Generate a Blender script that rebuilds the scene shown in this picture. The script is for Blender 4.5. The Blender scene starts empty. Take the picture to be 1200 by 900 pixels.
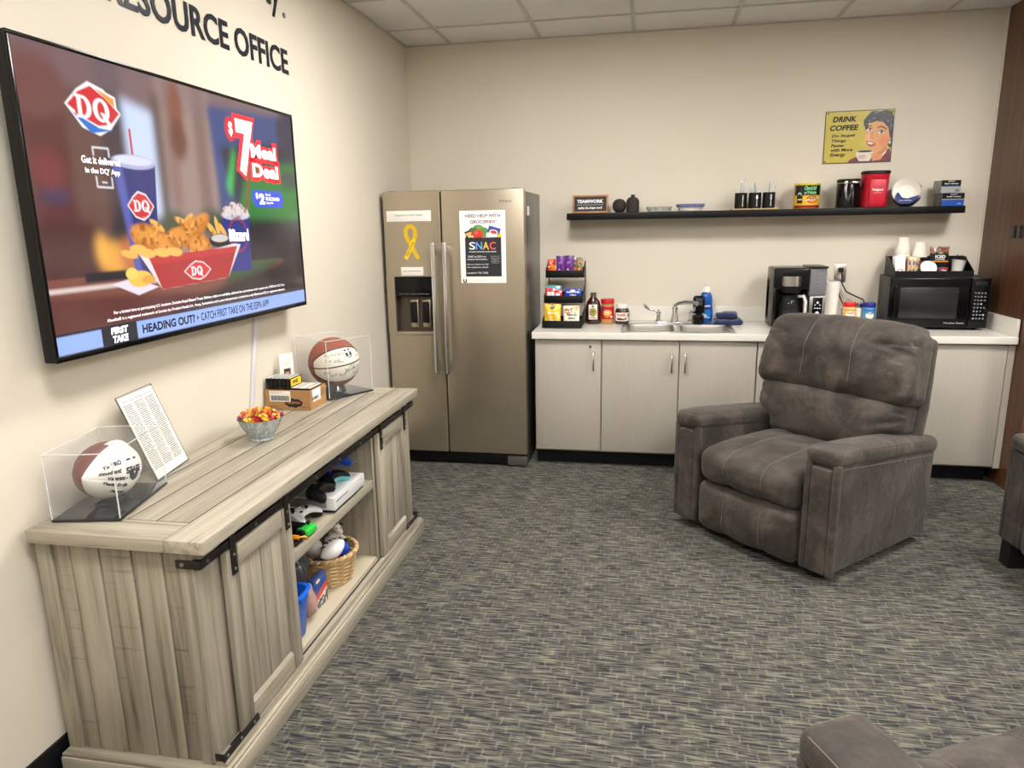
import bpy, math, random
import numpy as np
from mathutils import Matrix, Vector, noise
random.seed(7)
SC = bpy.context.scene
COL = SC.collection
PI = math.pi
R = math.radians
# ---------------------------------------------------------------- camera
cam_d = bpy.data.cameras.new('camera'); cam = bpy.data.objects.new('camera', cam_d); COL.objects.link(cam)
def set_cam(loc, yaw, pitch, roll, f):
    y, t, r = R(yaw), R(pitch), R(roll)
    fw = Vector((-math.sin(y)*math.cos(t), math.cos(y)*math.cos(t), -math.sin(t)))
    rt = Vector((math.cos(y), math.sin(y), 0)); up = rt.cross(fw)
    rt2 = rt*math.cos(r)+up*math.sin(r); up2 = up*math.cos(r)-rt*math.sin(r)
    M = Matrix((rt2, up2, -fw)).transposed().to_4x4(); M.translation = Vector(loc)
    cam.matrix_world = M
    cam_d.sensor_width = 36; cam_d.lens = f/1200*36; cam_d.clip_start = .05; cam_d.clip_end = 60
set_cam((1.6492, -5.0174, 1.5378), 10.7126, 12.5276, -0.9898, 833.6)
SC.camera = cam
# ---------------------------------------------------------------- world, exposure
w = bpy.data.worlds.new('world'); SC.world = w; w.use_nodes = True
w.node_tree.nodes['Background'].inputs[0].default_value = (.9, .95, 1, 1)
w.node_tree.nodes['Background'].inputs[1].default_value = .15
SC.view_settings.view_transform = 'Standard'; SC.view_settings.look = 'None'
SC.view_settings.exposure = 1.24; SC.view_settings.gamma = 1.0; SC.view_settings.use_curve_mapping = False
SC.cycles.max_bounces = 10; SC.cycles.diffuse_bounces = 5; SC.cycles.transparent_max_bounces = 16
SC.cycles.caustics_reflective = False; SC.cycles.caustics_refractive = False
SC.cycles.use_denoising = True
PANEL_POWER = 24         # emission of the ceiling panels
# (x, y) of each lit 2x2 ceiling panel
LIGHTS = [(1.233, -1.938), (3.671, -1.938), (1.233, -4.376), (3.671, -4.376), (5.5, -3.157), (2.452, -6.2)]
# ---------------------------------------------------------------- materials
def srgb(r, g, b):
    f = lambda c: (c/255/12.92 if c/255 <= .04045 else ((c/255+.055)/1.055)**2.4)
    return (f(r), f(g), f(b))
MATS = {}
def mat(name, col=(.5, .5, .5), rough=.5, metal=0, vary=0, scale=8, bump=0, bscale=60, spec=.5, emit=0, alpha=1, trans=0, ior=1.45, coat=0, stretch=(1, 1, 1), rnd=0, sheen=0):
    if name in MATS: return MATS[name]
    m = bpy.data.materials.new(name); m.use_nodes = True; MATS[name] = m
    nt = m.node_tree; N = nt.nodes; L = nt.links; b = N['Principled BSDF']
    c = (*col, 1)
    b.inputs['Base Color'].default_value = c; b.inputs['Roughness'].default_value = rough; b.inputs['Metallic'].default_value = metal
    b.inputs['Specular IOR Level'].default_value = spec; b.inputs['IOR'].default_value = ior
    if trans: b.inputs['Transmission Weight'].default_value = trans
    if coat: b.inputs['Coat Weight'].default_value = coat
    if sheen: b.inputs['Sheen Weight'].default_value = sheen
    if emit: b.inputs['Emission Color'].default_value = c; b.inputs['Emission Strength'].default_value = emit
    if alpha < 1: b.inputs['Alpha'].default_value = alpha
    tc = N.new('ShaderNodeTexCoord'); mp = N.new('ShaderNodeMapping'); L.new(tc.outputs['Object'], mp.inputs[0]); mp.inputs['Scale'].default_value = stretch
    src = None
    if vary:
        n = N.new('ShaderNodeTexNoise'); n.inputs['Scale'].default_value = scale; n.inputs['Detail'].default_value = 6; n.inputs['Roughness'].default_value = .6
        L.new(mp.outputs[0], n.inputs['Vector'])
        r = N.new('ShaderNodeValToRGB'); r.color_ramp.elements[0].position = .3; r.color_ramp.elements[1].position = .7
        r.color_ramp.elements[0].color = (*[x*(1-vary) for x in col], 1); r.color_ramp.elements[1].color = (*[min(1, x*(1+vary)) for x in col], 1)
        L.new(n.outputs['Fac'], r.inputs[0]); src = r.outputs[0]
    if rnd:
        oi = N.new('ShaderNodeObjectInfo'); ma = N.new('ShaderNodeMapRange'); ma.inputs[3].default_value = 1-rnd; ma.inputs[4].default_value = 1+rnd
        L.new(oi.outputs['Random'], ma.inputs[0]); vm = N.new('ShaderNodeVectorMath'); vm.operation = 'SCALE'
        if src: L.new(src, vm.inputs[0])
        else: vm.inputs[0].default_value = col
        L.new(ma.outputs[0], vm.inputs['Scale']); src = vm.outputs[0]
    if src: L.new(src, b.inputs['Base Color'])
    if bump:
        n2 = N.new('ShaderNodeTexNoise'); n2.inputs['Scale'].default_value = bscale; n2.inputs['Detail'].default_value = 4
        L.new(mp.outputs[0], n2.inputs['Vector']); bp = N.new('ShaderNodeBump'); bp.inputs['Strength'].default_value = bump; bp.inputs['Distance'].default_value = .01
        L.new(n2.outputs['Fac'], bp.inputs['Height']); L.new(bp.outputs[0], b.inputs['Normal'])
    return m
def vmat(name, rough=.5, emit=0, coat=0, metal=0):
    """a flat print or a screen: the colours sit in the mesh's colour attribute"""
    if name in MATS: return MATS[name]
    m = bpy.data.materials.new(name); m.use_nodes = True; MATS[name] = m
    N = m.node_tree.nodes; L = m.node_tree.links; b = N['Principled BSDF']; a = N.new('ShaderNodeAttribute'); a.attribute_name = 'Col'
    b.inputs['Roughness'].default_value = rough; b.inputs['Coat Weight'].default_value = coat; b.inputs['Metallic'].default_value = metal
    if emit:
        b.inputs['Base Color'].default_value = (.01, .01, .01, 1); L.new(a.outputs[0], b.inputs['Emission Color']); b.inputs['Emission Strength'].default_value = emit
    else: L.new(a.outputs[0], b.inputs['Base Color'])
    return m
def wood_mat(name, axis, light, mid, dark, rough=.5, sc=1.0, saw=0.0, glaze=.35):
    """board with its grain along one axis; each piece takes its own tone"""
    if name in MATS: return MATS[name]
    m = bpy.data.materials.new(name); m.use_nodes = True; MATS[name] = m
    N = m.node_tree.nodes; L = m.node_tree.links; b = N['Principled BSDF']; b.inputs['Roughness'].default_value = rough
    tc = N.new('ShaderNodeTexCoord'); oi = N.new('ShaderNodeObjectInfo')
    geo = N.new('ShaderNodeNewGeometry')
    add = N.new('ShaderNodeVectorMath'); add.operation = 'ADD'; L.new(geo.outputs['Position'], add.inputs[0])
    comb = N.new('ShaderNodeVectorMath'); comb.operation = 'SCALE'; comb.inputs[0].default_value = (7.3, 5.1, 3.7); L.new(oi.outputs['Random'], comb.inputs['Scale']); L.new(comb.outputs[0], add.inputs[1])
    mp = N.new('ShaderNodeMapping'); L.new(add.outputs[0], mp.inputs[0])
    s = [22*sc]*3; s['xyz'.index(axis)] = 1.1*sc; mp.inputs['Scale'].default_value = s
    n = N.new('ShaderNodeTexNoise'); n.inputs['Scale'].default_value = 1.6; n.inputs['Detail'].default_value = 9; n.inputs['Roughness'].default_value = .62; n.inputs['Distortion'].default_value = .6
    L.new(mp.outputs[0], n.inputs['Vector'])
    r = N.new('ShaderNodeValToRGB'); e = r.color_ramp.elements; e[0].position = .28; e[0].color = (*dark, 1); e[1].position = .72; e[1].color = (*light, 1)
    k = r.color_ramp.elements.new(.45); k.color = (*mid, 1); L.new(n.outputs['Fac'], r.inputs[0])
    # broad tone
    n3 = N.new('ShaderNodeTexNoise'); n3.inputs['Scale'].default_value = .35; n3.inputs['Detail'].default_value = 2; L.new(mp.outputs[0], n3.inputs['Vector'])
    mr = N.new('ShaderNodeMapRange'); mr.inputs[1].default_value = .3; mr.inputs[2].default_value = .7; mr.inputs[3].default_value = 1-glaze*.5; mr.inputs[4].default_value = 1+glaze*.4; L.new(n3.outputs['Fac'], mr.inputs[0])
    mr2 = N.new('ShaderNodeMapRange'); mr2.inputs[3].default_value = .9; mr2.inputs[4].default_value = 1.08; L.new(oi.outputs['Random'], mr2.inputs[0])
    mm = N.new('ShaderNodeMath'); mm.operation = 'MULTIPLY'; L.new(mr.outputs[0], mm.inputs[0]); L.new(mr2.outputs[0], mm.inputs[1])
    fac = mm.outputs[0]
    if saw:
        mp2 = N.new('ShaderNodeMapping'); s2 = [5]*3; s2['xyz'.index(axis)] = 90; mp2.inputs['Scale'].default_value = s2; L.new(add.outputs[0], mp2.inputs[0])
        n4 = N.new('ShaderNodeTexNoise'); n4.inputs['Scale'].default_value = 1.2; n4.inputs['Detail'].default_value = 5; L.new(mp2.outputs[0], n4.inputs['Vector'])
        m4 = N.new('ShaderNodeMapRange'); m4.inputs[1].default_value = .60; m4.inputs[2].default_value = .72; m4.inputs[3].default_value = 1; m4.inputs[4].default_value = 1-saw; L.new(n4.outputs['Fac'], m4.inputs[0])
        m5 = N.new('ShaderNodeMath'); m5.operation = 'MULTIPLY'; L.new(fac, m5.inputs[0]); L.new(m4.outputs[0], m5.inputs[1]); fac = m5.outputs[0]
    vm = N.new('ShaderNodeVectorMath'); vm.operation = 'SCALE'; L.new(r.outputs[0], vm.inputs[0]); L.new(fac, vm.inputs['Scale']); L.new(vm.outputs[0], b.inputs['Base Color'])
    bp = N.new('ShaderNodeBump'); bp.inputs['Strength'].default_value = .25; bp.inputs['Distance'].default_value = .002; L.new(n.outputs['Fac'], bp.inputs['Height']); L.new(bp.outputs[0], b.inputs['Normal'])
    return m
# ---------------------------------------------------------------- geometry collector
def rotm(rx=0, ry=0, rz=0): return Matrix.Rotation(rz, 4, 'Z') @ Matrix.Rotation(ry, 4, 'Y') @ Matrix.Rotation(rx, 4, 'X')
def T(x=0, y=0, z=0, rx=0, ry=0, rz=0): return Matrix.Translation((x, y, z)) @ rotm(rx, ry, rz)
class G:
    def __init__(s): s.v = []; s.f = []; s.mi = []; s.cols = None
    def add(s, vs, fs, M=None, mi=0):
        k = len(s.v)
        if M is not None: vs = [tuple(M @ Vector(p)) for p in vs]
        s.v += [tuple(p) for p in vs]; s.f += [tuple(i+k for i in f) for f in fs]; s.mi += [mi]*len(fs); return s
    def box(s, x0, x1, y0, y1, z0, z1, M=None, mi=0):
        vs = [(x, y, z) for z in (z0, z1) for y in (y0, y1) for x in (x0, x1)]
        return s.add(vs, [(0, 2, 3, 1), (4, 5, 7, 6), (0, 1, 5, 4), (2, 6, 7, 3), (0, 4, 6, 2), (1, 3, 7, 5)], M, mi)
    def rbox(s, x0, x1, y0, y1, z0, z1, r=.003, k=1, n=1, f=None, M=None, mi=0):
        """rounded box; n = extra cells on the flats, f = a deformation of the finished points"""
        c = ((x0+x1)/2, (y0+y1)/2, (z0+z1)/2); h = (abs(x1-x0)/2, abs(y1-y0)/2, abs(z1-z0)/2); r = min(r, min(h)*.999)
        S = []
        for a in range(3):
            e = [-h[a]+r*i/k for i in range(k)]; q = h[a]-r
            mid = [-q+2*q*i/n for i in range(n+1)]
            S.append(e+mid+[-t for t in reversed(e)])
        key = {}; vs = []; fs = []
        def vid(p):
            kk = tuple(round(t, 6) for t in p)
            if kk in key: return key[kk]
            q = [max(-(h[a]-r), min(h[a]-r, p[a])) for a in range(3)]; d = [p[a]-q[a] for a in range(3)]; ln = math.sqrt(sum(t*t for t in d))
            if ln > 1e-9:
                m_ = max(abs(t) for t in d); nz = sum(1 for t in d if abs(t) > 1e-9)
                if nz > 1: d = [math.tan(t/r*PI/4) if True else t for t in d]; ln = math.sqrt(sum(t*t for t in d))
                p = [q[a]+r*d[a]/ln for a in range(3)]
            p = [p[a]+c[a] for a in range(3)]
            if f: p = f(*p)
            key[kk] = len(vs); vs.append(tuple(p)); return key[kk]
        for a in range(3):
            b_, c_ = (a+1) % 3, (a+2) % 3
            for sg in (-1, 1):
                for i in range(len(S[b_])-1):
                    for j in range(len(S[c_])-1):
                        qd = []
                        for ii, jj in ((i, j), (i+1, j), (i+1, j+1), (i, j+1)):
                            p = [0]*3; p[a] = sg*h[a]; p[b_] = S[b_][ii]; p[c_] = S[c_][jj]; qd.append(vid(p))
                        if len(set(qd)) == 4: fs.append(tuple(qd) if sg > 0 else tuple(reversed(qd)))
        return s.add(vs, fs, M, mi)
    def lathe(s, prof, n=24, M=None, mi=0, sx=1, sy=1, cap=True):
        vs = []; fs = []
        for (r, z) in prof:
            for i in range(n):
                a = 2*PI*i/n; vs.append((r*math.cos(a)*sx, r*math.sin(a)*sy, z))
        for k in range(len(prof)-1):
            for i in range(n):
                j = (i+1) % n; fs.append((k*n+i, k*n+j, (k+1)*n+j, (k+1)*n+i))
        if cap:
            if prof[0][0] > 1e-6: fs.append(tuple(reversed(range(n))))
            if prof[-1][0] > 1e-6: fs.append(tuple((len(prof)-1)*n+i for i in range(n)))
        return s.add(vs, fs, M, mi)
    def tube(s, pts, r, n=8, M=None, mi=0, closed=False, cap=True):
        pts = [Vector(p) for p in pts]; m = len(pts); rs = r if isinstance(r, (list, tuple)) else [r]*m
        vs = []; fs = []; up = None
        for i in range(m):
            a = pts[(i-1) % m] if closed or i > 0 else pts[0]; b = pts[(i+1) % m] if closed or i < m-1 else pts[-1]
            t = (b-a).normalized() if (b-a).length > 1e-9 else Vector((0, 0, 1))
            if up is None:
                up = Vector((0, 0, 1)) if abs(t.z) < .9 else Vector((1, 0, 0))
            u = (up-t*up.dot(t)).normalized(); up = u; w_ = t.cross(u)
            for k in range(n):
                an = 2*PI*k/n; vs.append(tuple(pts[i]+(u*math.cos(an)+w_*math.sin(an))*rs[i]))
        for i in range(m if closed else m-1):
            j = (i+1) % m
            for k in range(n):
                l = (k+1) % n; fs.append((i*n+k, i*n+l, j*n+l, j*n+k))
        if cap and not closed: fs.append(tuple(reversed(range(n)))); fs.append(tuple((m-1)*n+k for k in range(n)))
        return s.add(vs, fs, M, mi)
    def cyl(s, x, y, z0, z1, r, n=20, M=None, mi=0): return s.lathe([(r, z0), (r, z1)], n, (M or Matrix()) @ T(x, y, 0), mi)
    def prism(s, poly, d0, d1, ax='y', M=None, mi=0):
        """polygon extruded along ax; poly in the two other axes (in xyz order)"""
        n = len(poly); vs = []
        for d in (d0, d1):
            for (a, b) in poly: vs.append({'x': (d, a, b), 'y': (a, d, b), 'z': (a, b, d)}[ax])
        fs = [tuple(range(n)), tuple(reversed(range(n, 2*n)))]+[(i, i+n, (i+1) % n+n, (i+1) % n) for i in range(n)]
        return s.add(vs, fs, M, mi)
    def ball(s, c, r, n=16, M=None, mi=0, f=None):
        rr = r if isinstance(r, (tuple, list)) else (r, r, r); vs = [(0, 0, -1)]; fs = []; m = n//2
        for k in range(1, m):
            ph = -PI/2+PI*k/m
            for i in range(n): a = 2*PI*i/n; vs.append((math.cos(ph)*math.cos(a), math.cos(ph)*math.sin(a), math.sin(ph)))
        vs.append((0, 0, 1)); e = len(vs)-1
        for i in range(n):
            j = (i+1) % n; fs.append((0, 1+j, 1+i)); fs.append((e, 1+(m-2)*n+i, 1+(m-2)*n+j))
            for k in range(m-2): fs.append((1+k*n+i, 1+k*n+j, 1+(k+1)*n+j, 1+(k+1)*n+i))
        vs = [(p[0]*rr[0]+c[0], p[1]*rr[1]+c[1], p[2]*rr[2]+c[2]) for p in vs]
        if f: vs = [f(*p) for p in vs]
        return s.add(vs, fs, M, mi)
    def build(s, name, m, parent=None, loc=(0, 0, 0), rot=(0, 0, 0), smooth=40, label=None, kind=None, tri=False):
        me = bpy.data.meshes.new(name); me.from_pydata(s.v, [], s.f); me.validate(clean_customdata=False)
        for x in (m if isinstance(m, (list, tuple)) else [m]): me.materials.append(x)
        if len(me.polygons) == len(s.mi): me.polygons.foreach_set('material_index', s.mi)
        import bmesh
        if smooth is not None:
            bm = bmesh.new(); bm.from_mesh(me); bmesh.ops.recalc_face_normals(bm, faces=bm.faces); bm.to_mesh(me); bm.free()
        if smooth:
            me.polygons.foreach_set('use_smooth', [True]*len(me.polygons)); me.set_sharp_from_angle(angle=R(smooth))
        o = bpy.data.objects.new(name, me); COL.objects.link(o); o.location = loc; o.rotation_euler = rot
        if parent: o.parent = parent
        if label: o['label'] = label
        if kind: o['kind'] = kind
        return o
def thing(name, label, cat, loc=(0, 0, 0), rz=0, group=None, rot=None):
    o = bpy.data.objects.new(name, None); COL.objects.link(o); o.location = loc; o.rotation_euler = rot or (0, 0, rz); o.empty_display_size = .1
    o['label'] = label; o['category'] = cat
    if group: o['group'] = group
    return o
def tag(o, label, cat, group=None):
    o['label'] = label; o['category'] = cat
    if group: o['group'] = group
    return o
def struct(o): o['kind'] = 'structure'; return o
def copy_tree(o, parent=None, loc=None, rz=None, label=None):
    c = o.copy(); COL.objects.link(c)
    if parent: c.parent = parent
    for ch in o.children: copy_tree(ch, c)
    if loc is not None: c.location = loc
    if rz is not None: c.rotation_euler[2] = rz
    if label: c['label'] = label
    return c
def piece(o, loc):
    c = o.copy(); COL.objects.link(c); c.location = loc; return c
# ---------------------------------------------------------------- flat prints
class Canvas:
    """a small picture painted in numbers: units W x H, y down"""
    def __init__(s, W, H, nx, bg):
        s.W, s.H = W, H; s.nx = nx; s.ny = max(2, round(nx*H/W)); s.px = W/(nx-1)
        s.X, s.Y = np.meshgrid(np.linspace(0, W, s.nx), np.linspace(0, H, s.ny)); s.I = np.zeros((s.ny, s.nx, 3)); s.I[:] = srgb(*bg)
    def put(s, m, col, a=1):
        m = np.clip(m, 0, 1)[..., None]*a; s.I[:] = s.I*(1-m)+np.array(srgb(*col))*m
    def ell(s, cx, cy, rx, ry, col, rot=0, soft=None, a=1):
        c, n = math.cos(rot), math.sin(rot); dx, dy = s.X-cx, s.Y-cy; u = (dx*c+dy*n)/rx; v = (-dx*n+dy*c)/ry
        d = (1-np.sqrt(u*u+v*v))*min(rx, ry); s.put(d/(soft or s.px)+.5, col, a)
    def poly(s, pts, col, soft=None, a=1):
        ins = np.zeros(s.X.shape, bool); dist = np.full(s.X.shape, 1e9); n = len(pts)
        for i in range(n):
            (x0, y0), (x1, y1) = pts[i], pts[(i+1) % n]
            cr = ((y0 > s.Y) != (y1 > s.Y))
            with np.errstate(all='ignore'): xi = (x1-x0)*(s.Y-y0)/((y1-y0) if y1 != y0 else 1e-9)+x0
            ins ^= cr & (s.X < xi)
            L = (x1-x0)**2+(y1-y0)**2+1e-12; t = np.clip(((s.X-x0)*(x1-x0)+(s.Y-y0)*(y1-y0))/L, 0, 1)
            dist = np.minimum(dist, np.hypot(s.X-x0-t*(x1-x0), s.Y-y0-t*(y1-y0)))
        s.put(np.where(ins, dist, -dist)/(soft or s.px)+.5, col, a)
    def rect(s, x0, y0, x1, y1, col, soft=None, a=1): s.poly([(x0, y0), (x1, y0), (x1, y1), (x0, y1)], col, soft, a)
    def line(s, pts, w, col, a=1):
        dist = np.full(s.X.shape, 1e9)
        for (x0, y0), (x1, y1) in zip(pts[:-1], pts[1:]):
            L = (x1-x0)**2+(y1-y0)**2+1e-12; t = np.clip(((s.X-x0)*(x1-x0)+(s.Y-y0)*(y1-y0))/L, 0, 1)
            dist = np.minimum(dist, np.hypot(s.X-x0-t*(x1-x0), s.Y-y0-t*(y1-y0)))
        s.put((w/2-dist)/s.px+.5, col, a)
    def speck(s, mask, col, dens, sz, seed=1, a=1):
        """blotches of a second colour where mask(X,Y) > 0"""
        rg = np.random.RandomState(seed); n1 = rg.rand(int(s.H/sz)+3, int(s.W/sz)+3)
        fx, fy = s.X/sz, s.Y/sz; ix, iy = fx.astype(int), fy.astype(int); u, v = fx-ix, fy-iy; u = u*u*(3-2*u); v = v*v*(3-2*v)
        val = (n1[iy, ix]*(1-u)+n1[iy, ix+1]*u)*(1-v)+(n1[iy+1, ix]*(1-u)+n1[iy+1, ix+1]*u)*v
        s.put(((val-(1-dens))*6)*mask, col, a)
    def mask_poly(s, pts):
        ins = np.zeros(s.X.shape, bool)
        for i in range(len(pts)):
            (x0, y0), (x1, y1) = pts[i], pts[(i+1) % len(pts)]
            with np.errstate(all='ignore'): xi = (x1-x0)*(s.Y-y0)/((y1-y0) if y1 != y0 else 1e-9)+x0
            ins ^= ((y0 > s.Y) != (y1 > s.Y)) & (s.X < xi)
        return ins.astype(float)
    def blur(s, r):
        k = max(1, int(r/s.px))
        for _ in range(3):
            for ax in (0, 1):
                p = np.pad(s.I, [(k+1, k) if a == ax else (0, 0) for a in range(3)], mode='edge'); c = np.cumsum(p, ax)
                n = s.I.shape[ax]; s.I = (np.take(c, range(2*k+1, 2*k+1+n), ax)-np.take(c, range(0, n), ax))/(2*k+1)
    def panel(s, name, m, w, h, parent=None, loc=(0, 0, 0), rot=(0, 0, 0), wrap=None, fn=None, label=None):
        """mesh w x h in local XZ facing -Y, centred; wrap = radius of a can it goes round"""
        nx, ny = s.nx, s.ny; xs = (s.X/s.W-.5)*w; zs = (.5-s.Y/s.H)*h
        if wrap: P = np.stack([wrap*np.sin(xs/wrap), -wrap*np.cos(xs/wrap), zs], -1)
        else: P = np.stack([xs, 0*xs, zs], -1)
        P = P.reshape(-1, 3)
        if fn: P = np.array([fn(*p) for p in P])
        i = (np.arange(ny-1)[:, None]*nx+np.arange(nx-1)[None]).ravel(); F = np.stack([i, i+nx, i+nx+1, i+1], -1)
        me = bpy.data.meshes.new(name); me.vertices.add(len(P)); me.vertices.foreach_set('co', P.ravel())
        me.loops.add(len(F)*4); me.loops.foreach_set('vertex_index', F.ravel().astype(np.int32)); me.polygons.add(len(F)); me.polygons.foreach_set('loop_start', np.arange(len(F), dtype=np.int32)*4)
        me.update(); me.validate()
        me.polygons.foreach_set('use_smooth', [True]*len(me.polygons))
        ca = me.color_attributes.new('Col', 'FLOAT_COLOR', 'POINT'); ca.data.foreach_set('color', np.concatenate([s.I.reshape(-1, 3), np.ones((nx*ny, 1))], 1).ravel())
        me.materials.append(m); o = bpy.data.objects.new(name, me); COL.objects.link(o); o.location = loc; o.rotation_euler = rot
        if parent: o.parent = parent
        if label: o['label'] = label
        return o
TXT = {}
def text_geo(s, bold=0, shear=0, space=1, res=3):
    k = (s, bold, shear, space)
    if k not in TXT:
        cu = bpy.data.curves.new('t', 'FONT'); cu.body = s; cu.size = 1; cu.offset = bold; cu.shear = shear; cu.space_character = space; cu.resolution_u = res; cu.fill_mode = 'FRONT'
        o = bpy.data.objects.new('t', cu); COL.objects.link(o); dg = bpy.context.evaluated_depsgraph_get(); me = o.evaluated_get(dg).to_mesh()
        vs = [(v.co.x, v.co.y) for v in me.vertices]; fs = [tuple(p.vertices) for p in me.polygons]
        o.evaluated_get(dg).to_mesh_clear(); bpy.data.objects.remove(o); bpy.data.curves.remove(cu); TXT[k] = (vs, fs)
    return TXT[k]
def text(items, m, parent=None, loc=(0, 0, 0), rot=(0, 0, 0), wrap=None, name='lettering', fn=None, depth=0):
    """items: (string, x0, z_top, x1, z_bottom, options); each string fills its box (x1 None keeps the natural width)"""
    g = G()
    for it in items:
        s, x0, zt, x1, zb = it[:5]; op = it[5] if len(it) > 5 else {}
        vs, fs = text_geo(s, op.get('bold', 0), op.get('shear', 0), op.get('space', 1))
        if not vs: continue
        a0 = min(v[0] for v in vs); a1 = max(v[0] for v in vs); b0 = min(v[1] for v in vs); b1 = max(v[1] for v in vs)
        sz = (zt-zb)/(b1-b0); sx = (x1-x0)/(a1-a0) if x1 is not None else sz*op.get('wide', 1)
        off = -(a1-a0)*sx/2 if op.get('center') else 0
        P = []
        ro = op.get('rot', 0); cx, cz = x0+off+(a1-a0)*sx/2, (zt+zb)/2
        for (a, b) in vs:
            x = x0+off+(a-a0)*sx; z = zb+(b-b0)*sz
            if ro: dx, dz = x-cx, z-cz; x, z = cx+dx*math.cos(ro)-dz*math.sin(ro), cz+dx*math.sin(ro)+dz*math.cos(ro)
            P.append((wrap*math.sin(x/wrap), -wrap*math.cos(x/wrap), z) if wrap else (x, 0, z))
        if depth:
            n = len(P); g.add(P+[(p[0], p[1]-depth, p[2]) for p in P], list(fs)+[tuple(i+n for i in f) for f in fs]); 
        else: g.add(P, fs)
    if fn: g.v = [fn(*p) for p in g.v]
    return g.build(name, m, parent, loc, rot, smooth=None)
# ================================================================ THE ROOM
H = 2.738; W = 3.71; XR = 6.4; YB = -7.6; YS = -.78     # ceiling, wood wall, room's far right, back of room, end of the wood wall
M_wall = mat('wall_paint', srgb(220, 212, 197), .62, bump=.03, bscale=180)
M_black = mat('black_rubber_base', srgb(16, 17, 22), .5, spec=.3)
def carpet():
    m = bpy.data.materials.new('carpet'); m.use_nodes = True; N = m.node_tree.nodes; L = m.node_tree.links; b = N['Principled BSDF']
    b.inputs['Roughness'].default_value = .95; b.inputs['Specular IOR Level'].default_value = .1
    tc = N.new('ShaderNodeTexCoord')
    def mapped(sx, sy, rz=0, w=0):
        mp = N.new('ShaderNodeMapping'); mp.inputs['Scale'].default_value = (sx, sy, 1); mp.inputs['Rotation'].default_value = (0, 0, rz); mp.inputs['Location'].default_value = (w, w, 0); L.new(tc.outputs['Object'], mp.inputs[0]); return mp.outputs[0]
    def nz(v, sc, det=3, rough=.6):
        n = N.new('ShaderNodeTexNoise'); n.inputs['Scale'].default_value = sc; n.inputs['Detail'].default_value = det; n.inputs['Roughness'].default_value = rough; L.new(v, n.inputs['Vector']); return n.outputs['Fac']
    def mth(op, a, b_):
        x = N.new('ShaderNodeMath'); x.operation = op
        for i, q in enumerate((a, b_)):
            if isinstance(q, (int, float)): x.inputs[i].default_value = q
            else: L.new(q, x.inputs[i])
        return x.outputs[0]
    def rng(v, a, b_, c, d):
        r = N.new('ShaderNodeMapRange'); r.inputs[1].default_value = a; r.inputs[2].default_value = b_; r.inputs[3].default_value = c; r.inputs[4].default_value = d; L.new(v, r.inputs[0]); return r.outputs[0]
    # streaks of yarn across the room, about a centimetre deep and ten long
    s1 = nz(mapped(14, 170), 1.0, 2, .5); s2 = nz(mapped(8, 90, w=4.1), 1.0, 2, .5)
    dark = rng(mth('ADD', mth('MULTIPLY', s1, .6), mth('MULTIPLY', s2, .4)), .43, .57, 0, 1)
    # the woven lattice of light threads: short uprights that step sideways from course to course
    sep = N.new('ShaderNodeSeparateXYZ'); L.new(tc.outputs['Object'], sep.inputs[0]); X, Y = sep.outputs[0], sep.outputs[1]
    ry = mth('ADD', mth('DIVIDE', Y, .036), mth('MULTIPLY', nz(mapped(9, 9), 1.0, 1), .3)); row = mth('FLOOR', ry, 0)
    wob = mth('MULTIPLY', nz(mapped(30, 30, w=3.3), 1.0, 1), .2)
    u = mth('ADD', mth('ADD', mth('DIVIDE', X, .058), mth('MULTIPLY', row, .37)), wob)
    fr_ = mth('ABSOLUTE', mth('SUBTRACT', mth('FRACT', u, 0), .5), 0)
    dash = rng(fr_, .02, .085, 1, 0)
    br = N.new('ShaderNodeTexWhiteNoise'); br.noise_dimensions = '2D'; cx_ = N.new('ShaderNodeCombineXYZ'); L.new(mth('FLOOR', u, 0), cx_.inputs[0]); L.new(row, cx_.inputs[1]); L.new(cx_.outputs[0], br.inputs['Vector'])
    lat = mth('MULTIPLY', dash, rng(br.outputs['Value'], .1, .5, .15, 1))
    course = mth('MULTIPLY', rng(mth('ABSOLUTE', mth('SUBTRACT', mth('FRACT', ry, 0), .5), 0), .40, .47, 0, 1), rng(nz(mapped(11, 3), 1.0, 1), .5, .65, 0, .35))
    lat = mth('MAXIMUM', lat, course)
    tuft = rng(nz(mapped(1, 1), 420, 2), .3, .7, .72, 1.25)
    mot = rng(nz(mapped(1, 1), 6, 3), .3, .7, .9, 1.1)
    def mix(f, a, b_):
        x = N.new('ShaderNodeMix'); x.data_type = 'RGBA'
        if isinstance(f, float): x.inputs[0].default_value = f
        else: L.new(f, x.inputs[0])
        for i, q in ((6, a), (7, b_)):
            if isinstance(q, tuple): x.inputs[i].default_value = (*q, 1)
            else: L.new(q, x.inputs[i])
        return x.outputs[2]
    c = mix(dark, srgb(48, 51, 57), srgb(102, 100, 92))
    c = mix(rng(nz(mapped(10, 110, w=9.2), 1.0, 2, .5), .54, .64, 0, .85), c, srgb(133, 129, 114))
    c = mix(mth('MULTIPLY', lat, .34), c, srgb(144, 140, 128))
    vm = N.new('ShaderNodeVectorMath'); vm.operation = 'SCALE'; L.new(c, vm.inputs[0]); L.new(mth('MULTIPLY', tuft, mot), vm.inputs['Scale']); L.new(vm.outputs[0], b.inputs['Base Color'])
    bp = N.new('ShaderNodeBump'); bp.inputs['Strength'].default_value = .5; bp.inputs['Distance'].default_value = .004; L.new(mth('ADD', tuft, dark), bp.inputs['Height']); L.new(bp.outputs[0], b.inputs['Normal'])
    return m
struct(G().box(-.1, XR+.1, YB-.1, .1, -.1, 0).build('floor', carpet(), smooth=None))
struct(G().box(-.12, 0, YB-.1, .12, 0, H+.1).build('wall_left', M_wall, smooth=None))
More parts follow.
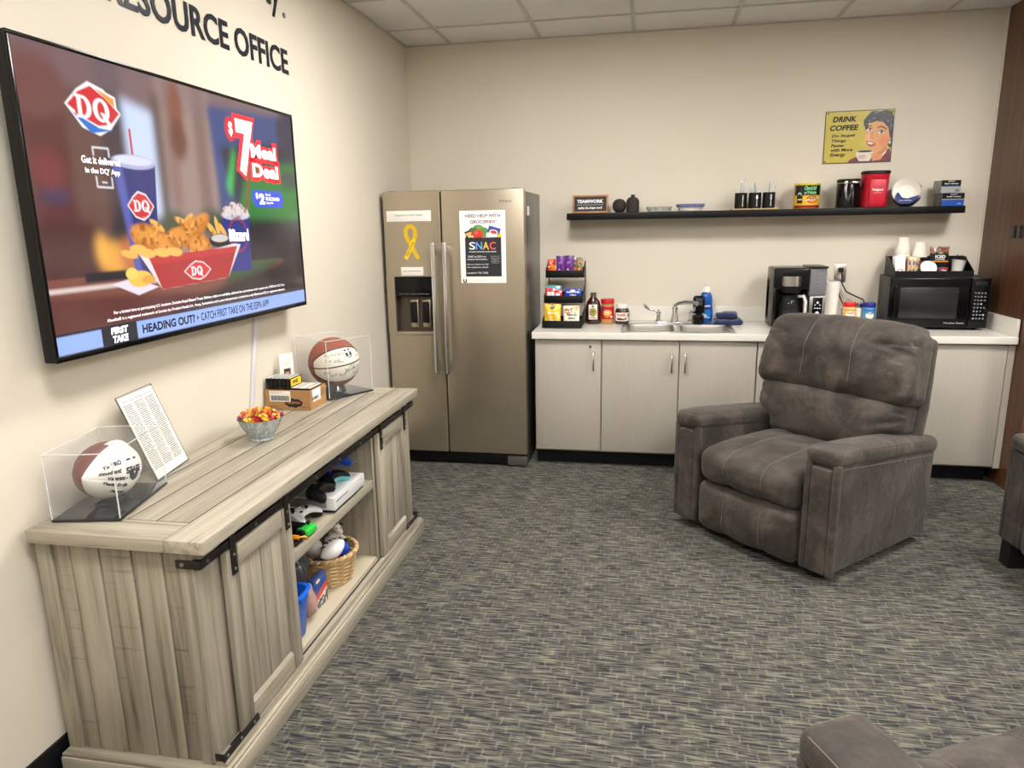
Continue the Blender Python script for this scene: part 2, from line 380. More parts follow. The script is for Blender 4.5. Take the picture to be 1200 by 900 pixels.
struct(G().box(0, W+.14, 0, .12, 0, H+.1).build('wall_back', M_wall, smooth=None))
struct(G().box(-.12, XR+.1, YB-.12, YB, 0, H+.1).build('wall_front', M_wall, smooth=None))
struct(G().box(XR, XR+.12, YB-.1, .1, 0, H+.1).build('wall_right', M_wall, smooth=None))
struct(G().box(W+.14, XR, YS, YS+.12, 0, H+.1).build('wall_recess', M_wall, smooth=None))
M_walnut = wood_mat('walnut', 'z', srgb(112, 74, 48), srgb(86, 54, 34), srgb(58, 36, 24), .38, .55, glaze=.3)
ws = struct(G().box(W+.004, W+.14, YS, -.004, 0, H+.1).build('wall_side', M_walnut, smooth=None))
G().box(W-.0045, W+.004, -.012, -.002, 0, H).build('corner_trim', mat('corner_bead', srgb(222, 214, 200), .5), ws, smooth=None)
# rubber baseboards
def base(name, x0, x1, y0, y1):
    return struct(G().rbox(x0, x1, y0, y1, .001, .105, .003).build(name, M_black))
base('baseboard_left', .0005, .011, YB+.01, -.001)
base('baseboard_back', .012, .95, -.011, -.0005)
base('baseboard_side', W+.001, W+.139, YS-.012, YS-.001)
base('baseboard_recess', W+.15, XR-.01, YS-.011, YS-.0005)
# suspended ceiling: slab above, grid and tiles below
M_tile = mat('ceiling_tile_face', srgb(232, 230, 230), .9, vary=.03, scale=60, bump=.12, bscale=260)
M_grid = mat('ceiling_grid', srgb(196, 194, 192), .6)
ceil = struct(G().box(-.1, XR+.1, YB-.1, .1, H+.06, H+.12).build('ceiling', mat('slab', (.4, .4, .4), .9), smooth=None))
GX = [0]+[.3188+.6096*i for i in range(10) if .3188+.6096*i < XR-.1]+[XR]
GY = [0]+[-.4143-.6096*i for i in range(12) if -.4143-.6096*i > YB+.1]+[YB]
tile0 = None
for i in range(len(GX)-1):
    for j in range(len(GY)-1):
        x0, x1, y1, y0 = GX[i], GX[i+1], GY[j], GY[j+1]
        if any(x0 < lx < x1 and y0 < ly < y1 for lx, ly in LIGHTS): continue
        full = abs(x1-x0-.6096) < .001 and abs(y1-y0-.6096) < .001
        if full and tile0: piece(tile0, ((x0+x1)/2, (y0+y1)/2, H)); continue
        hx, hy = (x1-x0)/2, (y1-y0)/2
        o = G().rbox(-hx+.002, hx-.002, -hy+.002, hy-.002, .003, .018, .003).build('ceiling_tile', M_tile, ceil, ((x0+x1)/2, (y0+y1)/2, H))
        if full: tile0 = o
for x in GX[1:-1]: G().box(x-.012, x+.012, YB, 0, H-.001, H+.004).build('grid_bar', M_grid, ceil, smooth=None)
for y in GY[1:-1]: G().box(0, XR, y-.012, y+.012, H-.0014, H+.0036).build('grid_bar', M_grid, ceil, smooth=None)
G().box(0, XR, -.02, 0, H-.002, H+.004).box(0, .02, YB, 0, H-.002, H+.004).build('grid_bar', M_grid, ceil, smooth=None)
# lit panels of the ceiling (their light is the room's light)
M_lit = mat('lit_diffuser', (1, .965, .91), .5, emit=PANEL_POWER)
for k, (x, y) in enumerate(LIGHTS):
    i = max(a for a in range(len(GX)-1) if GX[a] < x); j = max(a for a in range(len(GY)-1) if GY[a] > y)
    x0, x1, y1, y0 = GX[i], GX[i+1], GY[j], GY[j+1]; cx, cy = (x0+x1)/2, (y0+y1)/2
    t = thing('ceiling_light', 'square lit panel set flush in the suspended ceiling, out of the picture', 'ceiling light', (cx, cy, H), group='lit ceiling panels')
    G().rbox(-.285, .285, -.285, .285, .006, .012, .002).build('diffuser', M_lit, t)
    f = G()
    for a in (0, 1, 2, 3): f.box(-.302, .302, -.302, -.283, 0, .02, M=rotm(rz=a*PI/2))
    f.build('frame', mat('white_metal', srgb(225, 225, 225), .4), t, smooth=None)
# lettering painted on the left wall
M_ink = mat('wall_letters', srgb(30, 36, 48), .28, coat=.3)
lw = thing('wall_sign', 'dark lettering reading RESOURCE OFFICE under University on the cream wall above the television', 'sign', (.0015, -1.737, 2.235), PI/2)
text([('RESOURCE OFFICE', -1.16, .108, 0, 0, dict(bold=.022))], M_ink, lw, depth=.002)
text([('University', -.80, .40, -.03, .225, dict(bold=.006)), ('®', -.012, .268, .012, .244)], mat('script_letters', srgb(38, 42, 50), .3), lw, depth=.002)
# switch plates on the wood wall
for k, y in enumerate((-.405, -.475)):
    t = thing('wall_plate', ['small black plate on the wood wall, the one nearer the corner', 'small black plate on the wood wall, the one nearer the picture edge'][k], 'wall plate', (W+.003, y, 1.457), -PI/2)
    G().rbox(-.026, .026, -.006, 0, -.036, .036, .003).build('plate', mat('black_plastic', srgb(20, 20, 22), .35), t)
    G().rbox(-.011, .011, -.009, -.005, -.02, .02, .002).build('rocker', mat('grey_plastic', srgb(70, 70, 74), .4), t)
# ================================================================ KITCHEN RUN
KZ = .8822; KF = -.631
M_lam = mat('cabinet_laminate', srgb(174, 167, 156), .45, vary=.06, scale=3, stretch=(60, 60, 2.2))
M_gapk = mat('cabinet_core', srgb(52, 48, 44), .7)
M_chrome = mat('chrome', (.75, .75, .77), .12, 1)
M_counter = mat('white_speckled_counter', srgb(226, 222, 214), .22, vary=.04, scale=240)
def cabinet(x0, x1, label, doors, lock=None):
    t = thing('base_cabinet', label, 'cabinet', ((x0+x1)/2, 0, 0), group='base cabinets under the counter'); c = (x0+x1)/2; a, b = x0-c, x1-c
    g = G().box(a+.0005, a+.018, -.585, -.002, .10, KZ-.042).box(b-.018, b-.0005, -.585, -.002, .10, KZ-.042).box(a+.018, b-.018, -.585, -.002, .10, .118).box(a+.018, b-.018, -.012, -.002, .118, KZ-.042).box(a+.018, b-.018, -.585, -.57, KZ-.07, KZ-.042)
    g.build('body', M_lam, t, smooth=None)
    G().box(a+.001, b-.001, -.52, -.49, .001, .10).build('toe_kick', M_black, t, smooth=None)
    for (p, q, hx) in doors:
        d = G().rbox(p-c+.0018, q-c-.0018, -.606, -.586, .113, KZ-.048, .0012).build('door', M_lam, t)
        if hx is not None:
            hc = hx-c
            pts = [(hc, -.607, .755), (hc, -.622, .758), (hc, -.632, .735), (hc, -.636, .70), (hc, -.632, .665), (hc, -.622, .642), (hc, -.607, .645)]
            G().tube(pts, [.006, .006, .0055, .005, .0055, .006, .006], 10).build('handle', M_chrome, d)
    if lock:
        G().lathe([(.008, 0), (.008, .004), (.005, .005)], 16, T(lock[0]-c, -.606, lock[1], rx=PI/2)).build('lock', mat('brass_dull', srgb(120, 100, 80), .3, 1), t)
    return t
cabinet(.965, 1.388, 'pale base cabinet beside the fridge with a small round lock', [(.968, 1.386, 1.338)], (1.318, .792))
cabinet(1.389, 2.318, 'pale double base cabinet under the sink with two facing handles', [(1.391, 1.861, 1.817), (1.863, 2.316, 1.898)])
cabinet(2.319, 3.25, 'pale double base cabinet mostly behind the recliner', [(2.321, 2.784, 2.74), (2.786, 3.248, 2.83)])
cabinet(3.251, 3.675, 'pale base cabinet under the microwave beside the wood wall', [(3.252, 3.673, None)])
fl = G().box(3.6765, W+.002, -.6, -.002, .10, KZ-.042).build('filler_strip', M_lam, smooth=None); tag(fl, 'narrow pale filler strip between the end cabinet and the wood wall', 'filler')
# countertop with the sink cut out of it: four slabs and a front nosing in one piece, backsplash part
SX0, SX1, SY0, SY1 = 1.525, 2.175, -.585, -.255
ct = thing('countertop', 'white speckled countertop with a low backsplash running from fridge to wood wall', 'countertop', (.95, 0, KZ))
g = G()
X1 = W-.002-.95; a0, a1 = SX0-.95, SX1-.95
g.box(0, a0, KF+.012, -.001, -.04, 0).box(a1, X1, KF+.012, -.001, -.04, 0).box(a0, a1, KF+.012, SY0, -.04, 0).box(a0, a1, SY1, -.001, -.04, 0)
g.build('slab', M_counter, ct, smooth=None)
G().rbox(0, X1, KF-.002, KF+.012, -.042, .0005, .004, k=2).build('front_edge', M_counter, ct)
G().rbox(.0, X1, -.02, -.0015, .0003, .098, .003).build('backsplash', M_counter, ct)
G().rbox(X1-.019, X1, KF+.005, -.021, .0003, .098, .003).build('side_splash', M_counter, ct)
# sink
M_steel = mat('sink_steel', (.55, .54, .52), .28, 1)
sk = thing('kitchen_sink', 'stainless steel double bowl sink set in the white countertop', 'sink', ((SX0+SX1)/2, (SY0+SY1)/2, KZ))
hx, hy = (SX1-SX0)/2, (SY1-SY0)/2
g = G()
for (p, q, r_, s_) in ((-hx-.02, hx+.02, -hy-.02, -hy+.012), (-hx-.02, hx+.02, hy-.005, hy+.10), (-hx-.02, -hx+.012, -hy+.012, hy-.005), (hx-.012, hx+.02, -hy+.012, hy-.005)):
    g.rbox(p, q, r_, s_, .0005, .005, .002)
g.rbox(-.02, .02, -hy+.012, hy-.005, .0003, .0045, .002)
g.build('rim', M_steel, sk)
for s_, (p, q) in enumerate(((-hx+.012, -.02), (.02, hx-.012))):
    y0, y1, z0 = -hy+.012, hy-.005, -.17; r = .05
    def ring(ins, z, n=6):
        pts = []
        for (cx_, cy_, a0_) in ((q-r, y1-r, 0), (p+r, y1-r, PI/2), (p+r, y0+r, PI), (q-r, y0+r, 1.5*PI)):
            for i in range(n+1):
                a = a0_+PI/2*i/n; pts.append((cx_+(r-ins)*math.cos(a), cy_+(r-ins)*math.sin(a), z))
        return pts
    rings = [ring(0, .003), ring(.004, -.02), ring(.01, z0+.03), ring(.025, z0+.006), ring(.045, z0)]
    n = len(rings[0]); vs = sum(rings, []); fs = [(k*n+i, k*n+(i+1) % n, (k+1)*n+(i+1) % n, (k+1)*n+i) for k in range(4) for i in range(n)]+[tuple(4*n+i for i in range(n))]
    G().add(vs, fs).build('bowl', M_steel, sk)
    # faces seen from inside only
# faucet
fc = thing('faucet', 'chrome kitchen faucet with wrist-blade handles at the back of the sink', 'faucet', (1.843, -.205, KZ+.006))
G().rbox(-.115, .115, -.028, .028, 0, .014, .006, k=2).build('deck_plate', M_chrome, fc)
for sx, nm in ((-.105, 0), (.105, 1)):
    h = G().lathe([(.022, .0), (.022, .012), (.014, .02), (.013, .05), (.017, .055), (.017, .065), (.01, .07)], 18, T(sx, 0, .01)).build('valve', M_chrome, fc)
    pts = [(sx, 0, .072), (sx, -.002, .085), (sx-.03, -.01, .087), (sx-.06, -.015, .092), (sx-.085, -.02, .112), (sx-.095, -.022, .135)] if not nm else [(sx, 0, .072), (sx, .0, .086), (sx+.01, -.05, .09), (sx+.012, -.09, .10), (sx+.013, -.11, .118)]
    G().tube(pts, [.008, .008, .007, .008, .012, .009], 10).build('blade_handle', M_chrome, h) if not nm else G().tube(pts, [.008, .008, .007, .010, .008], 10).build('blade_handle', M_chrome, h)
G().lathe([(.026, 0), (.024, .02), (.017, .05), (.016, .075), (.02, .08), (.019, .095), (.012, .1)], 18, T(0, 0, .012)).build('spout_base', M_chrome, fc)
G().tube([(0, 0, .10), (.0, -.01, .122), (.02, -.035, .138), (.06, -.07, .148), (.10, -.105, .150), (.128, -.13, .148), (.135, -.136, .138)], [.013, .014, .014, .013, .012, .012, .013], 12).build('spout', M_chrome, fc)
# ================================================================ SHELF
SZ = 1.6114; SD = .2105
M_shelf = mat('black_laminate', srgb(8, 8, 10), .45, spec=.3)
sh = G().rbox(1.126, 3.5215, -SD, -.0005, SZ-.043, SZ, .0015).build('floating_shelf', M_shelf)
tag(sh, 'long black floating shelf on the back wall above the counter', 'shelf')
# ================================================================ FRIDGE
FX0, FX1, FY, FH = .03, .921, -.686, 1.757
M_ss = mat('bronze_steel', srgb(182, 171, 152), .3, .85, vary=.02, scale=2, stretch=(1, 1, 60))
M_side = mat('fridge_side_grey', srgb(104, 102, 98), .3, .5)
M_blk = mat('gloss_black', srgb(6, 6, 8), .18, spec=.35)
M_blkm = mat('matt_black', srgb(9, 9, 11), .5, spec=.35)
M_white = mat('paper_white', srgb(238, 236, 230), .7)
M_dink = mat('dark_ink', srgb(40, 40, 44), .6)
fr = thing('refrigerator', 'tall bronze stainless side-by-side refrigerator in the corner with poster and ribbon on it', 'refrigerator', ((FX0+FX1)/2, FY, 0))
fw = (FX1-FX0)/2; gx = .402-(FX0+FX1)/2
G().rbox(-fw+.004, fw-.004, .075, .68, .02, FH-.012, .006).build('body', M_side, fr)
G().rbox(-fw+.01, fw-.01, .03, .075, .012, .085, .004).build('kick_grille', M_blkm, fr)
G().rbox(fw-.13, fw-.002, .012, .03, .01, .075, .004).build('kick_cover', M_side, fr)
for sx in (-fw+.05, fw-.05): G().rbox(sx-.03, sx+.03, .03, .14, FH-.012, FH+.004, .004).build('hinge_cover', M_side, fr)
# freezer door with a niche: a ring of slabs round the dispenser
dx0, dx1, dz0, dz1 = .082-(FX0+FX1)/2, .336-(FX0+FX1)/2, .874, 1.233
dl = G()
dl.rbox(-fw, gx-.004, 0, .07, .09, dz0, .006).rbox(-fw, gx-.004, 0, .07, dz1, FH, .006)
dl.box(-fw, dx0, .0004, .07, dz0-.006, dz1+.006).box(dx1, gx-.004, .0004, .07, dz0-.006, dz1+.006)
dl = dl.build('freezer_door', M_ss, fr, smooth=None)
dr = G().rbox(gx+.004, fw, 0, .07, .09, FH, .007, k=2).build('fridge_door', M_ss, fr)
# dispenser
dp = G().box(dx0, dx1, .055, .069, dz0, dz1).box(dx0, dx0+.006, 0.0, .055, dz0, dz1).box(dx1-.006, dx1, 0, .055, dz0, dz1).build('dispenser', mat('niche_bronze', srgb(96, 86, 76), .35, .6), fr, smooth=None)
G().rbox(dx0+.004, dx1-.004, -.003, .054, 1.108, dz1-.002, .004).build('control_panel', M_blk, dp)
G().rbox(dx0-.006, dx1+.006, -.004, .054, dz0-.012, dz0+.014, .005).build('drip_tray', M_ss, dp)
for cx in (-.015, .065):
    c = (dx0+dx1)/2+cx; G().rbox(c-.022, c+.022, .02, .035, .94, 1.075, .006).build('paddle', M_blkm, dp)
    G().rbox(c-.028, c+.028, .036, .054, .91, 1.09, .008).build('paddle_back', M_ss, dp)
g = [('· ─ · ═ · ─ ·', dx0+.035, 1.138, dx1-.035, 1.125)]
text([('lock  water  cubed  crushed  light', dx0+.03, 1.132, dx1-.03, 1.124)], mat('panel_print', srgb(150, 155, 160), .5), dp, loc=(0, -.0035, 0))
M_bar = mat('handle_steel', (.72, .72, .74), .22, 1)
for hx, dr_ in ((.357-(FX0+FX1)/2, dl), (.430-(FX0+FX1)/2, dr)):
    h = G().rbox(hx-.013, hx+.013, -.062, -.044, .624, 1.447, .007, k=2)
    h.rbox(hx-.012, hx+.012, -.046, 0, .64, .70, .005).rbox(hx-.012, hx+.012, -.046, 0, 1.37, 1.43, .005)
    h.build('handle', M_bar, dr_)
text([('Whirlpool', .772-(FX0+FX1)/2, 1.694, .846-(FX0+FX1)/2, 1.672, dict(shear=.3))], M_dink, dr, loc=(0, -.0004, 0))
# right-hand side: magnets and labels seen on the side
sd = G().rbox(fw-.003, fw+.001, .14, .20, 1.60, 1.655, .001).build('energy_label', M_white, fr)
# papers stuck on the doors: things of their own
def paper(name, label, cat, x0, x1, z0, z1, y, items, m=M_white, group=None):
    t = thing(name, label, cat, ((x0+x1)/2, y, z0), group=group); hw = (x1-x0)/2
    G().rbox(-hw, hw, -.0008, 0, 0, z1-z0, .0004).build('sheet', m, t)
    if items: text(items, M_dink, t, loc=(0, -.0012, 0))
    return t
paper('paper_label', 'wide white paper strip taped at the top of the freezer door', 'label', .053, .340, 1.576, 1.640, FY-.0004, [('Popsicles are in this Freezer!', -.09, .045, .09, .028)])
paper('paper_label', 'small white paper strip taped right above the dispenser', 'label', .131, .276, 1.243, 1.296, FY-.0004, [('Filter needs to be replaced', -.055, .034, .055, .022)])
# yellow awareness ribbon
rb = thing('ribbon_magnet', 'yellow awareness ribbon magnet on the freezer door', 'magnet', (.205, FY-.0004, 1.45))
def strip(pts, wd, y):
    g = G(); vs = []; n = len(pts)
    for i, (x, z) in enumerate(pts):
        a = pts[max(0, i-1)]; b = pts[min(n-1, i+1)]; t = Vector((b[0]-a[0], b[1]-a[1])).normalized(); nx, nz = -t.y*wd/2, t.x*wd/2
        vs += [(x+nx, y, z+nz), (x-nx, y, z-nz), (x+nx, y+.0009, z+nz), (x-nx, y+.0009, z-nz)]
    fs = []
    for i in range(n-1):
        a, b = 4*i, 4*i+4; fs += [(a, a+1, b+1, b), (a+2, b+2, b+3, a+3), (a, b, b+2, a+2), (a+1, a+3, b+3, b+1)]
    fs += [(0, 2, 3, 1), (4*n-4, 4*n-3, 4*n-1, 4*n-2)]
    return g.add(vs, fs)
loop = [(.043, -.105), (.0, -.02), (-.03, .035), (-.033, .07), (-.015, .094), (.008, .096), (.028, .075), (.03, .045), (.018, .01), (-.003, -.03)]
loop2 = [(.022, .02), (.0, -.03), (-.04, -.105)]
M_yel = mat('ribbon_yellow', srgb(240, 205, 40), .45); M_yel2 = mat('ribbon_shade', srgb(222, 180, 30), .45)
strip(loop, .027, -.0012).build('ribbon_loop', M_yel2, rb, smooth=None)
strip(loop2, .027, -.0024).build('ribbon_tail', M_yel, rb, smooth=None)
text([('Support Our Troops', -.055, -.035, .040, -.049, dict(rot=1.08, bold=.02))], M_dink, rb, loc=(0, -.0032, 0))
# poster
px0, px1, pz0, pz1 = .520, .806, 1.196, 1.633
po = thing('poster', 'white poster reading NEED HELP WITH GROCERIES on the fridge door', 'poster', ((px0+px1)/2, FY-.0004, pz0))
C = Canvas(2.8, 4.36, 150, (243, 241, 236))
C.rect(.31, 1.62, 2.53, 3.97, (30, 32, 40))
C.ell(1.15, 1.1, .33, .25, (78, 128, 60)); C.ell(.8, 1.25, .25, .25, (66, 112, 52)); C.ell(1.5, 1.3, .28, .3, (88, 140, 66)); C.ell(1.2, 1.0, .18, .12, (110, 158, 82))
C.ell(1.12, 1.42, .33, .27, (204, 52, 44)); C.ell(1.02, 1.32, .1, .06, (228, 98, 84))
C.poly([(.28, 1.27), (.68, 1.12), (.76, 1.62), (.38, 1.64)], (48, 34, 28)); C.poly([(.31, 1.38), (.7, 1.24), (.73, 1.4), (.35, 1.52)], (232, 168, 96))
C.poly([(1.82, .9), (2.52, 1.1), (2.42, 1.5), (1.66, 1.28)], (46, 78, 158)); C.ell(2.08, 1.3, .26, .15, (232, 228, 222), .2); C.ell(2.08, 1.3, .2, .1, (206, 48, 54), .2)
C.ell(1.72, 1.46, .1, .14, (236, 232, 224)); C.ell(1.9, 1.52, .1, .12, (240, 236, 228)); C.poly([(2.2, 1.62), (2.5, 1.3), (2.56, 1.5), (2.46, 1.64)], (238, 196, 44)); C.ell(.62, 1.54, .13, .1, (230, 200, 120))
for i in range(15): C.poly([(.31+i*.148, 1.64), (.31+i*.148+.074, 1.56), (.31+(i+1)*.148, 1.64)], (30, 32, 40))
C.rect(.31, 1.63, 2.53, 1.75, (30, 32, 40))
C.panel('sheet', vmat('print_matt', .55), px1-px0, pz1-pz0, po, (0, -.0008, (pz1-pz0)/2))
sc = (px1-px0)/2.8; hh = pz1-pz0
def PT(s, x0, y0, x1, y1, **k): return (s, (x0-1.4)*sc, hh-y0*sc, (x1-1.4)*sc, hh-y1*sc, k)
text([PT('NEED HELP WITH', .354, .22, 2.49, .40, bold=.02), PT('GROCERIES?', .648, .565, 2.215, .75, bold=.02), PT('Utah State University Student Association', .48, 4.12, 1.6, 4.15), PT('Snac.usu.edu', 1.9, 4.16, 2.6, 4.19), PT('U', .12, 4.05, .36, 4.27, bold=.07)], M_dink, po, loc=(0, -.0016, 0))
Mw = mat('print_white', srgb(240, 240, 240), .6)
text([PT('STUDENT NUTRITION ACCESS CENTER', .54, 2.385, 2.23, 2.45, bold=.02), PT("SNAC is USU's on-", .47, 2.64, 1.6, 2.75, bold=.01), PT('campus food pantry.', .41, 2.81, 1.68, 2.93, bold=.01), PT('All you need is an A#', .39, 3.12, 1.72, 3.22, bold=.01), PT('No questions asked!', .42, 3.29, 1.7, 3.4, bold=.01), PT('Located in TSC 332B', .39, 3.62, 1.68, 3.72, bold=.01),
      PT('For more info,', 1.87, 2.66, 2.42, 2.71), PT('scan the code or', 1.87, 2.77, 2.42, 2.82), PT('contact us', 1.95, 2.88, 2.35, 2.93), PT('snac@usu.edu', 1.87, 2.98, 2.45, 3.03), PT('(435) 797-0000', 1.95, 3.08, 2.35, 3.12)], Mw, po, loc=(0, -.0016, 0))
for ch, x, c in (('S', .56, (240, 240, 240)), ('N', .98, (110, 170, 230)), ('A', 1.40, (240, 190, 80)), ('C', 1.82, (226, 100, 80))):
    text([PT(ch, x, 1.84, x+.38, 2.285, bold=.012)], mat('snac_'+ch, srgb(*c), .6), po, loc=(0, -.0016, 0))
# ================================================================ TELEVISION
TV0, TVW, TVZ1, TVH = -3.4008, 1.4565, 2.0291, .832
tv = thing('television', 'large flat television on the left wall showing a fast food advertisement', 'television', (.1, TV0+TVW/2, TVZ1-TVH), PI/2)
hw = TVW/2
G().rbox(-hw, hw, .0, .035, 0, TVH, .004, k=2).build('cabinet', M_blk, tv)
G().rbox(-.45, .45, .03, .06, .08, TVH-.25, .012).build('rear_housing', M_blkm, tv)
G().rbox(-.25, .25, .06, .0985, .2, .6, .004).build('wall_mount', mat('mount_steel', srgb(50, 50, 52), .5, .5), tv)
g = G(); bz = .0105
g.rbox(-hw, hw, -.006, .002, TVH-bz, TVH, .002).rbox(-hw, hw, -.006, .002, 0, .016, .002).rbox(-hw, -hw+bz, -.006, .002, .016, TVH-bz, .002).rbox(hw-bz, hw, -.006, .002, .016, TVH-bz, .002)
g.build('bezel', M_blk, tv)
C = Canvas(16, 9, 500, (112, 86, 84))
C.rect(0, 0, 1.8, 9, (86, 40, 34)); C.rect(1.6, 0, 3.2, 9, (96, 66, 58)); C.rect(3.0, 0, 4.2, 6.6, (64, 50, 54)); C.rect(5.9, 0, 9.2, 6.5, (150, 126, 118)); C.rect(6.3, 0, 6.9, 4.5, (134, 104, 96)); C.rect(8.0, 0, 8.8, 6.5, (122, 98, 92))
C.rect(0, 0, 16, 1.0, (130, 108, 110), a=.5); C.ell(.5, 1.2, 1.3, .9, (108, 66, 60)); C.ell(.7, 3.5, .6, .6, (112, 44, 42)); C.ell(.8, 4.3, .6, .2, (56, 48, 84)); C.rect(0, 5, 2.2, 6.9, (74, 38, 32)); C.ell(3.6, 5.6, .7, 1, (40, 40, 42))
C.poly([(4.1, 1.0), (5.9, 1.3), (6.15, 4.6), (4.15, 5.2)], (196, 210, 238)); C.rect(5.6, .6, 6.1, 5.2, (96, 78, 74))
C.ell(7.0, .9, .42, .9, (128, 78, 56)); C.ell(7.0, 2.0, .5, .75, (104, 60, 44)); C.ell(6.2, 5.1, .8, .5, (78, 84, 58)); C.ell(8.6, 5.0, .9, .5, (60, 80, 56))
C.poly([(9.0, .5), (16, .1), (16, 3.2), (9.3, 4.6)], (44, 66, 120)); C.poly([(9.6, 2.0), (16, 1.2), (16, 3.0), (10.6, 4.6)], (20, 24, 44)); C.poly([(10.4, 4.9), (11.6, 2.7), (16, 2.2), (16, 5.0)], (28, 116, 40)); C.rect(9.2, 4.9, 16, 6.9, (26, 24, 28)); C.ell(15.6, .8, 1.2, .9, (30, 34, 60)); C.rect(14.6, 2.6, 16, 3.4, (52, 70, 60))
C.poly([(9.9, 3.6), (10.6, 2.0), (10.75, 2.1), (10.2, 4.0)], (60, 190, 70))
C.ell(2.9, 6.2, .75, .55, (226, 160, 60)); C.ell(2.4, 5.9, .3, .5, (232, 172, 70)); C.ell(3.7, 6.1, .55, .6, (190, 110, 60))
C.blur(.16)
C.poly([(-.1, 6.72), (14.0, 6.72), (14.0, 6.9), (9.4, 8.1), (-.1, 8.5)], (122, 70, 54), soft=.05); C.poly([(9.0, 6.75), (14.0, 6.7), (11.4, 7.5), (9.2, 7.5)], (44, 78, 44), soft=.2); C.rect(-.1, 7.0, 5.5, 7.14, (216, 196, 190), soft=.1); C.poly([(-.1, 7.25), (9, 7.8), (6, 8.35), (-.1, 8.4)], (92, 44, 36), soft=.25); C.rect(1.5, 6.6, 3.7, 6.9, (22, 20, 26), soft=.08)
C.poly([(9.2, 7.5), (16, 6.6), (16, 8.35), (5.5, 8.35)], (34, 22, 22), soft=.4)
C.rect(4.32, 1.95, 4.42, 2.8, (196, 40, 48)); C.poly([(3.33, 3.0), (5.47, 3.05), (5.05, 6.9), (3.85, 6.9)], (38, 44, 112)); C.poly([(3.33, 3.0), (3.75, 3.0), (4.15, 6.9), (3.85, 6.9)], (84, 92, 168), soft=.2); C.ell(4.4, 3.03, 1.07, .24, (170, 174, 206)); C.ell(4.4, 2.98, .95, .16, (210, 212, 232))
def dq(cx, cy, w_, h_, border=(240, 236, 236), full=False):
    def lip(a, b): return [(cx-a, cy), (cx-a*.55, cy-b*.62), (cx-a*.12, cy-b), (cx+a*.45, cy-b*.82), (cx+a, cy), (cx+a*.55, cy+b*.68), (cx+a*.1, cy+b), (cx-a*.5, cy+b*.78)]
    C.poly(lip(w_, h_), border)
    if full:
        C.poly([(cx+w_*.05, cy-h_*.9), (cx+w_*.85, cy-h_*.62), (cx+w_*.86, cy-h_*.2), (cx+w_*.3, cy-h_*.6)], (240, 236, 236)); C.poly([(cx+w_*.1, cy-h_*.82), (cx+w_*.78, cy-h_*.54), (cx+w_*.78, cy-h_*.2), (cx+w_*.4, cy-h_*.55)], (232, 150, 60))
        C.poly([(cx-w_*.8, cy+h_*.25), (cx-w_*.2, cy+h_*.95), (cx+w_*.6, cy+h_*.72), (cx+w_*.1, cy+h_*.7), (cx-w_*.4, cy+h_*.45)], (40, 110, 200))
        C.poly([(cx-w_*.92, cy), (cx-w_*.5, cy-h_*.55), (cx-w_*.05, cy-h_*.85), (cx+w_*.45, cy-h_*.5), (cx+w_*.93, cy), (cx+w_*.55, cy+h_*.5), (cx+w_*.1, cy+h_*.62), (cx-w_*.45, cy+h_*.38)], (206, 36, 44))
    else: C.poly(lip(w_*.92, h_*.88), (206, 44, 46))
dq(2.86, 1.54, 1.19, .8, full=True); dq(4.48, 4.48, .68, .5)
C.poly([(9.26, 4.85), (11.42, 4.85), (11.2, 7.1), (9.55, 7.05)], (32, 44, 124)); C.ell(10.36, 4.72, 1.08, .22, (190, 190, 212))
for (x, y, r_) in ((9.7, 4.6, .3), (10.2, 4.45, .34), (10.7, 4.5, .34), (11.1, 4.62, .26)): C.ell(x, y, r_, r_*.8, (214, 204, 202))
C.speck((C.Y < 4.8)*(C.Y > 4.2)*(C.X > 9.4)*(C.X < 11.4)*1., (150, 120, 110), .35, .12)
C.ell(10.4, 5.55, .75, .75, (150, 40, 60), a=.8); C.ell(10.4, 5.55, .62, .62, (32, 44, 124)); C.rect(9.65, 5.3, 11.2, 5.85, (32, 44, 124)); C.line([(11.25, 4.4), (11.8, 2.85)], .12, (150, 34, 44))
# fries, chicken, tray
rg = np.random.RandomState(3)
for (x, y, a) in ((5.2, 5.15, .5), (5.0, 5.3, -.2), (3.6, 6.1, .2), (3.9, 6.0, -.3), (9.3, 5.4, .9), (8.9, 5.2, 1.3), (6.6, 5.0, .3), (7.0, 4.95, -.6), (8.5, 5.3, .7), (4.5, 6.05, 0)): C.ell(x, y, .42, .13, (238, 178, 84), a)
for (x, y, rx_, ry_, a) in ((4.7, 5.6, .95, .5, .25), (5.6, 5.85, .75, .45, .2), (7.1, 5.35, 1.2, .42, -.35), (6.4, 5.6, .7, .4, 0), (7.9, 5.0, .55, .25, -.4), (7.6, 5.95, .75, .48, .1)):
    C.ell(x, y, rx_, ry_, (196, 118, 36), a, soft=.1); C.ell(x-.1, y-.1, rx_*.75, ry_*.6, (222, 148, 58), a, soft=.15)
C.speck(((C.X > 3.8)*(C.X < 8.6)*(C.Y > 4.85)*(C.Y < 6.3)*(np.abs(C.I[..., 0]-C.I[..., 2]) > .25))*1., (150, 78, 18), .38, .16, 5, .8); C.speck(((C.X > 3.8)*(C.X < 8.6)*(C.Y > 4.85)*(C.Y < 6.3)*(np.abs(C.I[..., 0]-C.I[..., 2]) > .25))*1., (244, 184, 96), .25, .12, 9, .8)
C.ell(9.0, 5.75, .75, .28, (22, 18, 20)); C.ell(9.0, 5.66, .6, .16, (206, 196, 190))
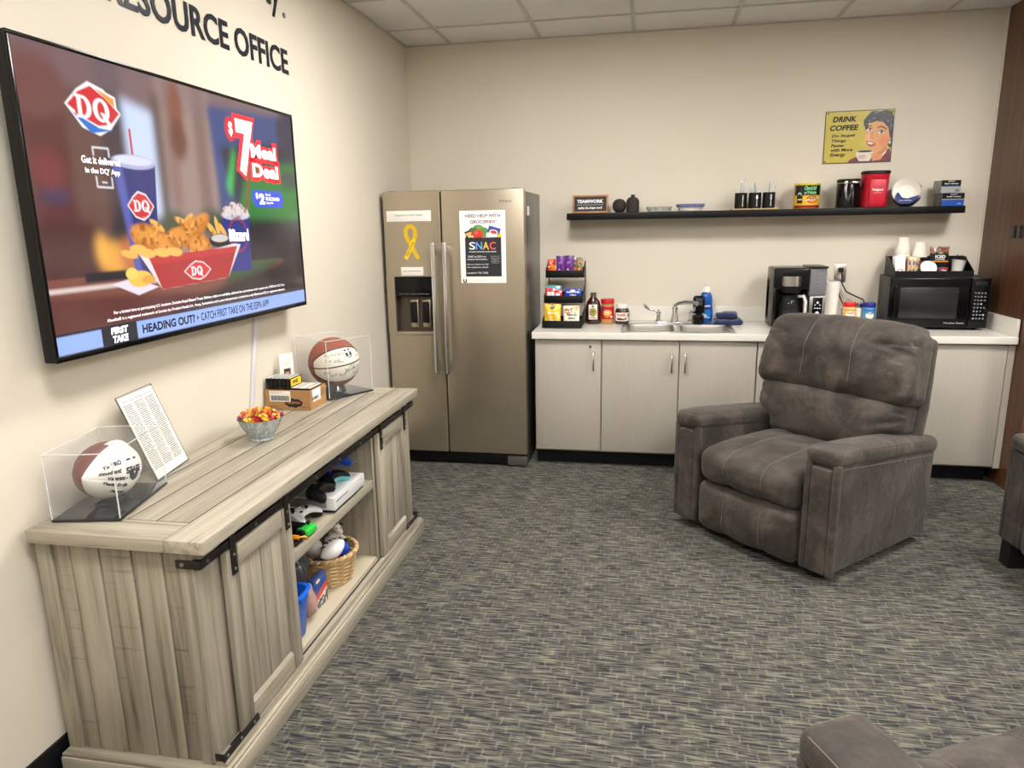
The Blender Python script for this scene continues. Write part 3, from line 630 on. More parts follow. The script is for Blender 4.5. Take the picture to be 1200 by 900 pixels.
C.poly([(3.9, 5.9), (5.2, 6.5), (10.0, 5.9), (10.5, 5.95), (9.35, 7.28), (5.08, 7.42)], (232, 216, 214)); C.poly([(4.55, 6.25), (10.2, 6.02), (9.35, 7.28), (5.08, 7.42)], (170, 34, 38)); C.poly([(4.55, 6.25), (10.2, 6.02), (10.0, 6.25), (4.7, 6.5)], (190, 46, 48), soft=.1)
for (x, y) in ((4.1, 5.95), (4.5, 6.1), (5.3, 6.1), (6.0, 6.1)): C.ell(x, y, .45, .16, (240, 184, 88), .1)
dq(7.3, 6.86, .88, .38)
C.poly([(2.6, 7.03), (3.6, 6.9), (4.9, 7.3), (3.8, 7.5)], (224, 214, 226)); C.ell(4.0, 6.95, .6, .28, (240, 190, 80)); C.ell(3.6, 6.75, .3, .2, (246, 204, 100)); C.ell(4.4, 7.0, .35, .15, (220, 160, 60))
C.ell(10.55, 1.2, .42, .5, (206, 40, 48))
C.poly([(11.95, 3.6), (14.4, 3.6), (14.62, 3.96), (14.4, 4.34), (12.0, 4.34), (11.78, 3.96)], (36, 74, 214))
for (pts) in ([(2.56, 2.95), (2.56, 2.72), (3.24, 2.70), (3.24, 2.95)], [(2.56, 3.62), (2.56, 3.93), (3.24, 3.93), (3.24, 3.62)]): C.line(pts, .06, (222, 220, 226))
C.line([(2.8, 3.78), (3.0, 3.78)], .05, (222, 220, 226))
C.rect(-.1, 8.34, 16.1, 9.1, (18, 20, 34)); C.rect(.0, 8.42, 1.84, 8.98, (150, 178, 240)); C.rect(3.5, 8.38, 16.1, 8.97, (150, 178, 240)); C.poly([(6.9, 8.58), (7.02, 8.68), (6.9, 8.78)], (20, 22, 40))
SW, SH = TVW-2*bz, TVH-bz-.016
def DQL(x, y, h, col=(240, 238, 240)):
    w = h*.95; bg = (206, 40, 46)
    C.ell(x+w*.45, y+h/2, w*.52, h/2, col); C.rect(x-w*.1, y, x+w*.3, y+h, (206, 40, 46)); C.ell(x+w*.42, y+h/2, w*.25, h*.37, bg); C.rect(x+w*.08, y, x+w*.34, y+h, col); C.rect(x-w*.06, y, x+w*.42, y+h*.11, col); C.rect(x-w*.06, y+h*.89, x+w*.42, y+h, col)
    q = x+w*1.62; C.ell(q, y+h/2, w*.55, h*.53, col); C.ell(q, y+h/2, w*.25, h*.38, bg); C.poly([(q-w*.1, y+h*.62), (q+w*.12, y+h*.6), (q+w*.62, y+h*1.08), (q+w*.35, y+h*1.15)], col)
DQL(2.12, 1.2, .68); DQL(4.12, 4.29, .38); DQL(6.88, 6.70, .34)
C.I = C.I*.93+np.array([.012, .009, .012])  # reflected haze on the screen, painted in as a faint grey-purple lift
C.panel('screen', vmat('screen_glow', .12, emit=.55), SW, SH, tv, (0, -.0028, .016+SH/2))
ss = SW/16; sz_ = SH/9
def TT(s, x0, y0, x1, y1, **k): return (s, (x0-8)*ss, .016+SH-y0*sz_, (x1-8)*ss if x1 else None, .016+SH-y1*sz_, k)
Mtw = mat('screen_white', srgb(236, 236, 244), .4, emit=.55)
text([TT('7', 10.75, .52, 12.55, 3.25, bold=.14), TT('Meal', 11.85, 1.42, 14.37, 2.42, bold=.13), TT('Deal', 11.85, 2.25, 14.47, 3.25, bold=.13)], mat('screen_red', srgb(206, 36, 44), .4, emit=.55), tv, loc=(0, -.0032, 0))
text([TT('Get it delivered', 2.02, 3.0, 3.7, 3.23, bold=.02), TT("in the DQ' App", 2.12, 3.34, 3.64, 3.57, bold=.02),
      TT('$', 10.42, .9, 10.72, 1.5, bold=.03), TT('7', 10.95, .72, 12.35, 3.05, bold=.05), TT('Meal', 12.02, 1.62, 14.2, 2.22, bold=.04), TT('Deal', 12.02, 2.45, 14.3, 3.05, bold=.04),
      TT('$', 12.1, 3.72, 12.3, 4.0, bold=.03), TT('2', 12.38, 3.74, 12.85, 4.22, bold=.06), TT('Small', 12.95, 3.72, 13.4, 3.82, bold=.01), TT('BLIZZARD', 12.95, 3.88, 14.2, 4.03, bold=.03), TT('Upgrade', 12.95, 4.09, 13.6, 4.2, bold=.01),
      TT('Blizzard', 9.68, 5.3, 11.2, 5.82, bold=.05),
      TT('For a limited time at participating U.S. locations. Excludes Royal Blizzard Treats. Delivery subject to availability, additional fees and minimum order requirements. © 2025 Am. D.Q. Corp.', 2.5, 7.9, 14.0, 8.04),
      TT("Abuelita® is a registered trademark of Société des Produits Nestlé S.A., Vevey, Switzerland, and is used with permission. Limited time only. Blizzard and DQ are registered trademarks.", 2.15, 8.12, 14.0, 8.26),
      TT('FIRST', 2.25, 8.43, 3.06, 8.66, bold=.05, shear=.12), TT('TAKE', 2.3, 8.71, 3.02, 8.95, bold=.05, shear=.12)], Mtw, tv, loc=(0, -.0036, 0))
text([TT('HEADING OUT?', 3.75, 8.52, 6.75, 8.84, bold=.035), TT('CATCH FIRST TAKE ON THE ESPN APP!', 7.15, 8.52, 12.4, 8.84, bold=.01)], mat('screen_dark', srgb(24, 26, 44), .4), tv, loc=(0, -.0036, 0))
# cable cover down the wall
g = G().rbox(0.0005, .014, -.012, .012, 0, .42, .004, f=lambda x, y, z: (x, y-(.42-z)*.26+.02*math.sin(z*7.4), z))
cc = g.build('cable_cover', mat('raceway_white', srgb(214, 214, 220), .4), loc=(0, -2.225, .775)); tag(cc, 'white cable raceway running down the wall below the television', 'cable cover')
# ================================================================ THINGS ON THE COUNTER
KT = KZ+.0013
M_rack = mat('rack_black', srgb(9, 9, 11), .45, spec=.35)
def pouch(name, label, cat, w_, h_, d_, M, m, parent=None, canvas=None, group=None, txt=None, tm=None, seed=0):
    """a crimped foil packet standing in local XZ, bottom at z=0; M = world matrix of its base"""
    t = thing(name, label, cat, M.to_translation(), rot=M.to_euler(), group=group)
    rg = random.Random(seed); ph = rg.uniform(0, 6)
    def shape(x, z, side):
        u = 2*x/w_; v = 2*z/h_-1
        b = max(0, (1-abs(v)**2.6))*max(0, (1-abs(u)**2.2)); b *= 1+.18*math.sin(7*u+3*v+ph)+.12*math.sin(11*v-5*u+ph)
        sq = 1-.06*(1-abs(v)**3)
        return (x*sq, side*(d_/2*b+.0004), z)
    nx, nz = 14, 18; g = G()
    for side in (-1, 1):
        vs = [shape((-.5+i/nx)*w_, j/nz*h_, side) for j in range(nz+1) for i in range(nx+1)]
        fs = [(j*(nx+1)+i, j*(nx+1)+i+1, (j+1)*(nx+1)+i+1, (j+1)*(nx+1)+i) for j in range(nz) for i in range(nx)]
        g.add(vs, fs if side < 0 else [tuple(reversed(f)) for f in fs])
    g.build('packet', m, t, smooth=60)
    if canvas is not None:
        canvas.panel('printed_front', vmat('print_gloss', .25), w_*.985, h_*.985, t, (0, 0, 0), fn=lambda x, y, z: (lambda q: (q[0], q[1]-.0009, q[2]))(shape(x, z+h_/2, -1)))
    if txt: text(txt, tm or M_white, t, fn=lambda x, y, z: (lambda q: (q[0], q[1]-.0016, q[2]))(shape(x, max(0, min(h_, z)), -1)))
    return t
RX0, RX1 = .992, 1.247; rc = (RX0+RX1)/2; rw = (RX1-RX0)/2
rk = thing('snack_rack', 'black three-tier snack rack at the left end of the counter', 'rack', (rc, 0, KT))
# tiers: (front y, back y, bottom z, lip height)
TIERS = [(-.45, -.29, .004, .045), (-.36, -.20, .155, .048), (-.27, -.12, .312, .050)]
g = G()
for sx in (-rw, rw-.005):
    g = G(); g.rbox(sx, sx+.005, -.125, -.108, .002, .375, .001)
    for (yf, yb, zb, lh) in TIERS: g.prism([(yf-.004, zb), (-.125, zb), (-.125, zb+lh*2.1), (yb, zb+lh*1.9), (yf-.004, zb+lh)], sx, sx+.005, 'x')
    g.build('side_frame', M_rack, rk, smooth=None)
for (yf, yb, zb, lh) in TIERS:
    g = G().box(-rw+.004, rw-.004, yf, yb, zb, zb+.003).rbox(-rw+.004, rw-.004, yf-.004, yf, zb, zb+lh, .0015).box(-rw+.004, rw-.004, yb, yb+.003, zb, zb+lh*1.3)
    g.build('tray', M_rack, rk)
def foil(n, c): return mat(n, srgb(*c), .3, vary=.1, scale=18)
def pc(w_, h_, bg, fn, n=60):
    c = Canvas(w_, h_, n, bg); fn(c); return c
def on_tier(k, x, dy, lean=-.15, rz=0, dz=0): return T(x, TIERS[k][0]+.02+dy, KT+TIERS[k][2]+.005+dz, lean, 0, rz)
# bottom tier
def popc(c):
    for i in range(26):
        rg_ = random.Random(i); c.ell(rg_.uniform(1, 9), rg_.uniform(7, 12.5), .7, .6, rg_.choice([(250, 236, 190), (246, 214, 120), (255, 246, 220)]))
    c.ell(5, 1.6, 1.5, 1.2, (30, 30, 34)); c.ell(5, 6.3, 3.4, 2.6, (247, 196, 60)); c.ell(4.6, 7.4, 2.6, 1.8, (240, 160, 40), a=.7)
pouch('snack_bag', 'yellow bag of popcorn with a black badge, left on the lowest rack tier', 'snack', .112, .145, .035, on_tier(0, rc-.063, .0), foil('foil_yellow', (238, 190, 50)), canvas=pc(10, 13, (242, 196, 58), popc), txt=[('POP', -.012, .135, .012, .124, dict(bold=.03)), ('popcorn', -.032, .092, .032, .075, dict(bold=.02))])
def keb(c):
    for i in range(34):
        rg_ = random.Random(50+i); c.ell(rg_.uniform(.3, 9.7), rg_.uniform(.6, 4.6), .55, .4, rg_.choice([(176, 120, 70), (208, 160, 104), (140, 84, 44)]), rg_.uniform(0, 3))
    c.rect(.6, 4.8, 9.4, 9.4, (247, 240, 224)); c.ell(5, 11, 3.6, 1.1, (118, 66, 40)); c.ell(5, 10.6, 2.4, .6, (190, 140, 96))
pouch('snack_bag', 'cream bag of cookies with brown bits printed on it, right on the lowest rack tier', 'snack', .108, .135, .032, on_tier(0, rc+.062, .0, rz=.05), foil('foil_cream', (240, 228, 200)), canvas=pc(10, 13, (240, 226, 196), keb), txt=[('Famous', -.036, .088, .036, .068, dict(shear=.25, bold=.03)), ('Amos', -.026, .064, .028, .046, dict(shear=.25, bold=.03))], tm=M_dink, seed=3)
# middle tier
for i, (dx, dy) in enumerate(((-.085, 0), (-.045, .006), (-.068, .03))):
    pouch('snack_bar', ['red and white snack packet leaning left on the middle rack tier', 'red snack packet lying beside the blue packet on the middle rack tier', 'teal snack packet standing behind the red ones on the middle rack tier'][i], 'snack', .075 if i < 2 else .10, .092 if i != 1 else .07, .02, on_tier(1, rc+dx, dy, -.1, [.06, -.1, 0][i], .006*i), foil(['foil_red', 'foil_red', 'foil_teal'][i], [(204, 44, 60), (204, 44, 60), (60, 170, 190)][i]),
          canvas=pc(8, 9, [(206, 46, 62), (200, 40, 54), (56, 168, 190)][i], lambda c: (c.rect(1.2, 2.6, 6.6, 6.2, (244, 226, 226)), c.ell(6.5, 1.2, 1, .7, (250, 240, 240)))), txt=[('MINI', -.02, .062, .02, .05, dict(bold=.03)), ] if i == 2 else None, seed=i)
pouch('snack_bar', 'blue foil snack packet on the right of the middle rack tier', 'snack', .118, .085, .024, on_tier(1, rc+.062, .004, -.1), foil('foil_blue', (24, 66, 180)), canvas=pc(12, 8.5, (22, 62, 176), lambda c: (c.ell(6, 7.6, 4, 1.1, (60, 140, 220)), c.ell(6, 1.2, 1.6, .6, (220, 232, 250)))), txt=[('Rice Krispies', -.044, .07, .044, .056, dict(bold=.03)), ('Treats', -.024, .05, .024, .038, dict(bold=.03))], seed=9)
# top tier
for i, (dx, dy, col, nm, rz) in enumerate(((-.092, .03, (206, 62, 40), 'orange-red fruit snack packet at the left of the top rack tier', .3), (-.076, .014, (232, 120, 40), 'small orange packet in front of the red one on the top rack tier', .1), (-.032, .012, (98, 40, 132), 'purple raisin packet, left one of the pair on the top rack tier', 0), (.026, .012, (98, 40, 132), 'purple raisin packet, right one of the pair on the top rack tier', -.05), (.074, .038, (120, 104, 80), 'brown nut packet behind the white one on the top rack tier', .1), (.092, .014, (150, 130, 90), 'tan nut packet at the right end of the top rack tier', -.2))):
    h_ = [.115, .075, .138, .140, .125, .118][i]; w_ = [.058, .045, .06, .066, .065, .05][i]
    def pf(c, i=i):
        if i in (2, 3):
            for q in range(12): rg_ = random.Random(q+i); c.ell(rg_.uniform(1.5, 4.5), rg_.uniform(7.5, 11), .45, .35, (206, 180, 216))
            c.ell(3, 4, 1.5, .9, (150, 90, 180)); c.rect(0, 0, 6, .8, (70, 26, 100))
        else:
            for q in range(10): rg_ = random.Random(q*7+i); c.ell(rg_.uniform(.5, 5.5), rg_.uniform(1, 11), .8, .6, rg_.choice([(240, 220, 180), (90, 60, 40), (250, 160, 60), (60, 66, 60)]))
    pouch('snack_packet', nm, 'snack', w_, h_, .018, on_tier(2, rc+dx, dy, -.08, rz), foil('foil_%d' % i, col), canvas=pc(6, 12, col, pf, 40), seed=i+20)
for i, dx in enumerate((-.075, .0, .065)):
    t = thing('snack_bar', ['orange wrapped bar lying at the front left of the top rack tier', 'orange wrapped bar lying in the middle of the top rack tier', 'pink-orange wrapped bar lying at the front right of the top rack tier'][i], 'snack', (rc+dx, TIERS[2][0]+.012, KZ+.347))
    G().rbox(-.036, .036, -.009, .009, .0, .016, .006, k=2, f=lambda x, y, z: (x, y*(1-.5*(abs(x)/.036)**6), z)).build('wrapper', foil('bar_%d' % i, [(236, 140, 70), (240, 130, 40), (226, 110, 80)][i]), t)
    # the bars lie on a liner
G().box(-rw+.006, rw-.006, -.268, -.25, .3155, .3445).build('tray_liner', M_rack, rk, smooth=None)
# syrup, peanut butter, chocolate spread
M_amber = mat('dark_syrup', srgb(58, 22, 14), .12, coat=.5)
sy = thing('syrup_bottle', 'dark syrup bottle with a gold oval label on the counter beside the rack', 'bottle', (1.306, -.205, KT))
G().lathe([(.046, 0), (.05, .004), (.051, .02), (.0515, .09), (.05, .12), (.042, .15), (.028, .17), (.019, .178), (.018, .19)], 32, mi=0, sx=1, sy=.72).build('bottle', M_amber, sy)
G().lathe([(.018, .186), (.02, .187), (.02, .207), (.018, .209)], 24).build('cap', mat('cap_olive', srgb(96, 92, 66), .4), sy)
C = Canvas(5, 10, 50, (236, 232, 222)); C.ell(2.5, 5.2, 2.1, 2.9, (150, 128, 52)); C.ell(2.5, 5.2, 1.8, 2.5, (168, 146, 66)); C.rect(.6, 8.6, 4.4, 9.2, (120, 120, 110)); C.ell(2.5, 1.3, .8, .6, (60, 60, 60))
C.panel('label', vmat('print_matt'), .058, .10, sy, (0, 0, .082), fn=lambda x, y, z: (x, -.0375*math.sqrt(max(0, 1-(x/.0525)**2))-.0008, z))
text([('ORGANIC', -.013, .092, .013, .087, dict(bold=.03)), ('SYRUP', -.01, .084, .01, .079, dict(bold=.03))], M_dink, sy, loc=(0, -.0392, 0))
pbj = thing('peanut_butter_jar', 'jar of peanut butter with a red lid and red label', 'jar', (1.401, -.195, KT))
G().lathe([(.038, 0), (.043, .004), (.044, .012), (.044, .125), (.04, .134), (.038, .138)], 32).build('jar', mat('peanut_butter', srgb(186, 140, 86), .25, coat=.4), pbj)
G().lathe([(.0385, .134), (.0445, .135), (.0455, .14), (.0455, .162), (.044, .166), (0, .167)], 36).build('lid', mat('red_lid', srgb(200, 36, 40), .35), pbj)
C = Canvas(9, 8, 70, (190, 34, 40)); C.ell(4.6, 4.0, 2.6, 2.1, (238, 150, 60)); C.ell(4.1, 4.4, 1.6, 1.0, (250, 196, 110)); C.ell(2.2, 1.6, .9, .7, (50, 90, 170)); C.ell(7, 6.4, .8, .6, (245, 240, 235)); C.ell(4.3, 6.3, 1.1, .7, (222, 120, 50))
C.panel('label', vmat('print_gloss'), .11, .085, pbj, (0, 0, .075), wrap=.0447)
text([('Creamy', -.02, .09, .022, .074, dict(bold=.03, shear=.2))], mat('print_white'), pbj, wrap=.0453)
nu = thing('spread_jar', 'jar of chocolate hazelnut spread with a white lid next to the peanut butter', 'jar', (1.499, -.195, KT))
G().lathe([(.036, 0), (.044, .004), (.049, .02), (.049, .07), (.046, .09), (.038, .103), (.036, .108)], 32).build('jar', mat('chocolate', srgb(52, 26, 18), .15, coat=.5), nu)
G().lathe([(.037, .105), (.042, .106), (.0425, .11), (.0425, .132), (.041, .135), (0, .136)], 36).build('lid', mat('white_plastic', srgb(232, 230, 226), .35), nu)
C = Canvas(10, 6, 70, (236, 232, 226)); C.ell(3.4, 4.6, 2.0, .9, (112, 62, 34)); C.ell(7.2, 4.4, 1.2, .8, (170, 120, 76)); C.ell(5.2, 4.9, 1.4, .5, (74, 38, 22)); C.rect(8.6, 1, 9.8, 3, (60, 130, 60))
C.panel('label', vmat('print_gloss'), .105, .056, nu, (0, 0, .05), wrap=.0497)
text([('nutella', -.034, .073, .026, .055, dict(bold=.03))], mat('print_red', srgb(200, 30, 36), .4), nu, wrap=.0503)
# soap bottle, black brush caddy, cloths
so = thing('dish_soap', 'tall blue dish soap bottle with white cap behind the faucet', 'bottle', (2.048, -.105, KT))
G().lathe([(.04, 0), (.045, .005), (.046, .02), (.047, .08), (.042, .12), (.04, .15), (.036, .18), (.026, .2), (.022, .205)], 32, sy=.6).build('bottle', mat('soap_blue', srgb(14, 84, 176), .12, coat=.5), so)
G().lathe([(.028, .204), (.027, .21), (.016, .235), (.014, .24)], 24).build('cap', mat('white_plastic'), so)
G().lathe([(.012, .24), (.011, .25), (.006, .262), (.003, .265)], 18).build('nozzle', mat('clear_grey', srgb(190, 192, 196), .2), so)
C = Canvas(6, 12, 50, (14, 84, 176)); C.ell(3, 4.2, 2.6, 1.7, (16, 50, 130)); C.ell(3.6, 8.2, 2.2, 2.8, (30, 120, 210)); C.ell(2.2, 9.4, 1.9, 1.1, (236, 240, 246), .6); C.ell(4.2, 10.5, 1.3, .6, (120, 190, 240))
C.panel('label', vmat('print_gloss'), .07, .13, so, (0, 0, .085), fn=lambda x, y, z: (x, -.0282*math.sqrt(max(0, 1-(x/.0475)**2))-.0012, z))
text([('Dawn', -.026, .125, .026, .105, dict(bold=.03, shear=.2))], mat('print_white'), so, loc=(0, -.0295, 0))
sp = thing('soap_dispenser', 'small glossy black soap bottle standing behind the faucet spout', 'soap dispenser', (1.998, -.168, KT))
G().rbox(-.035, .035, -.022, .022, .0, .062, .016, k=3).rbox(-.038, .038, -.02, .02, .064, .185, .019, k=3).build('body', M_blk, sp)
G().rbox(-.012, .012, -.016, .016, .060, .066, .003).build('neck', M_blkm, sp)
G().rbox(-.022, .022, -.0225, -.019, .12, .165, .002).build('window', mat('smoke', srgb(60, 62, 70), .1), sp)
M_navy = mat('navy_cloth', srgb(32, 42, 88), .95, vary=.15, scale=90, bump=.4, bscale=400, sheen=.3)
def cloth(name, label, x0, x1, y0, y1, z0, z1, seed, rz=0):
    g = G(); cx, cy = (x0+x1)/2, (y0+y1)/2
    def f(x, y, z):
        n = noise.noise(Vector((x*18+seed, y*18, z*10)))*.008; e = noise.noise(Vector((x*40, y*40+seed, z*30)))*.003
        return (x+e, y+e, max(z, 0)+(n+e if z > .006 else 0))
    g.rbox(x0-cx, x1-cx, y0-cy, y1-cy, 0, z1-z0, (z1-z0)/2*.95, k=3, n=14, f=f)
    g.rbox(x0-cx+.01, x1-cx-.004, y0-cy+.004, y1-cy-.004, (z1-z0)*.3, (z1-z0)*.55, .004, k=1, n=10, f=lambda x, y, z: (x*1.03, y*1.03, z))
    return tag(g.build(name, M_navy, loc=(cx, cy, z0), rot=(0, 0, rz)), label, 'cloth')
cloth('dish_cloth', 'navy dish cloth folded flat on the counter, under the smaller one', 2.095, 2.275, -.25, -.12, KZ+.0015, KZ+.036, 1, .05)
cloth('dish_cloth', 'smaller navy cloth rolled on top of the flat folded one', 2.108, 2.245, -.22, -.13, KZ+.041, KZ+.078, 5, -.04)
# coffee maker
cm = thing('coffee_maker', 'black drip coffee maker with glass carafe and clear water tank', 'coffee maker', (2.592, -.22, KT)); 
M_cb = mat('coffee_black', srgb(9, 9, 11), .28, spec=.4)
G().rbox(-.16, .155, -.13, .13, 0, .035, .01, k=2).build('base', M_cb, cm)
G().rbox(-.16, .05, .02, .13, .035, .30, .01, k=2).build('column', M_cb, cm)
G().rbox(-.16, .05, -.125, .13, .24, .372, .014, k=2).rbox(-.16, -.145, -.125, .13, .03, .25, .004).build('housing', M_cb, cm)
fb = G().lathe([(.05, .215), (.062, .225), (.066, .25), (.066, .33), (.06, .335)], 28, T(-.055, -.09, 0)).build('filter_basket', M_blkm, cm)
G().lathe([(.0672, .262), (.0672, .322)], 36, T(-.055, -.09, 0), cap=False).build('steel_band', mat('brushed_band', srgb(190, 188, 184), .3, 1), fb)
wt = G().rbox(.054, .155, -.10, .12, .20, .372, .008, k=2).build('water_tank', mat('smoky_tank', srgb(120, 120, 126), .12, coat=.4, vary=.06, scale=6), cm)
text([('10', .09, .35, .102, .343), ('8', .092, .325, .1, .318), ('6', .092, .30, .1, .293), ('4', .092, .275, .1, .268), ('2', .092, .25, .1, .243), ('MAX', .115, .352, .135, .346)], M_blkm, wt, loc=(0, -.1012, 0))
G().rbox(.05, .16, -.112, .125, .368, .379, .004).build('tank_lid', M_cb, cm)
G().rbox(.056, .152, -.126, .05, .034, .20, .005).build('control_tower', mat('tower_steel', srgb(170, 168, 166), .3, .9), cm)
cp = G().rbox(.076, .132, -.131, -.124, .03, .19, .002).build('control_panel', M_blk, cm)
g = G().lathe([(.011, 0), (.011, .002)], 20, T(.104, -.1315, .095, rx=PI/2)).lathe([(.007, 0), (.007, .002)], 16, T(.104, -.1315, .16, rx=PI/2))
for (x, z) in ((.09, .125), (.104, .125), (.118, .125), (.09, .145), (.118, .145), (.09, .06), (.104, .06), (.118, .06)): g.rbox(x-.004, x+.004, -.133, -.1312, z-.003, z+.003, .001)
g.build('button', mat('button_white', srgb(220, 226, 232), .4), cp, kind='stuff')
ca = G().lathe([(.05, .036), (.062, .045), (.068, .08), (.062, .13), (.05, .17), (.046, .185), (.048, .195)], 32, T(-.05, -.07, 0), cap=False).build('carafe', mat('carafe_glass', srgb(60, 64, 68), .03, alpha=.25, spec=.9), cm)
G().lathe([(.0, .04), (.058, .046), (.065, .08), (.062, .105), (0, .105)], 32, T(-.05, -.07, 0), cap=False).build('coffee', mat('coffee_liquid', srgb(18, 10, 8), .1), ca)
G().lathe([(.05, .19), (.051, .205), (.03, .212), (0, .212)], 28, T(-.05, -.07, 0)).build('carafe_lid', M_blkm, ca)
G().tube([(-.005, -.1, .195), (.02, -.135, .198), (.03, -.145, .17), (.03, -.145, .10), (.015, -.13, .07)], [.009, .010, .010, .009, .007], 10).build('carafe_handle', mat('handle_white', srgb(214, 210, 204), .3), ca)
# paper towel roll, shakers, outlet
pt = thing('paper_towel_roll', 'white paper towel roll standing beside the coffee maker', 'paper towels', (2.802, -.19, KT))
G().lathe([(.019, 0), (.052, 0), (.052, .278), (.05, .28), (.019, .28), (.019, .0)], 40, cap=False).build('paper', mat('towel_paper', srgb(240, 236, 230), .95, bump=.3, bscale=200), pt)
G().lathe([(.0185, .002), (.0185, .279), (.017, .279), (.017, .002)], 24, cap=False).build('core', mat('cardboard', srgb(172, 140, 100), .9), pt)
def shaker(x, y, h_, r_, lid, body, label, band, txt):
    t = thing('condiment_canister', label, 'canister', (x, y, KT))
    G().lathe([(r_*.95, 0), (r_, .003), (r_, h_-.026), (r_*.9, h_-.02)], 28).build('canister', mat(band, srgb(*body), .35), t)
    G().lathe([(r_*1.04, h_-.028), (r_*1.07, h_-.026), (r_*1.07, h_-.003), (r_, h_), (0, h_)], 28).build('lid', mat(band+'_lid', srgb(*lid), .35), t)
    C = Canvas(8, 8, 50, body); C.ell(4, 3, 2.4, 1.7, (246, 236, 222)); C.ell(4.6, 6.4, 2.6, 1.2, tuple(min(255, int(c*1.1)) for c in body)); C.ell(4, 6.2, 1.0, .7, (230, 150, 60)); C.rect(0, 0, 8, .4, lid)
    C.panel('label', vmat('print_gloss'), r_*2.4, h_*.6, t, (0, 0, h_*.42), wrap=r_*1.012)
    text([(txt, -r_*.5, h_*.62, r_*.5, h_*.54, dict(bold=.02))], M_dink, t, wrap=r_*1.025)
shaker(2.905, -.26, .155, .036, (206, 32, 36), (240, 196, 120), 'creamer canister with a red lid beside the paper towels', 'can_orange', 'Creamer')
shaker(3.02, -.26, .152, .036, (28, 36, 120), (70, 140, 206), 'creamer canister with a dark blue lid beside the microwave', 'can_blue', 'Vanilla')
sg = thing('sugar_shaker', 'small cream sugar jar with a steel lid between the two canisters', 'jar', (2.963, -.225, KT))
G().lathe([(.026, 0), (.03, .004), (.03, .11), (.026, .12)], 24).build('jar', mat('sugar_jar', srgb(226, 216, 196), .3), sg)
G().lathe([(.028, .118), (.029, .14), (.02, .146), (.006, .150)], 24).build('lid', M_bar, sg)
G().lathe([(.004, 0), (.004, .022)], 10, T(0, -.005, .145, ry=1.2)).build('flap', M_bar, sg)
ol = thing('wall_outlet', 'steel double wall outlet with a black plug above the paper towels', 'outlet', (2.898, -.0005, 1.20))
G().rbox(-.036, .036, -.006, 0, -.058, .058, .003).build('plate', mat('outlet_steel', srgb(190, 186, 178), .3, 1), ol)
for z in (-.022, .022): G().lathe([(.016, 0), (.016, .003)], 24, T(0, -.0058, z, rx=PI/2)).build('socket', mat('socket_grey', srgb(200, 198, 192), .4), ol)
pg = thing('power_cord', 'black power cord drooping from the wall outlet down behind the canisters', 'cord', (2.898, -.009, 1.222))
G().rbox(-.014, .014, -.028, -.001, -.014, .014, .005, k=2).build('plug', M_blkm, pg)
G().tube([(0, -.026, -.004), (.004, -.032, -.03), (.01, -.03, -.09), (.04, -.03, -.14), (.10, -.03, -.17), (.145, -.035, -.19), (.165, -.04, -.24), (.17, -.05, -.30), (.18, -.06, -.333)], .0042, 8).build('cable', M_blkm, pg)
p2 = G().tube([(2.885, -.03, 1.10), (2.90, -.03, 1.05), (2.925, -.035, 1.0), (2.94, -.05, .93), (2.95, -.06, .888)], .0042, 8).build('power_cord', M_blkm); tag(p2, 'short piece of black cord showing between paper towels and canisters', 'cord')
# microwave, turned a little
mw_rz = -.09
mw = thing('microwave', 'black countertop microwave oven at the right end of the counter', 'microwave', (3.372, -.358, KT), mw_rz)
mh = .268; MD = .300; MH = .312
G().rbox(-mh, mh, .012, MD, .012, MH, .006, k=2).build('case', mat('microwave_case', srgb(42, 43, 45), .45, bump=.1, bscale=500), mw)
for sx in (-.22, .22):
    for sy in (.05, .26): G().cyl(sx, sy, 0, .013, .014, 12).build('foot', M_blkm, mw)
xd = .165
d = G()
d.rbox(-mh, xd, -.012, .012, .014, MH-.002, .008, k=2); d = d.build('door', M_blk, mw)
G().rbox(-mh+.058, xd-.062, -.0135, -.0115, .068, MH-.058, .001).build('window', mat('door_window', srgb(34, 35, 36), .25), d)
G().rbox(-mh+.022, -mh+.036, -.03, -.022, .05, MH-.05, .006, k=2).rbox(-mh+.022, -mh+.036, -.024, -.01, .05, .065, .003).rbox(-mh+.022, -mh+.036, -.024, -.01, MH-.065, MH-.05, .003).build('handle', M_blk, d)
cp = G().rbox(xd+.002, mh, -.010, .012, .014, MH-.002, .006, k=2).build('control_panel', M_blk, mw)
G().rbox(xd+.02, mh-.02, -.0112, -.0098, MH-.05, MH-.022, .001).build('display', mat('display_dark', srgb(30, 34, 34), .15), cp)
g = []
for r_ in range(8):
    for c_ in range(4):
        if r_ in (3, 4, 5, 6) and c_ == 3 and r_ % 2: continue
        x = xd+.022+c_*.017; z = MH-.085-r_*.0215; g.append((['Pop', 'Pot', 'Bev', 'Din'][c_] if r_ < 3 else str((r_*3+c_) % 10), x, z, x+.010, z-.009, dict(bold=.02)))
text(g, mat('key_print', srgb(170, 172, 172), .5), cp, loc=(0, -.0112, 0))
text([('Hamilton Beach', xd-.125, .048, xd-.02, .038, dict(bold=.02))], mat('key_print'), d, loc=(0, -.0128, 0))
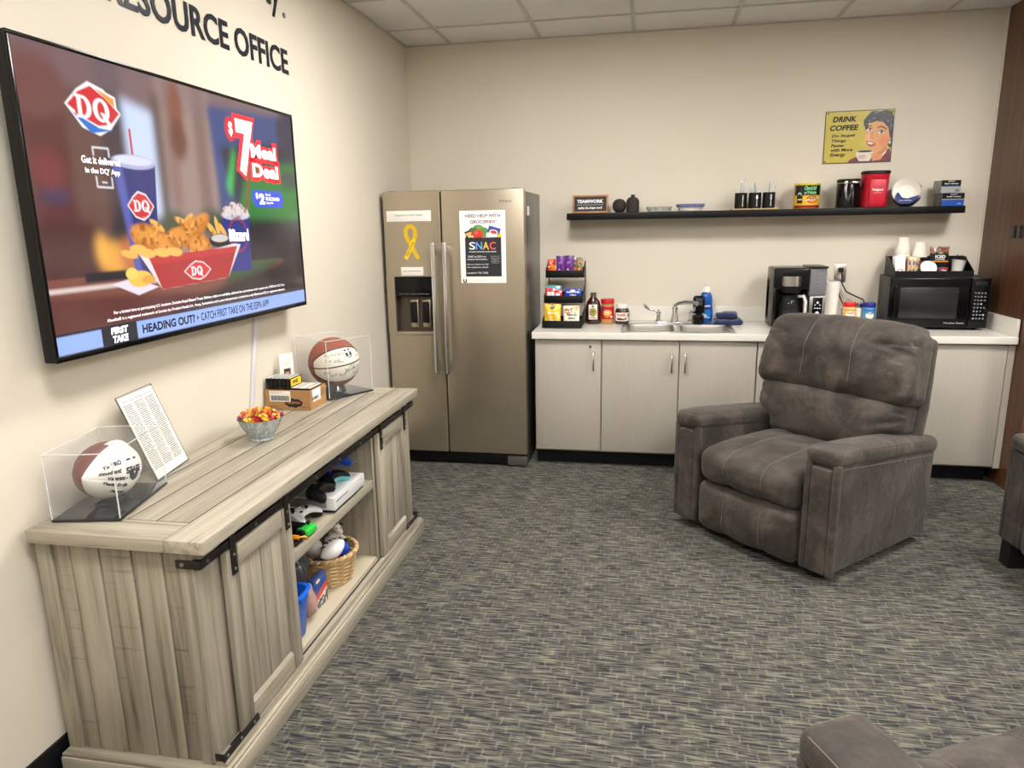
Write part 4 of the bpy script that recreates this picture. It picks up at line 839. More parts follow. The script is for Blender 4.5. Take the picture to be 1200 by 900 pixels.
# tray on the microwave
MW = Matrix.Translation((3.372, -.358, KT)) @ rotm(rz=mw_rz)
def onmw(x, y, z=0, rx=0, ry=0, rz=0): return MW @ T(x, y, MH+z, rx, ry, rz)
p = onmw(-.03, .03)
tr = thing('coffee_tray', 'black coffee supply tray sitting on top of the microwave', 'tray', p.to_translation(), mw_rz+.02)
tw = .213
g = G().box(-tw, tw, 0, .25, .001, .005).rbox(-tw, tw, -.003, .001, .001, .036, .001).rbox(-tw, tw, .248, .252, .001, .115, .001)
for sx in (-tw, tw-.004): g.prism([(0, .001), (.25, .001), (.25, .115), (.17, .115), (0, .036)], sx, sx+.004, 'x')
g.build('tray', M_rack, tr, smooth=None)
for i, x in enumerate((-.143, -.071, .027, .089)): G().box(x-.0015, x+.0015, .001, .13, .005, .032).build('divider', M_rack, tr, smooth=None)
G().box(-tw+.004, tw-.004, .13, .133, .005, .07).build('divider', M_rack, tr, smooth=None)
TRM = Matrix.Translation(p.to_translation()) @ rotm(rz=mw_rz+.02)
def ontr(x, y, z=.0055, rx=0, ry=0, rz=0): return TRM @ T(x, y, z, rx, ry, rz)
M_cup = mat('foam_cup', srgb(238, 233, 222), .6)
for i, (x, y, n_) in enumerate(((-.135, .192, 6), (-.038, .192, 5))):
    base_z = .0055+.045 if i == 0 else .0055+.028
    for k in range(n_):
        q = ontr(x, y, .0065+k*.024+(.005 if i else .01))
        ct_ = G().lathe([(.0445, 0), (.0455, .003), (.0445, .006), (.030, .093), (.029, .095), (0, .0955)], 28, cap=False).build('foam_cup', M_cup, None, q.to_translation())
        pos = 'topmost' if k == n_-1 else ['lowest', 'second from bottom', 'third from bottom', 'fourth from bottom', 'fifth from bottom'][k]
        tag(ct_, 'white foam cup turned upside down, %s in the %s' % (pos, 'taller left stack' if i == 0 else 'shorter right stack'), 'cup', 'foam cups stacked on the coffee tray')
M_sach = mat('sachet_white', srgb(232, 230, 226), .6)
for i in range(5):
    q = ontr(-.1765, .028+.019*i, .0075, -.25+.03*i, 0, .02*i-.04)
    C = Canvas(6, 8, 30, (236, 233, 228)); C.ell(3, 6, 1.9, .8, (204, 60, 70)); C.ell(3, 5.9, 1.3, .4, (240, 225, 225))
    pouch('sugar_packet', ['white packet with red print at the front left of the tray', 'white packet, second from the front at the left of the tray', 'white packet, third from the front at the left of the tray', 'white packet, fourth from the front at the left of the tray', 'white packet leaning at the back left of the tray'][i], 'sachet', .058, .112, .012, q, M_sach, canvas=C if i == 0 else None, group='white packets at the left of the tray', seed=i)
for i in range(4):
    q = ontr(-.107, .028+.021*i, .0075, -.2+.02*i, 0, .01*(i-1))
    C = Canvas(8, 9, 40, (190, 150, 104)); 
    for (a, b) in ((.8, 3), (3.6, 3), (6.2, 3.4), (3.8, 7), (1, 7.2), (6.6, 7)): C.rect(a, b-.9, a+1.4, b+.9, (50, 64, 130))
    pouch('creamer_sachet', ['kraft sachet with blue squares, frontmost in the tray', 'kraft sachet just behind the frontmost one', 'kraft sachet, third from the front', 'kraft sachet at the back of its row'][i], 'sachet', .064, .112, .012, q, mat('kraft_foil', srgb(188, 150, 106), .6), canvas=C if i == 0 else None, group='kraft sachets in the tray', seed=i+5)
q = ontr(-.030, .10, .0065); jr = thing('spice_jar', 'small dark glass spice jar with black lid in the tray', 'jar', q.to_translation())
G().lathe([(.024, 0), (.026, .003), (.026, .08), (.02, .088)], 24).build('jar', mat('cocoa_jar', srgb(110, 62, 40), .2), jr)
G().lathe([(.023, .088), (.025, .089), (.025, .106), (0, .107)], 24).build('lid', M_blkm, jr)
C = Canvas(4, 3, 20, (170, 120, 80)); C.ell(2, 1.5, 1.4, .8, (226, 200, 170)); C.panel('label', vmat('print_matt'), .036, .026, jr, (0, 0, .05), wrap=.0264)
for i, (x, y, rx_) in enumerate(((-.022, .03, 1.15), (-.022, .055, 1.05))):
    q = ontr(x, y, .052, rx_, 0, .05)
    l = thing('cup_lid', ['white plastic cup lid leaning at the front of the tray', 'white plastic cup lid leaning behind the front one'][i], 'lid', q.to_translation(), rot=q.to_euler(), group='cup lids in the tray')
    G().lathe([(.043, 0), (.045, .003), (.043, .006), (.036, .007), (.035, .004), (0, .004)], 32, cap=False).build('lid', mat('white_plastic'), l)
    G().lathe([(.018, .004), (.018, .006), (.014, .006), (.014, .004)], 24, cap=False).build('ridge', mat('white_plastic'), l)
for i, (x, y, z, cc_) in enumerate(((.056, .100, .0065, 0), (.054, .035, .0065, 1), (.062, .067, .032, 2), (.055, .036, .032, 0), (.058, .068, .0065, 1))):
    q = ontr(x, y, z, 0, 0, i)
    c = thing('coffee_pod', ['coffee pod with white rim at the back of the tray pocket', 'coffee pod with red foil at the front of the tray pocket', 'coffee pod with dark foil, lower one by the white cup', 'coffee pod with white rim lying on top', 'coffee pod with red foil lying on top beside the white cup'][i], 'coffee pod', q.to_translation(), i, group='coffee pods in the tray')
    G().lathe([(.016, 0), (.021, .022), (.023, .023)], 20).build('pod', mat('white_plastic'), c)
    G().lathe([(0, .0236), (.0228, .0236)], 20, cap=False).build('foil_top', mat('pod_foil_%d' % cc_, srgb(*[(60, 110, 80), (160, 36, 70), (40, 36, 40)][cc_]), .35), c)
tb = thing('tea_box', 'small dark red and white tea packet standing among the pods', 'packet', ontr(.054, .0085, .0065).to_translation(), mw_rz)
G().rbox(-.022, .022, -.004, .004, 0, .052, .002).build('packet', mat('tea_red', srgb(130, 30, 60), .4), tb); text([('TEA', -.014, .038, .014, .026, dict(bold=.03)), ('chai', -.014, .018, .012, .008, dict(bold=.02))], mat('print_white'), tb, loc=(0, -.0045, 0))
q = ontr(.138, .062, .0125, 0, .0, 0); wc = thing('white_cup', 'white paper cup holding black stir sticks at the right of the tray', 'cup', q.to_translation(), rot=(0, .12, 0))
G().lathe([(.026, 0), (.038, .085), (.040, .087), (.038, .087), (.025, .003), (0, .003)], 28, cap=False).build('cup', mat('white_plastic'), wc)
for i in range(14):
    a = i*2.4; rr = .006+.0012*i; q2 = ontr(.136+rr*math.cos(a)*.7+.003, .06+rr*math.sin(a)*.7, .020)
    s_ = G().rbox(-.0025, .0025, -.0007, .0007, 0, .098+.018*((i*7) % 5)/5, .0006).build('stir_stick', M_blkm, None, q2.to_translation(), (.16*math.sin(a), .12+.16*math.cos(a), a)); tag(s_, 'thin black stir stick standing in the white cup on the tray', 'stir stick', 'black stir sticks in the white cup')
q = ontr(.066, .163, .0065, 0, 0, .03); kb = thing('coffee_box', 'small black box with an orange stripe standing in the tray', 'box', q.to_translation(), mw_rz)
G().rbox(-.045, .045, -.025, .025, 0, .125, .002).build('box', M_blkm, kb); G().rbox(-.046, .046, -.0262, -.0245, .075, .083, .0006).build('stripe', mat('stripe_orange', srgb(222, 140, 50), .4), kb)
text([('ICED', -.028, .118, .028, .10, dict(bold=.04)), ('COFFEE', -.026, .096, .026, .088, dict(bold=.02))], mat('print_white'), kb, loc=(0, -.0258, 0))
C = Canvas(8, 12, 50, (96, 106, 84)); C.speck(np.ones_like(C.X), (40, 44, 40), .45, .9, 2); C.speck(np.ones_like(C.X), (190, 170, 110), .25, .7, 5); C.speck((C.Y < 2.4)*1., (190, 60, 60), .5, .5, 8); C.ell(6, 5, 1.1, 1.8, (206, 180, 110))
q = ontr(.082, .218, .0075, -.06, 0, -.02); pouch('coffee_bag', 'dark green patterned coffee bag at the back of the tray', 'bag', .11, .165, .03, q, mat('bag_green', srgb(76, 84, 66), .4), canvas=C)
# ================================================================ THINGS ON THE SHELF
ZS = SZ+.0006
tk = thing('framed_sign', 'small wood framed sign reading TEAMWORK at the left end of the shelf', 'sign', (1.275, -.13, ZS), rot=(-.06, 0, 0))
M_oak = mat('frame_oak', srgb(178, 128, 84), .5, vary=.15, scale=30)
g = G(); g.rbox(-.118, .118, -.007, .007, 0, .012, .002).rbox(-.118, .118, -.007, .007, .105, .117, .002).rbox(-.118, -.106, -.007, .007, .012, .105, .002).rbox(.106, .118, -.007, .007, .012, .105, .002); g.build('frame', M_oak, tk)
G().box(-.106, .106, -.003, .004, .012, .105).build('board', M_dink, tk, smooth=None)
text([('TEAMWORK', -.088, .088, .086, .065, dict(bold=.045)), ('makes the dream work', -.082, .044, .08, .026, dict(shear=.4, bold=.03))], mat('print_white'), tk, loc=(0, -.0035, 0)); G().box(-.088, .088, -.0036, -.0032, .053, .0545).build('rule', mat('print_white'), tk, smooth=None)
M_urn = mat('dark_stoneware', srgb(50, 42, 40), .75, vary=.15, scale=20, bump=.2)
bv = thing('round_vase', 'small round dark vase beside the TEAMWORK sign', 'vase', (1.466, -.12, ZS))
G().lathe([(.018, 0), (.03, .006), (.043, .024), (.0455, .044), (.042, .064), (.03, .08), (.014, .087), (.010, .088), (.009, .084)], 32).build('body', M_urn, bv)
jv = thing('bottle_vase', 'small dark jar-shaped vase with a short neck', 'vase', (1.553, -.12, ZS))
G().lathe([(.036, 0), (.041, .004), (.042, .06), (.04, .078), (.03, .092), (.016, .098), (.012, .100), (.011, .106), (.016, .109), (.015, .112), (.009, .112)], 32).build('body', M_urn, jv)
def dish(name, label, x, r0, r1, h_, m1, m2, y=-.12):
    t = thing(name, label, 'dish', (x, y, ZS))
    G().lathe([(r0*.6, 0), (r0, .002), (r0*1.06, h_*.45), (r1, h_), (r1-.003, h_), (r0*1.0, h_*.45), (r0*.92, .006), (0, .006)], 36, cap=False, sy=.8).build('dish', m1, t)
    G().lathe([(r1*.93, h_*.62), (r1+.001, h_*.62), (r1+.004, h_+.003), (r1-.004, h_+.004), (r1*.9, h_*.7)], 36, cap=False, sy=.8).build('rim', m2, t)
M_pat1 = mat('grey_pattern', srgb(176, 176, 166), .3, vary=.45, scale=55); M_pat2 = mat('blue_pattern', srgb(110, 116, 170), .3, vary=.5, scale=50)
dish('shallow_dish', 'low grey patterned oval dish on the shelf', 1.724, .074, .080, .030, M_pat1, M_pat1)
dish('shallow_dish', 'white dish with a blue patterned rim on the shelf', 1.923, .072, .088, .042, mat('glaze_white', srgb(226, 222, 214), .25), M_pat2)
# cutlery holders on a board
bd = G().rbox(-.142, .142, -.06, .06, 0, .009, .003).build('wooden_board', mat('pale_board', srgb(204, 168, 124), .5, vary=.1, scale=30), loc=(2.32, -.12, ZS)); tag(bd, 'thin pale wooden board under the three black cutlery cups', 'board')
M_clear = mat('clear_plastic', srgb(225, 228, 232), .15, alpha=.45, spec=.6)
for i, x in enumerate((2.236, 2.322, 2.407)):
    kind = ['knife', 'spoon', 'fork'][i]
    cu = thing('cutlery_cup', 'black cup with a white %s printed on it on the wooden board' % kind, 'cutlery cup', (x, -.12, ZS+.0095), group='black cutlery cups')
    G().lathe([(.036, 0), (.038, .002), (.038, .096), (.0365, .097), (.0365, .006), (0, .006)], 36, cap=False).build('cup', M_blkm, cu)
    g = G()
    def wr(pts):
        o_ = []
        for (a, z) in pts: o_.append((.0386*math.sin(a/.0386), -.0386*math.cos(a/.0386), z))
        return o_
    px = .008
    hb = [(px-.002, .012), (px+.002, .012), (px+.0015, .052), (px-.0015, .052)]; g.add(wr(hb), [(0, 1, 2, 3)])
    if i == 0: q_ = [(px-.002, .052), (px+.003, .052), (px+.004, .075), (px, .084), (px-.002, .08)]; g.add(wr(q_), [tuple(range(5))])
    elif i == 1: q_ = [(px+.0065*math.cos(a*PI/8), .068+.014*math.sin(a*PI/8)) for a in range(16)]; g.add(wr(q_), [tuple(range(16))])
    else:
        q_ = [(px-.002, .052), (px+.002, .052), (px+.005, .062), (px-.005, .062)]; g.add(wr(q_), [(0, 1, 2, 3)])
        for k in (-.004, 0, .004): g.add(wr([(px+k-.001, .062), (px+k+.001, .062), (px+k+.001, .083), (px+k-.001, .083)]), [(0, 1, 2, 3)])
    g.build(kind+'_print', mat('print_white'), cu, smooth=None)
    for k in range(7):
        a = k*2.1+i; rr = .012+.004*(k % 3); hh_ = [.165, .155, .163][i]-.012*((k*5+i) % 4)
        g = G(); g.rbox(-.004, .004, -.0007, .0007, 0, hh_-.02, .0006)
        if kind == 'fork':
            for tq in (-.006, 0, .006): g.rbox(tq-.0017, tq+.0017, -.0006, .0006, hh_-.035, hh_, .0005)
            g.rbox(-.008, .008, -.0007, .0007, hh_-.05, hh_-.033, .0006)
        elif kind == 'knife': g.rbox(-.008, .006, -.0006, .0006, hh_-.09, hh_, .0005)
        else: g.lathe([(0, 0), (.013, .001), (.013, .002), (0, .003)], 16, T(0, .001, hh_-.018, rx=PI/2), sy=1.4)
        o = g.build('plastic_'+kind, M_clear, None, (x+rr*math.cos(a), -.12+rr*math.sin(a), ZS+.017), (-.09*math.sin(a)*.8, .09*math.cos(a)*.8, a*2)); tag(o, 'clear plastic %s standing in the black cup printed with a %s' % (kind, kind), kind, 'clear plastic %s set' % kind)
# cans and jars
def can(name, label, cat, x, r_, h_, y=-.11): return thing(name, label, cat, (x, y, ZS))
c1 = can('coffee_can', '', 'can', 2.636, .075, .15); c1['label'] = 'yellow and black coffee can with green lettering on the shelf'
G().lathe([(.073, 0), (.077, .002), (.077, .148), (.075, .15)], 40).build('can', mat('can_gold', srgb(206, 160, 40), .3, .3), c1)
G().lathe([(.0775, .143), (.0785, .145), (.0785, .152), (.076, .154), (0, .153)], 40).build('lid', mat('lid_yellow', srgb(226, 206, 50), .4), c1)
C = Canvas(16, 14, 120, (232, 184, 30)); C.rect(0, 0, 16, 6.2, (24, 26, 26)); C.rect(0, 12.2, 16, 14, (150, 30, 40)); C.rect(0, 11.8, 16, 12.2, (240, 200, 60)); C.ell(3.3, 6.3, 1.5, 2.2, (24, 26, 26)); C.ell(3.3, 5.8, 1.1, 1.5, (200, 204, 190)); C.ell(3.3, 6.2, .7, 1.0, (40, 40, 40)); C.rect(2.0, 6.2, 4.9, 11.0, (24, 26, 26)); C.rect(2.3, 8.3, 4.6, 9.2, (220, 215, 200))
C.ell(9.7, 8.7, 3.0, 2.4, (170, 66, 40)); C.ell(9.7, 8.7, 2.4, 1.8, (232, 150, 60)); C.poly([(6.2, 9.8), (6.4, 8.9), (13.0, 7.2), (13.0, 8.2)], (240, 230, 210))
C.panel('label', vmat('print_gloss'), .20, .138, c1, (0, 0, .073), wrap=.0776)
text([('Chock full', -.030, .138, .045, .112, dict(bold=.05, shear=.15)), ("o'Nuts", -.03, .108, .045, .088, dict(bold=.04, shear=.15))], mat('print_green', srgb(120, 200, 140), .5), c1, wrap=.0784)
text([('ORIGINAL', .0, .066, .055, .056, dict(bold=.02, rot=.15))], M_dink, c1, wrap=.0788)
c2 = thing('storage_canister', 'black clamp-lid storage canister between the yellow can and red can', 'canister', (2.877, -.115, ZS), .3)
G().lathe([(.063, 0), (.066, .003), (.066, .148), (.064, .152)], 40).build('body', M_blk, c2)
G().lathe([(.066, .153), (.068, .155), (.068, .168), (.064, .173), (0, .175)], 40).build('lid', M_blkm, c2)
G().tube([(.0685*math.cos(a), .0685*math.sin(a), .149) for a in [2*PI*i/40 for i in range(40)]], .0028, 8, closed=True).build('clamp_ring', M_bar, c2)
cl = G().lathe([(.012, 0), (.013, .003), (.01, .007), (0, .008)], 20, T(-.045, -.052, .150, rx=PI/2, rz=-.7)).build('clamp_dial', M_bar, c2)
G().rbox(-.02, .035, -.078, -.070, .144, .158, .003).build('clamp_bar', M_bar, c2)
G().tube([(-.045, -.056, .14), (-.048, -.06, .10), (-.046, -.058, .06), (-.043, -.055, .05)], .0024, 6).build('clamp_handle', M_bar, c2)
c3 = thing('coffee_tub', 'tall red plastic coffee tub with a black lid on the shelf', 'tub', (3.03, -.115, ZS))
def sq(x, y, z):
    a = math.atan2(y, x); r_ = math.hypot(x, y); k = 1+.10*(abs(math.sin(2*a))**2); return (x*k, y*k*.9, z)
g = G().lathe([(.066, 0), (.072, .004), (.074, .02), (.074, .172), (.076, .178), (.077, .195), (.072, .2)], 48); g.v = [sq(*q_) for q_ in g.v]; g.build('tub', mat('tub_red', srgb(186, 20, 44), .3), c3)
g = G().lathe([(.077, .199), (.080, .201), (.080, .214), (.077, .218), (.06, .217), (.058, .213), (0, .213)], 48); g.v = [sq(*q_) for q_ in g.v]; g.build('lid', M_blkm, c3)
pl = G().rbox(-.045, .045, -.0715, -.0672, .018, .165, .003).build('label_panel', mat('tub_red2', srgb(202, 34, 56), .35), c3)
text([('Folgers', -.03, .112, .03, .094, dict(bold=.03)), ('CLASSIC ROAST', -.024, .088, .024, .083)], mat('print_white'), pl, loc=(0, -.0722, 0))
# coffee filters in their torn wrap, leaning
cf = thing('coffee_filters', 'stack of white fluted coffee filters in torn dark blue wrapping', 'coffee filters', (3.217, -.112, ZS+.0885), rot=(R(82), 0, R(-20)))
def flute(x, y, z):
    r_ = math.hypot(x, y); a = math.atan2(y, x); k = 1+.03*math.sin(a*36)*max(0, (r_-.035)/.045); return (x*k, y*k, z+.002*math.sin(a*36)*max(0, (r_-.035)/.045))
for k in range(9):
    z = -.045+k*.0095; prof = [(0, z), (.036, z), (.042, z+.004), (.077-.0004*k, z+.036)]
    if k == 8: prof = [(0, z), (.036, z), (.044, z+.006), (.060, z+.022), (.076, z+.038)]
    g = G().lathe(prof, 108, cap=False); g.v = [flute(*q_) for q_ in g.v]; g.build('filter', mat('filter_paper', srgb(240, 236, 228), .9), cf)
def wrapf(a0, a1, z0, z1, r_, mm, nm):
    n = 20; g = G(); vs = []
    for j, z in enumerate((z0, (z0+z1)/2, z1)):
        for i in range(n+1):
            a = a0+(a1-a0)*i/n; rr = r_+.002*math.sin(9*a+3*j); vs.append((rr*math.cos(a), rr*math.sin(a), z+.006*math.sin(5*a)*(j-1)))
    fs = [(j*(n+1)+i, j*(n+1)+i+1, (j+1)*(n+1)+i+1, (j+1)*(n+1)+i) for j in range(2) for i in range(n)]
    g.add(vs, fs).build(nm, mm, cf)
M_wrap = mat('wrap_blue', srgb(22, 44, 112), .3, vary=.2, scale=30)
wrapf(R(-150), R(-20), -.045, .070, .084, M_wrap, 'wrapper'); wrapf(R(20), R(160), -.045, -.01, .084, mat('wrap_clear', srgb(130, 150, 190), .2, vary=.3, scale=40), 'wrapper_flap')
G().add([(-.058, -.058, .071), (-.03, -.079, .071), (.0, -.0845, .071), (.035, -.077, .071), (.062, -.055, .071), (.076, -.030, .071), (.045, -.040, .073), (.01, -.050, .073), (-.018, -.044, .073), (-.040, -.012, .072), (-.050, -.016, .072)], [tuple(range(11))]).build('wrapper_front', M_wrap, cf, smooth=None)
text([('Basket Coffee Filters', -.03, -.058, .035, -.066)], mat('print_white'), cf, loc=(0, 0, .0745), rot=(-PI/2, 0, 0), name='lettering')
# two tea boxes stacked
for i, (x, z, w_, lab, stripe, tx) in enumerate(((3.46, 0, .136, 'lower tea box with a blue band at the right end of the shelf', (44, 88, 176), 'English Teatime'), (3.44, .076, .12, 'upper tea box with grey front, stacked on the blue one', (150, 152, 156), 'Earl Grey'))):
    t = thing('tea_box', lab, 'box', (x, -.115, ZS+z), .10)
    hw_ = w_/2-.004
    G().rbox(-hw_, hw_, -.05, .05, 0, .0745, .001).build('box', mat('tea_side_%d' % i, srgb(*((120, 110, 106) if i == 0 else (150, 146, 140))), .5, vary=.4, scale=40), t)
    C = Canvas(12, 7.4, 90, stripe); C.rect(0, 0, 12, 3.4, (26, 28, 30)); C.rect(0, 3.4, 12, 3.75, (200, 180, 120) if i == 0 else (60, 120, 190)); 
    if i == 0: C.ell(9.4, 6.2, 1.2, .4, (120, 160, 220))
    else: C.rect(0, 4, 12, 7.4, (168, 168, 168)); C.ell(10, 6, 1.4, .9, (120, 120, 124))
    C.panel('front_print', vmat('print_gloss'), 2*hw_, .0745, t, (0, -.0506, .03725))
    text([('BIGELOW', -.018, .071, .022, .065, dict(bold=.02)), (tx, -.038, .058, .042, .048, dict(bold=.02))], mat('print_white'), t, loc=(0, -.0512, 0))
# ================================================================ PICTURE SIGN
ds = thing('metal_sign', 'yellow tin sign reading DRINK COFFEE on the back wall above the shelf', 'sign', (2.9395, -.0006, 2.047), rot=(0, -.004, 0))
G().rbox(-.202, .202, -.004, 0, -.158, .158, .002).build('plate', mat('tin_dark', srgb(60, 46, 36), .5), ds)
C = Canvas(4, 3.1, 260, (196, 178, 62)); C.speck(np.ones_like(C.X), (206, 190, 84), .3, .4, 4, .5)
C.poly([(1.45, 3.1), (1.6, 2.9), (2.1, 2.7), (3.0, 2.62), (3.5, 2.5), (3.85, 2.3), (4.0, 2.6), (4, 3.1)], (118, 40, 72)); C.poly([(3.0, 2.7), (3.3, 2.1), (3.8, 2.2), (3.65, 2.6), (3.25, 3.0)], (236, 226, 214))
C.poly([(3.0, 2.2), (3.7, 1.8), (3.75, 2.35), (3.3, 2.85), (3.05, 2.6)], (206, 132, 78))
hair = (34, 36, 44)
for (x, y, rx_, ry_) in ((3.2, .45, .75, .35), (2.75, .5, .4, .3), (2.5, .75, .25, .25), (3.6, .7, .42, .5), (3.85, 1.3, .22, .6), (3.9, 1.9, .16, .35), (2.42, .62, .18, .14), (2.9, .25, .35, .2), (3.5, .25, .4, .2)): C.ell(x, y, rx_, ry_, hair)
C.speck((C.I[..., 0] < .03)*(C.Y < 1.2)*1., (92, 98, 112), .32, .12, 6)
C.poly([(2.42, 1.0), (2.6, .8), (3.0, .66), (3.4, .76), (3.72, 1.1), (3.82, 1.6), (3.7, 2.05), (3.4, 2.4), (3.05, 2.55), (2.75, 2.4), (2.5, 2.1), (2.4, 1.6), (2.38, 1.3)], (222, 158, 102), soft=.04)
C.ell(2.6, 1.65, .2, .3, (232, 172, 120)); C.ell(3.5, 1.85, .25, .3, (226, 134, 92), soft=.15); C.ell(2.62, .9, .2, .12, (226, 186, 120), soft=.1); C.poly([(2.4, 1.2), (2.3, .9), (2.5, .75), (2.56, 1.0)], hair)
C.line([(2.45, .98), (2.58, .9), (2.76, .95)], .06, (44, 30, 26)); C.line([(3.1, 1.06), (3.3, .98), (3.58, 1.14)], .07, (44, 30, 26))
C.ell(2.63, 1.14, .15, .09, (236, 232, 226)); C.ell(3.32, 1.32, .17, .1, (236, 232, 226)); C.ell(2.65, 1.14, .07, .08, (50, 60, 80)); C.ell(3.33, 1.32, .08, .09, (50, 60, 80)); C.line([(2.47, 1.1), (2.62, 1.03), (2.78, 1.1)], .045, (30, 24, 24)); C.line([(3.13, 1.28), (3.3, 1.2), (3.52, 1.3)], .045, (30, 24, 24))
C.line([(2.82, 1.3), (2.7, 1.62), (2.83, 1.68)], .04, (176, 104, 70)); C.poly([(2.48, 1.8), (2.75, 1.86), (3.05, 1.98), (2.98, 2.12), (2.75, 2.17), (2.55, 2.02)], (176, 44, 60)); C.poly([(2.55, 1.86), (2.78, 1.92), (2.98, 2.0), (2.76, 2.04), (2.6, 1.98)], (242, 236, 228)); C.ell(3.84, 1.75, .07, .12, (210, 140, 96)); C.ell(3.85, 1.95, .06, .09, (236, 232, 226))
C.poly([(1.93, 2.42), (2.96, 2.42), (2.9, 2.75), (2.75, 3.02), (2.15, 3.02), (1.98, 2.75)], (228, 216, 204)); C.ell(2.45, 2.43, .52, .09, (206, 194, 180)); C.ell(2.45, 2.43, .45, .06, (44, 26, 20)); C.ell(2.3, 2.75, .25, .14, (206, 160, 160), a=.7)
for k in range(4): C.ell(3.0+.03*k, 2.6+.11*k, .2, .07, (220, 154, 100), -.3)
C.ell(3.25, 2.8, .25, .18, (216, 148, 96)); C.rect(0, 0, 4, .035, (70, 52, 38)); C.rect(0, 3.06, 4, 3.1, (70, 52, 38)); C.rect(0, 0, .035, 3.1, (70, 52, 38)); C.rect(3.96, 0, 4, 3.1, (70, 52, 38))
for (x, y) in ((.12, .12), (3.88, .12), (.12, 2.98), (3.88, 2.98)): C.ell(x, y, .05, .05, (60, 44, 34))
C.panel('picture', vmat('print_tin', .35), .4, .312, ds, (0, -.0046, 0))
def DS(s, x0, y0, x1, y1, **k): return (s, (x0-2)*.1, .156-y0*.1006, (x1-2)*.1, .156-y1*.1006, k)
text([DS('DRINK', .42, .31, 1.83, .64, bold=.04, shear=.18), DS('COFFEE', .28, .82, 1.98, 1.15, bold=.04, shear=.18), DS('Do Stupid', .42, 1.36, 1.8, 1.58, bold=.03, shear=.18), DS('Things', .42, 1.66, 1.3, 1.88, bold=.03, shear=.18), DS('Faster', .42, 1.94, 1.25, 2.12, bold=.03, shear=.18), DS('with More', .42, 2.2, 1.72, 2.4, bold=.03, shear=.18), DS('Energy', .4, 2.48, 1.34, 2.74, bold=.03, shear=.18)], M_dink, ds, loc=(0, -.0054, 0))
# ================================================================ SIDEBOARD
LW, MW_, DW = srgb(184, 176, 160), srgb(159, 151, 135), srgb(104, 95, 83)
W_y = wood_mat('greywash_lengthwise', 'y', LW, MW_, DW, .45)
W_x = wood_mat('greywash_crosswise', 'x', LW, MW_, DW, .45)
W_z = wood_mat('greywash_upright', 'z', srgb(176, 168, 153), srgb(151, 143, 127), srgb(98, 89, 77), .5)
W_zs = wood_mat('greywash_sawn', 'z', srgb(172, 164, 148), srgb(149, 140, 124), srgb(98, 89, 77), .55, saw=.35)
M_joint = mat('joint_dark', srgb(78, 70, 60), .8)
M_iron = mat('barn_iron', srgb(52, 47, 45), .45, .6, vary=.15, scale=40)
SBX, SBY, ZT = .03, -2.6275, .7637
HL = .8865; XF = .525
sb = thing('sideboard', 'long greywashed wood sideboard with sliding barn doors under the television', 'sideboard', (SBX, SBY, 0))
def pl(name, x0, x1, y0, y1, z0, z1, m, r=.0012, parent=None, label=None): return G().rbox(x0, x1, y0, y1, z0, z1, r).build(name, m, parent or sb, label=label)
# top: two end boards, a front border and four long planks, with open joints between
TT_ = .034
top = G().box(.002, XF-.004, -HL+.004, HL-.004, ZT-TT_, ZT-.0018).build('top', M_joint, sb, smooth=None)
def topb(x0, x1, y0, y1, m): return G().rbox(x0, x1, y0, y1, ZT-TT_-.0015, ZT, .0014).build('plank', m, top)
FB = .1125
topb(XF-FB+.002, XF, -HL, HL, W_y)
topb(0, XF-FB-.001, -HL, -HL+.11, W_x); topb(0, XF-FB-.001, HL-.11, HL, W_x)
cuts = [0, .108, .222, .312, XF-FB-.001]
for a, b in zip(cuts[:-1], cuts[1:]): topb(a+.0034, b-.0034, -HL+.1145, HL-.1145, W_y)
# carcass
XB = .475                    # front face of the body
G().box(.002, .012, -HL+.05, HL-.05, .10, ZT-TT_-.002).build('back_panel', mat('dark_back', srgb(120, 112, 98), .7), sb, smooth=None)
for s in (-1, 1):
    # end: back post, front stile, planks set back between them
    ye = s*(HL-.022); yi = s*(HL-.030)
    ep = G().box(.012, XB-.02, min(s*(HL-.06), s*(HL-.036)), max(s*(HL-.06), s*(HL-.036)), .07, ZT-TT_-.002).build('end_panel', M_joint, sb, smooth=None)
    def yb(a, b): return (min(a, b), max(a, b))
    G().rbox(.0, .046, *yb(s*(HL-.06), ye), .075, ZT-TT_-.002, .002).build('post', W_z, ep)
    G().rbox(XB-.045, XB-.0125, *yb(s*(HL-.07), ye), .075, ZT-TT_-.002, .002).build('post', W_z, ep)
    bd_ = [.047, .101, .192, .289, .381, XB-.046]
    for k, (a, b) in enumerate(zip(bd_[:-1], bd_[1:])):
        G().rbox(a+.0022, b-.0022, *yb(s*(HL-.038), yi+s*(.0008*((k*3) % 4))), .08, ZT-TT_-.002, .0018).build('plank', W_zs if k % 2 == 0 else W_z, ep)
    # face frame stile beside the door and inner divider
    pl('stile', XB-.012, XB, *yb(s*(HL-.14), s*(HL-.022)), .085, ZT-TT_-.002, W_z)
    pl('divider', .014, XB-.004, *yb(s*.378, s*.396), .10, ZT-TT_-.002, W_z)
    pl('divider_stile', XB-.004, XB+.002, *yb(s*.370, s*.412), .10, ZT-TT_-.05, W_z)
pl('top_rail', XB-.02, XB, -HL+.07, HL-.07, .695, ZT-TT_-.002, W_y)
pl('bottom_panel', .012, XB-.002, -HL+.06, HL-.06, .095, .112, mat('pale_inside', srgb(182, 171, 150), .5))
pl('inner_shelf', .014, XB-.012, -.377, .377, .452, .470, mat('pale_inside'))
pl('shelf_front', XB-.014, XB-.002, -.377, .377, .434, .4705, W_y)
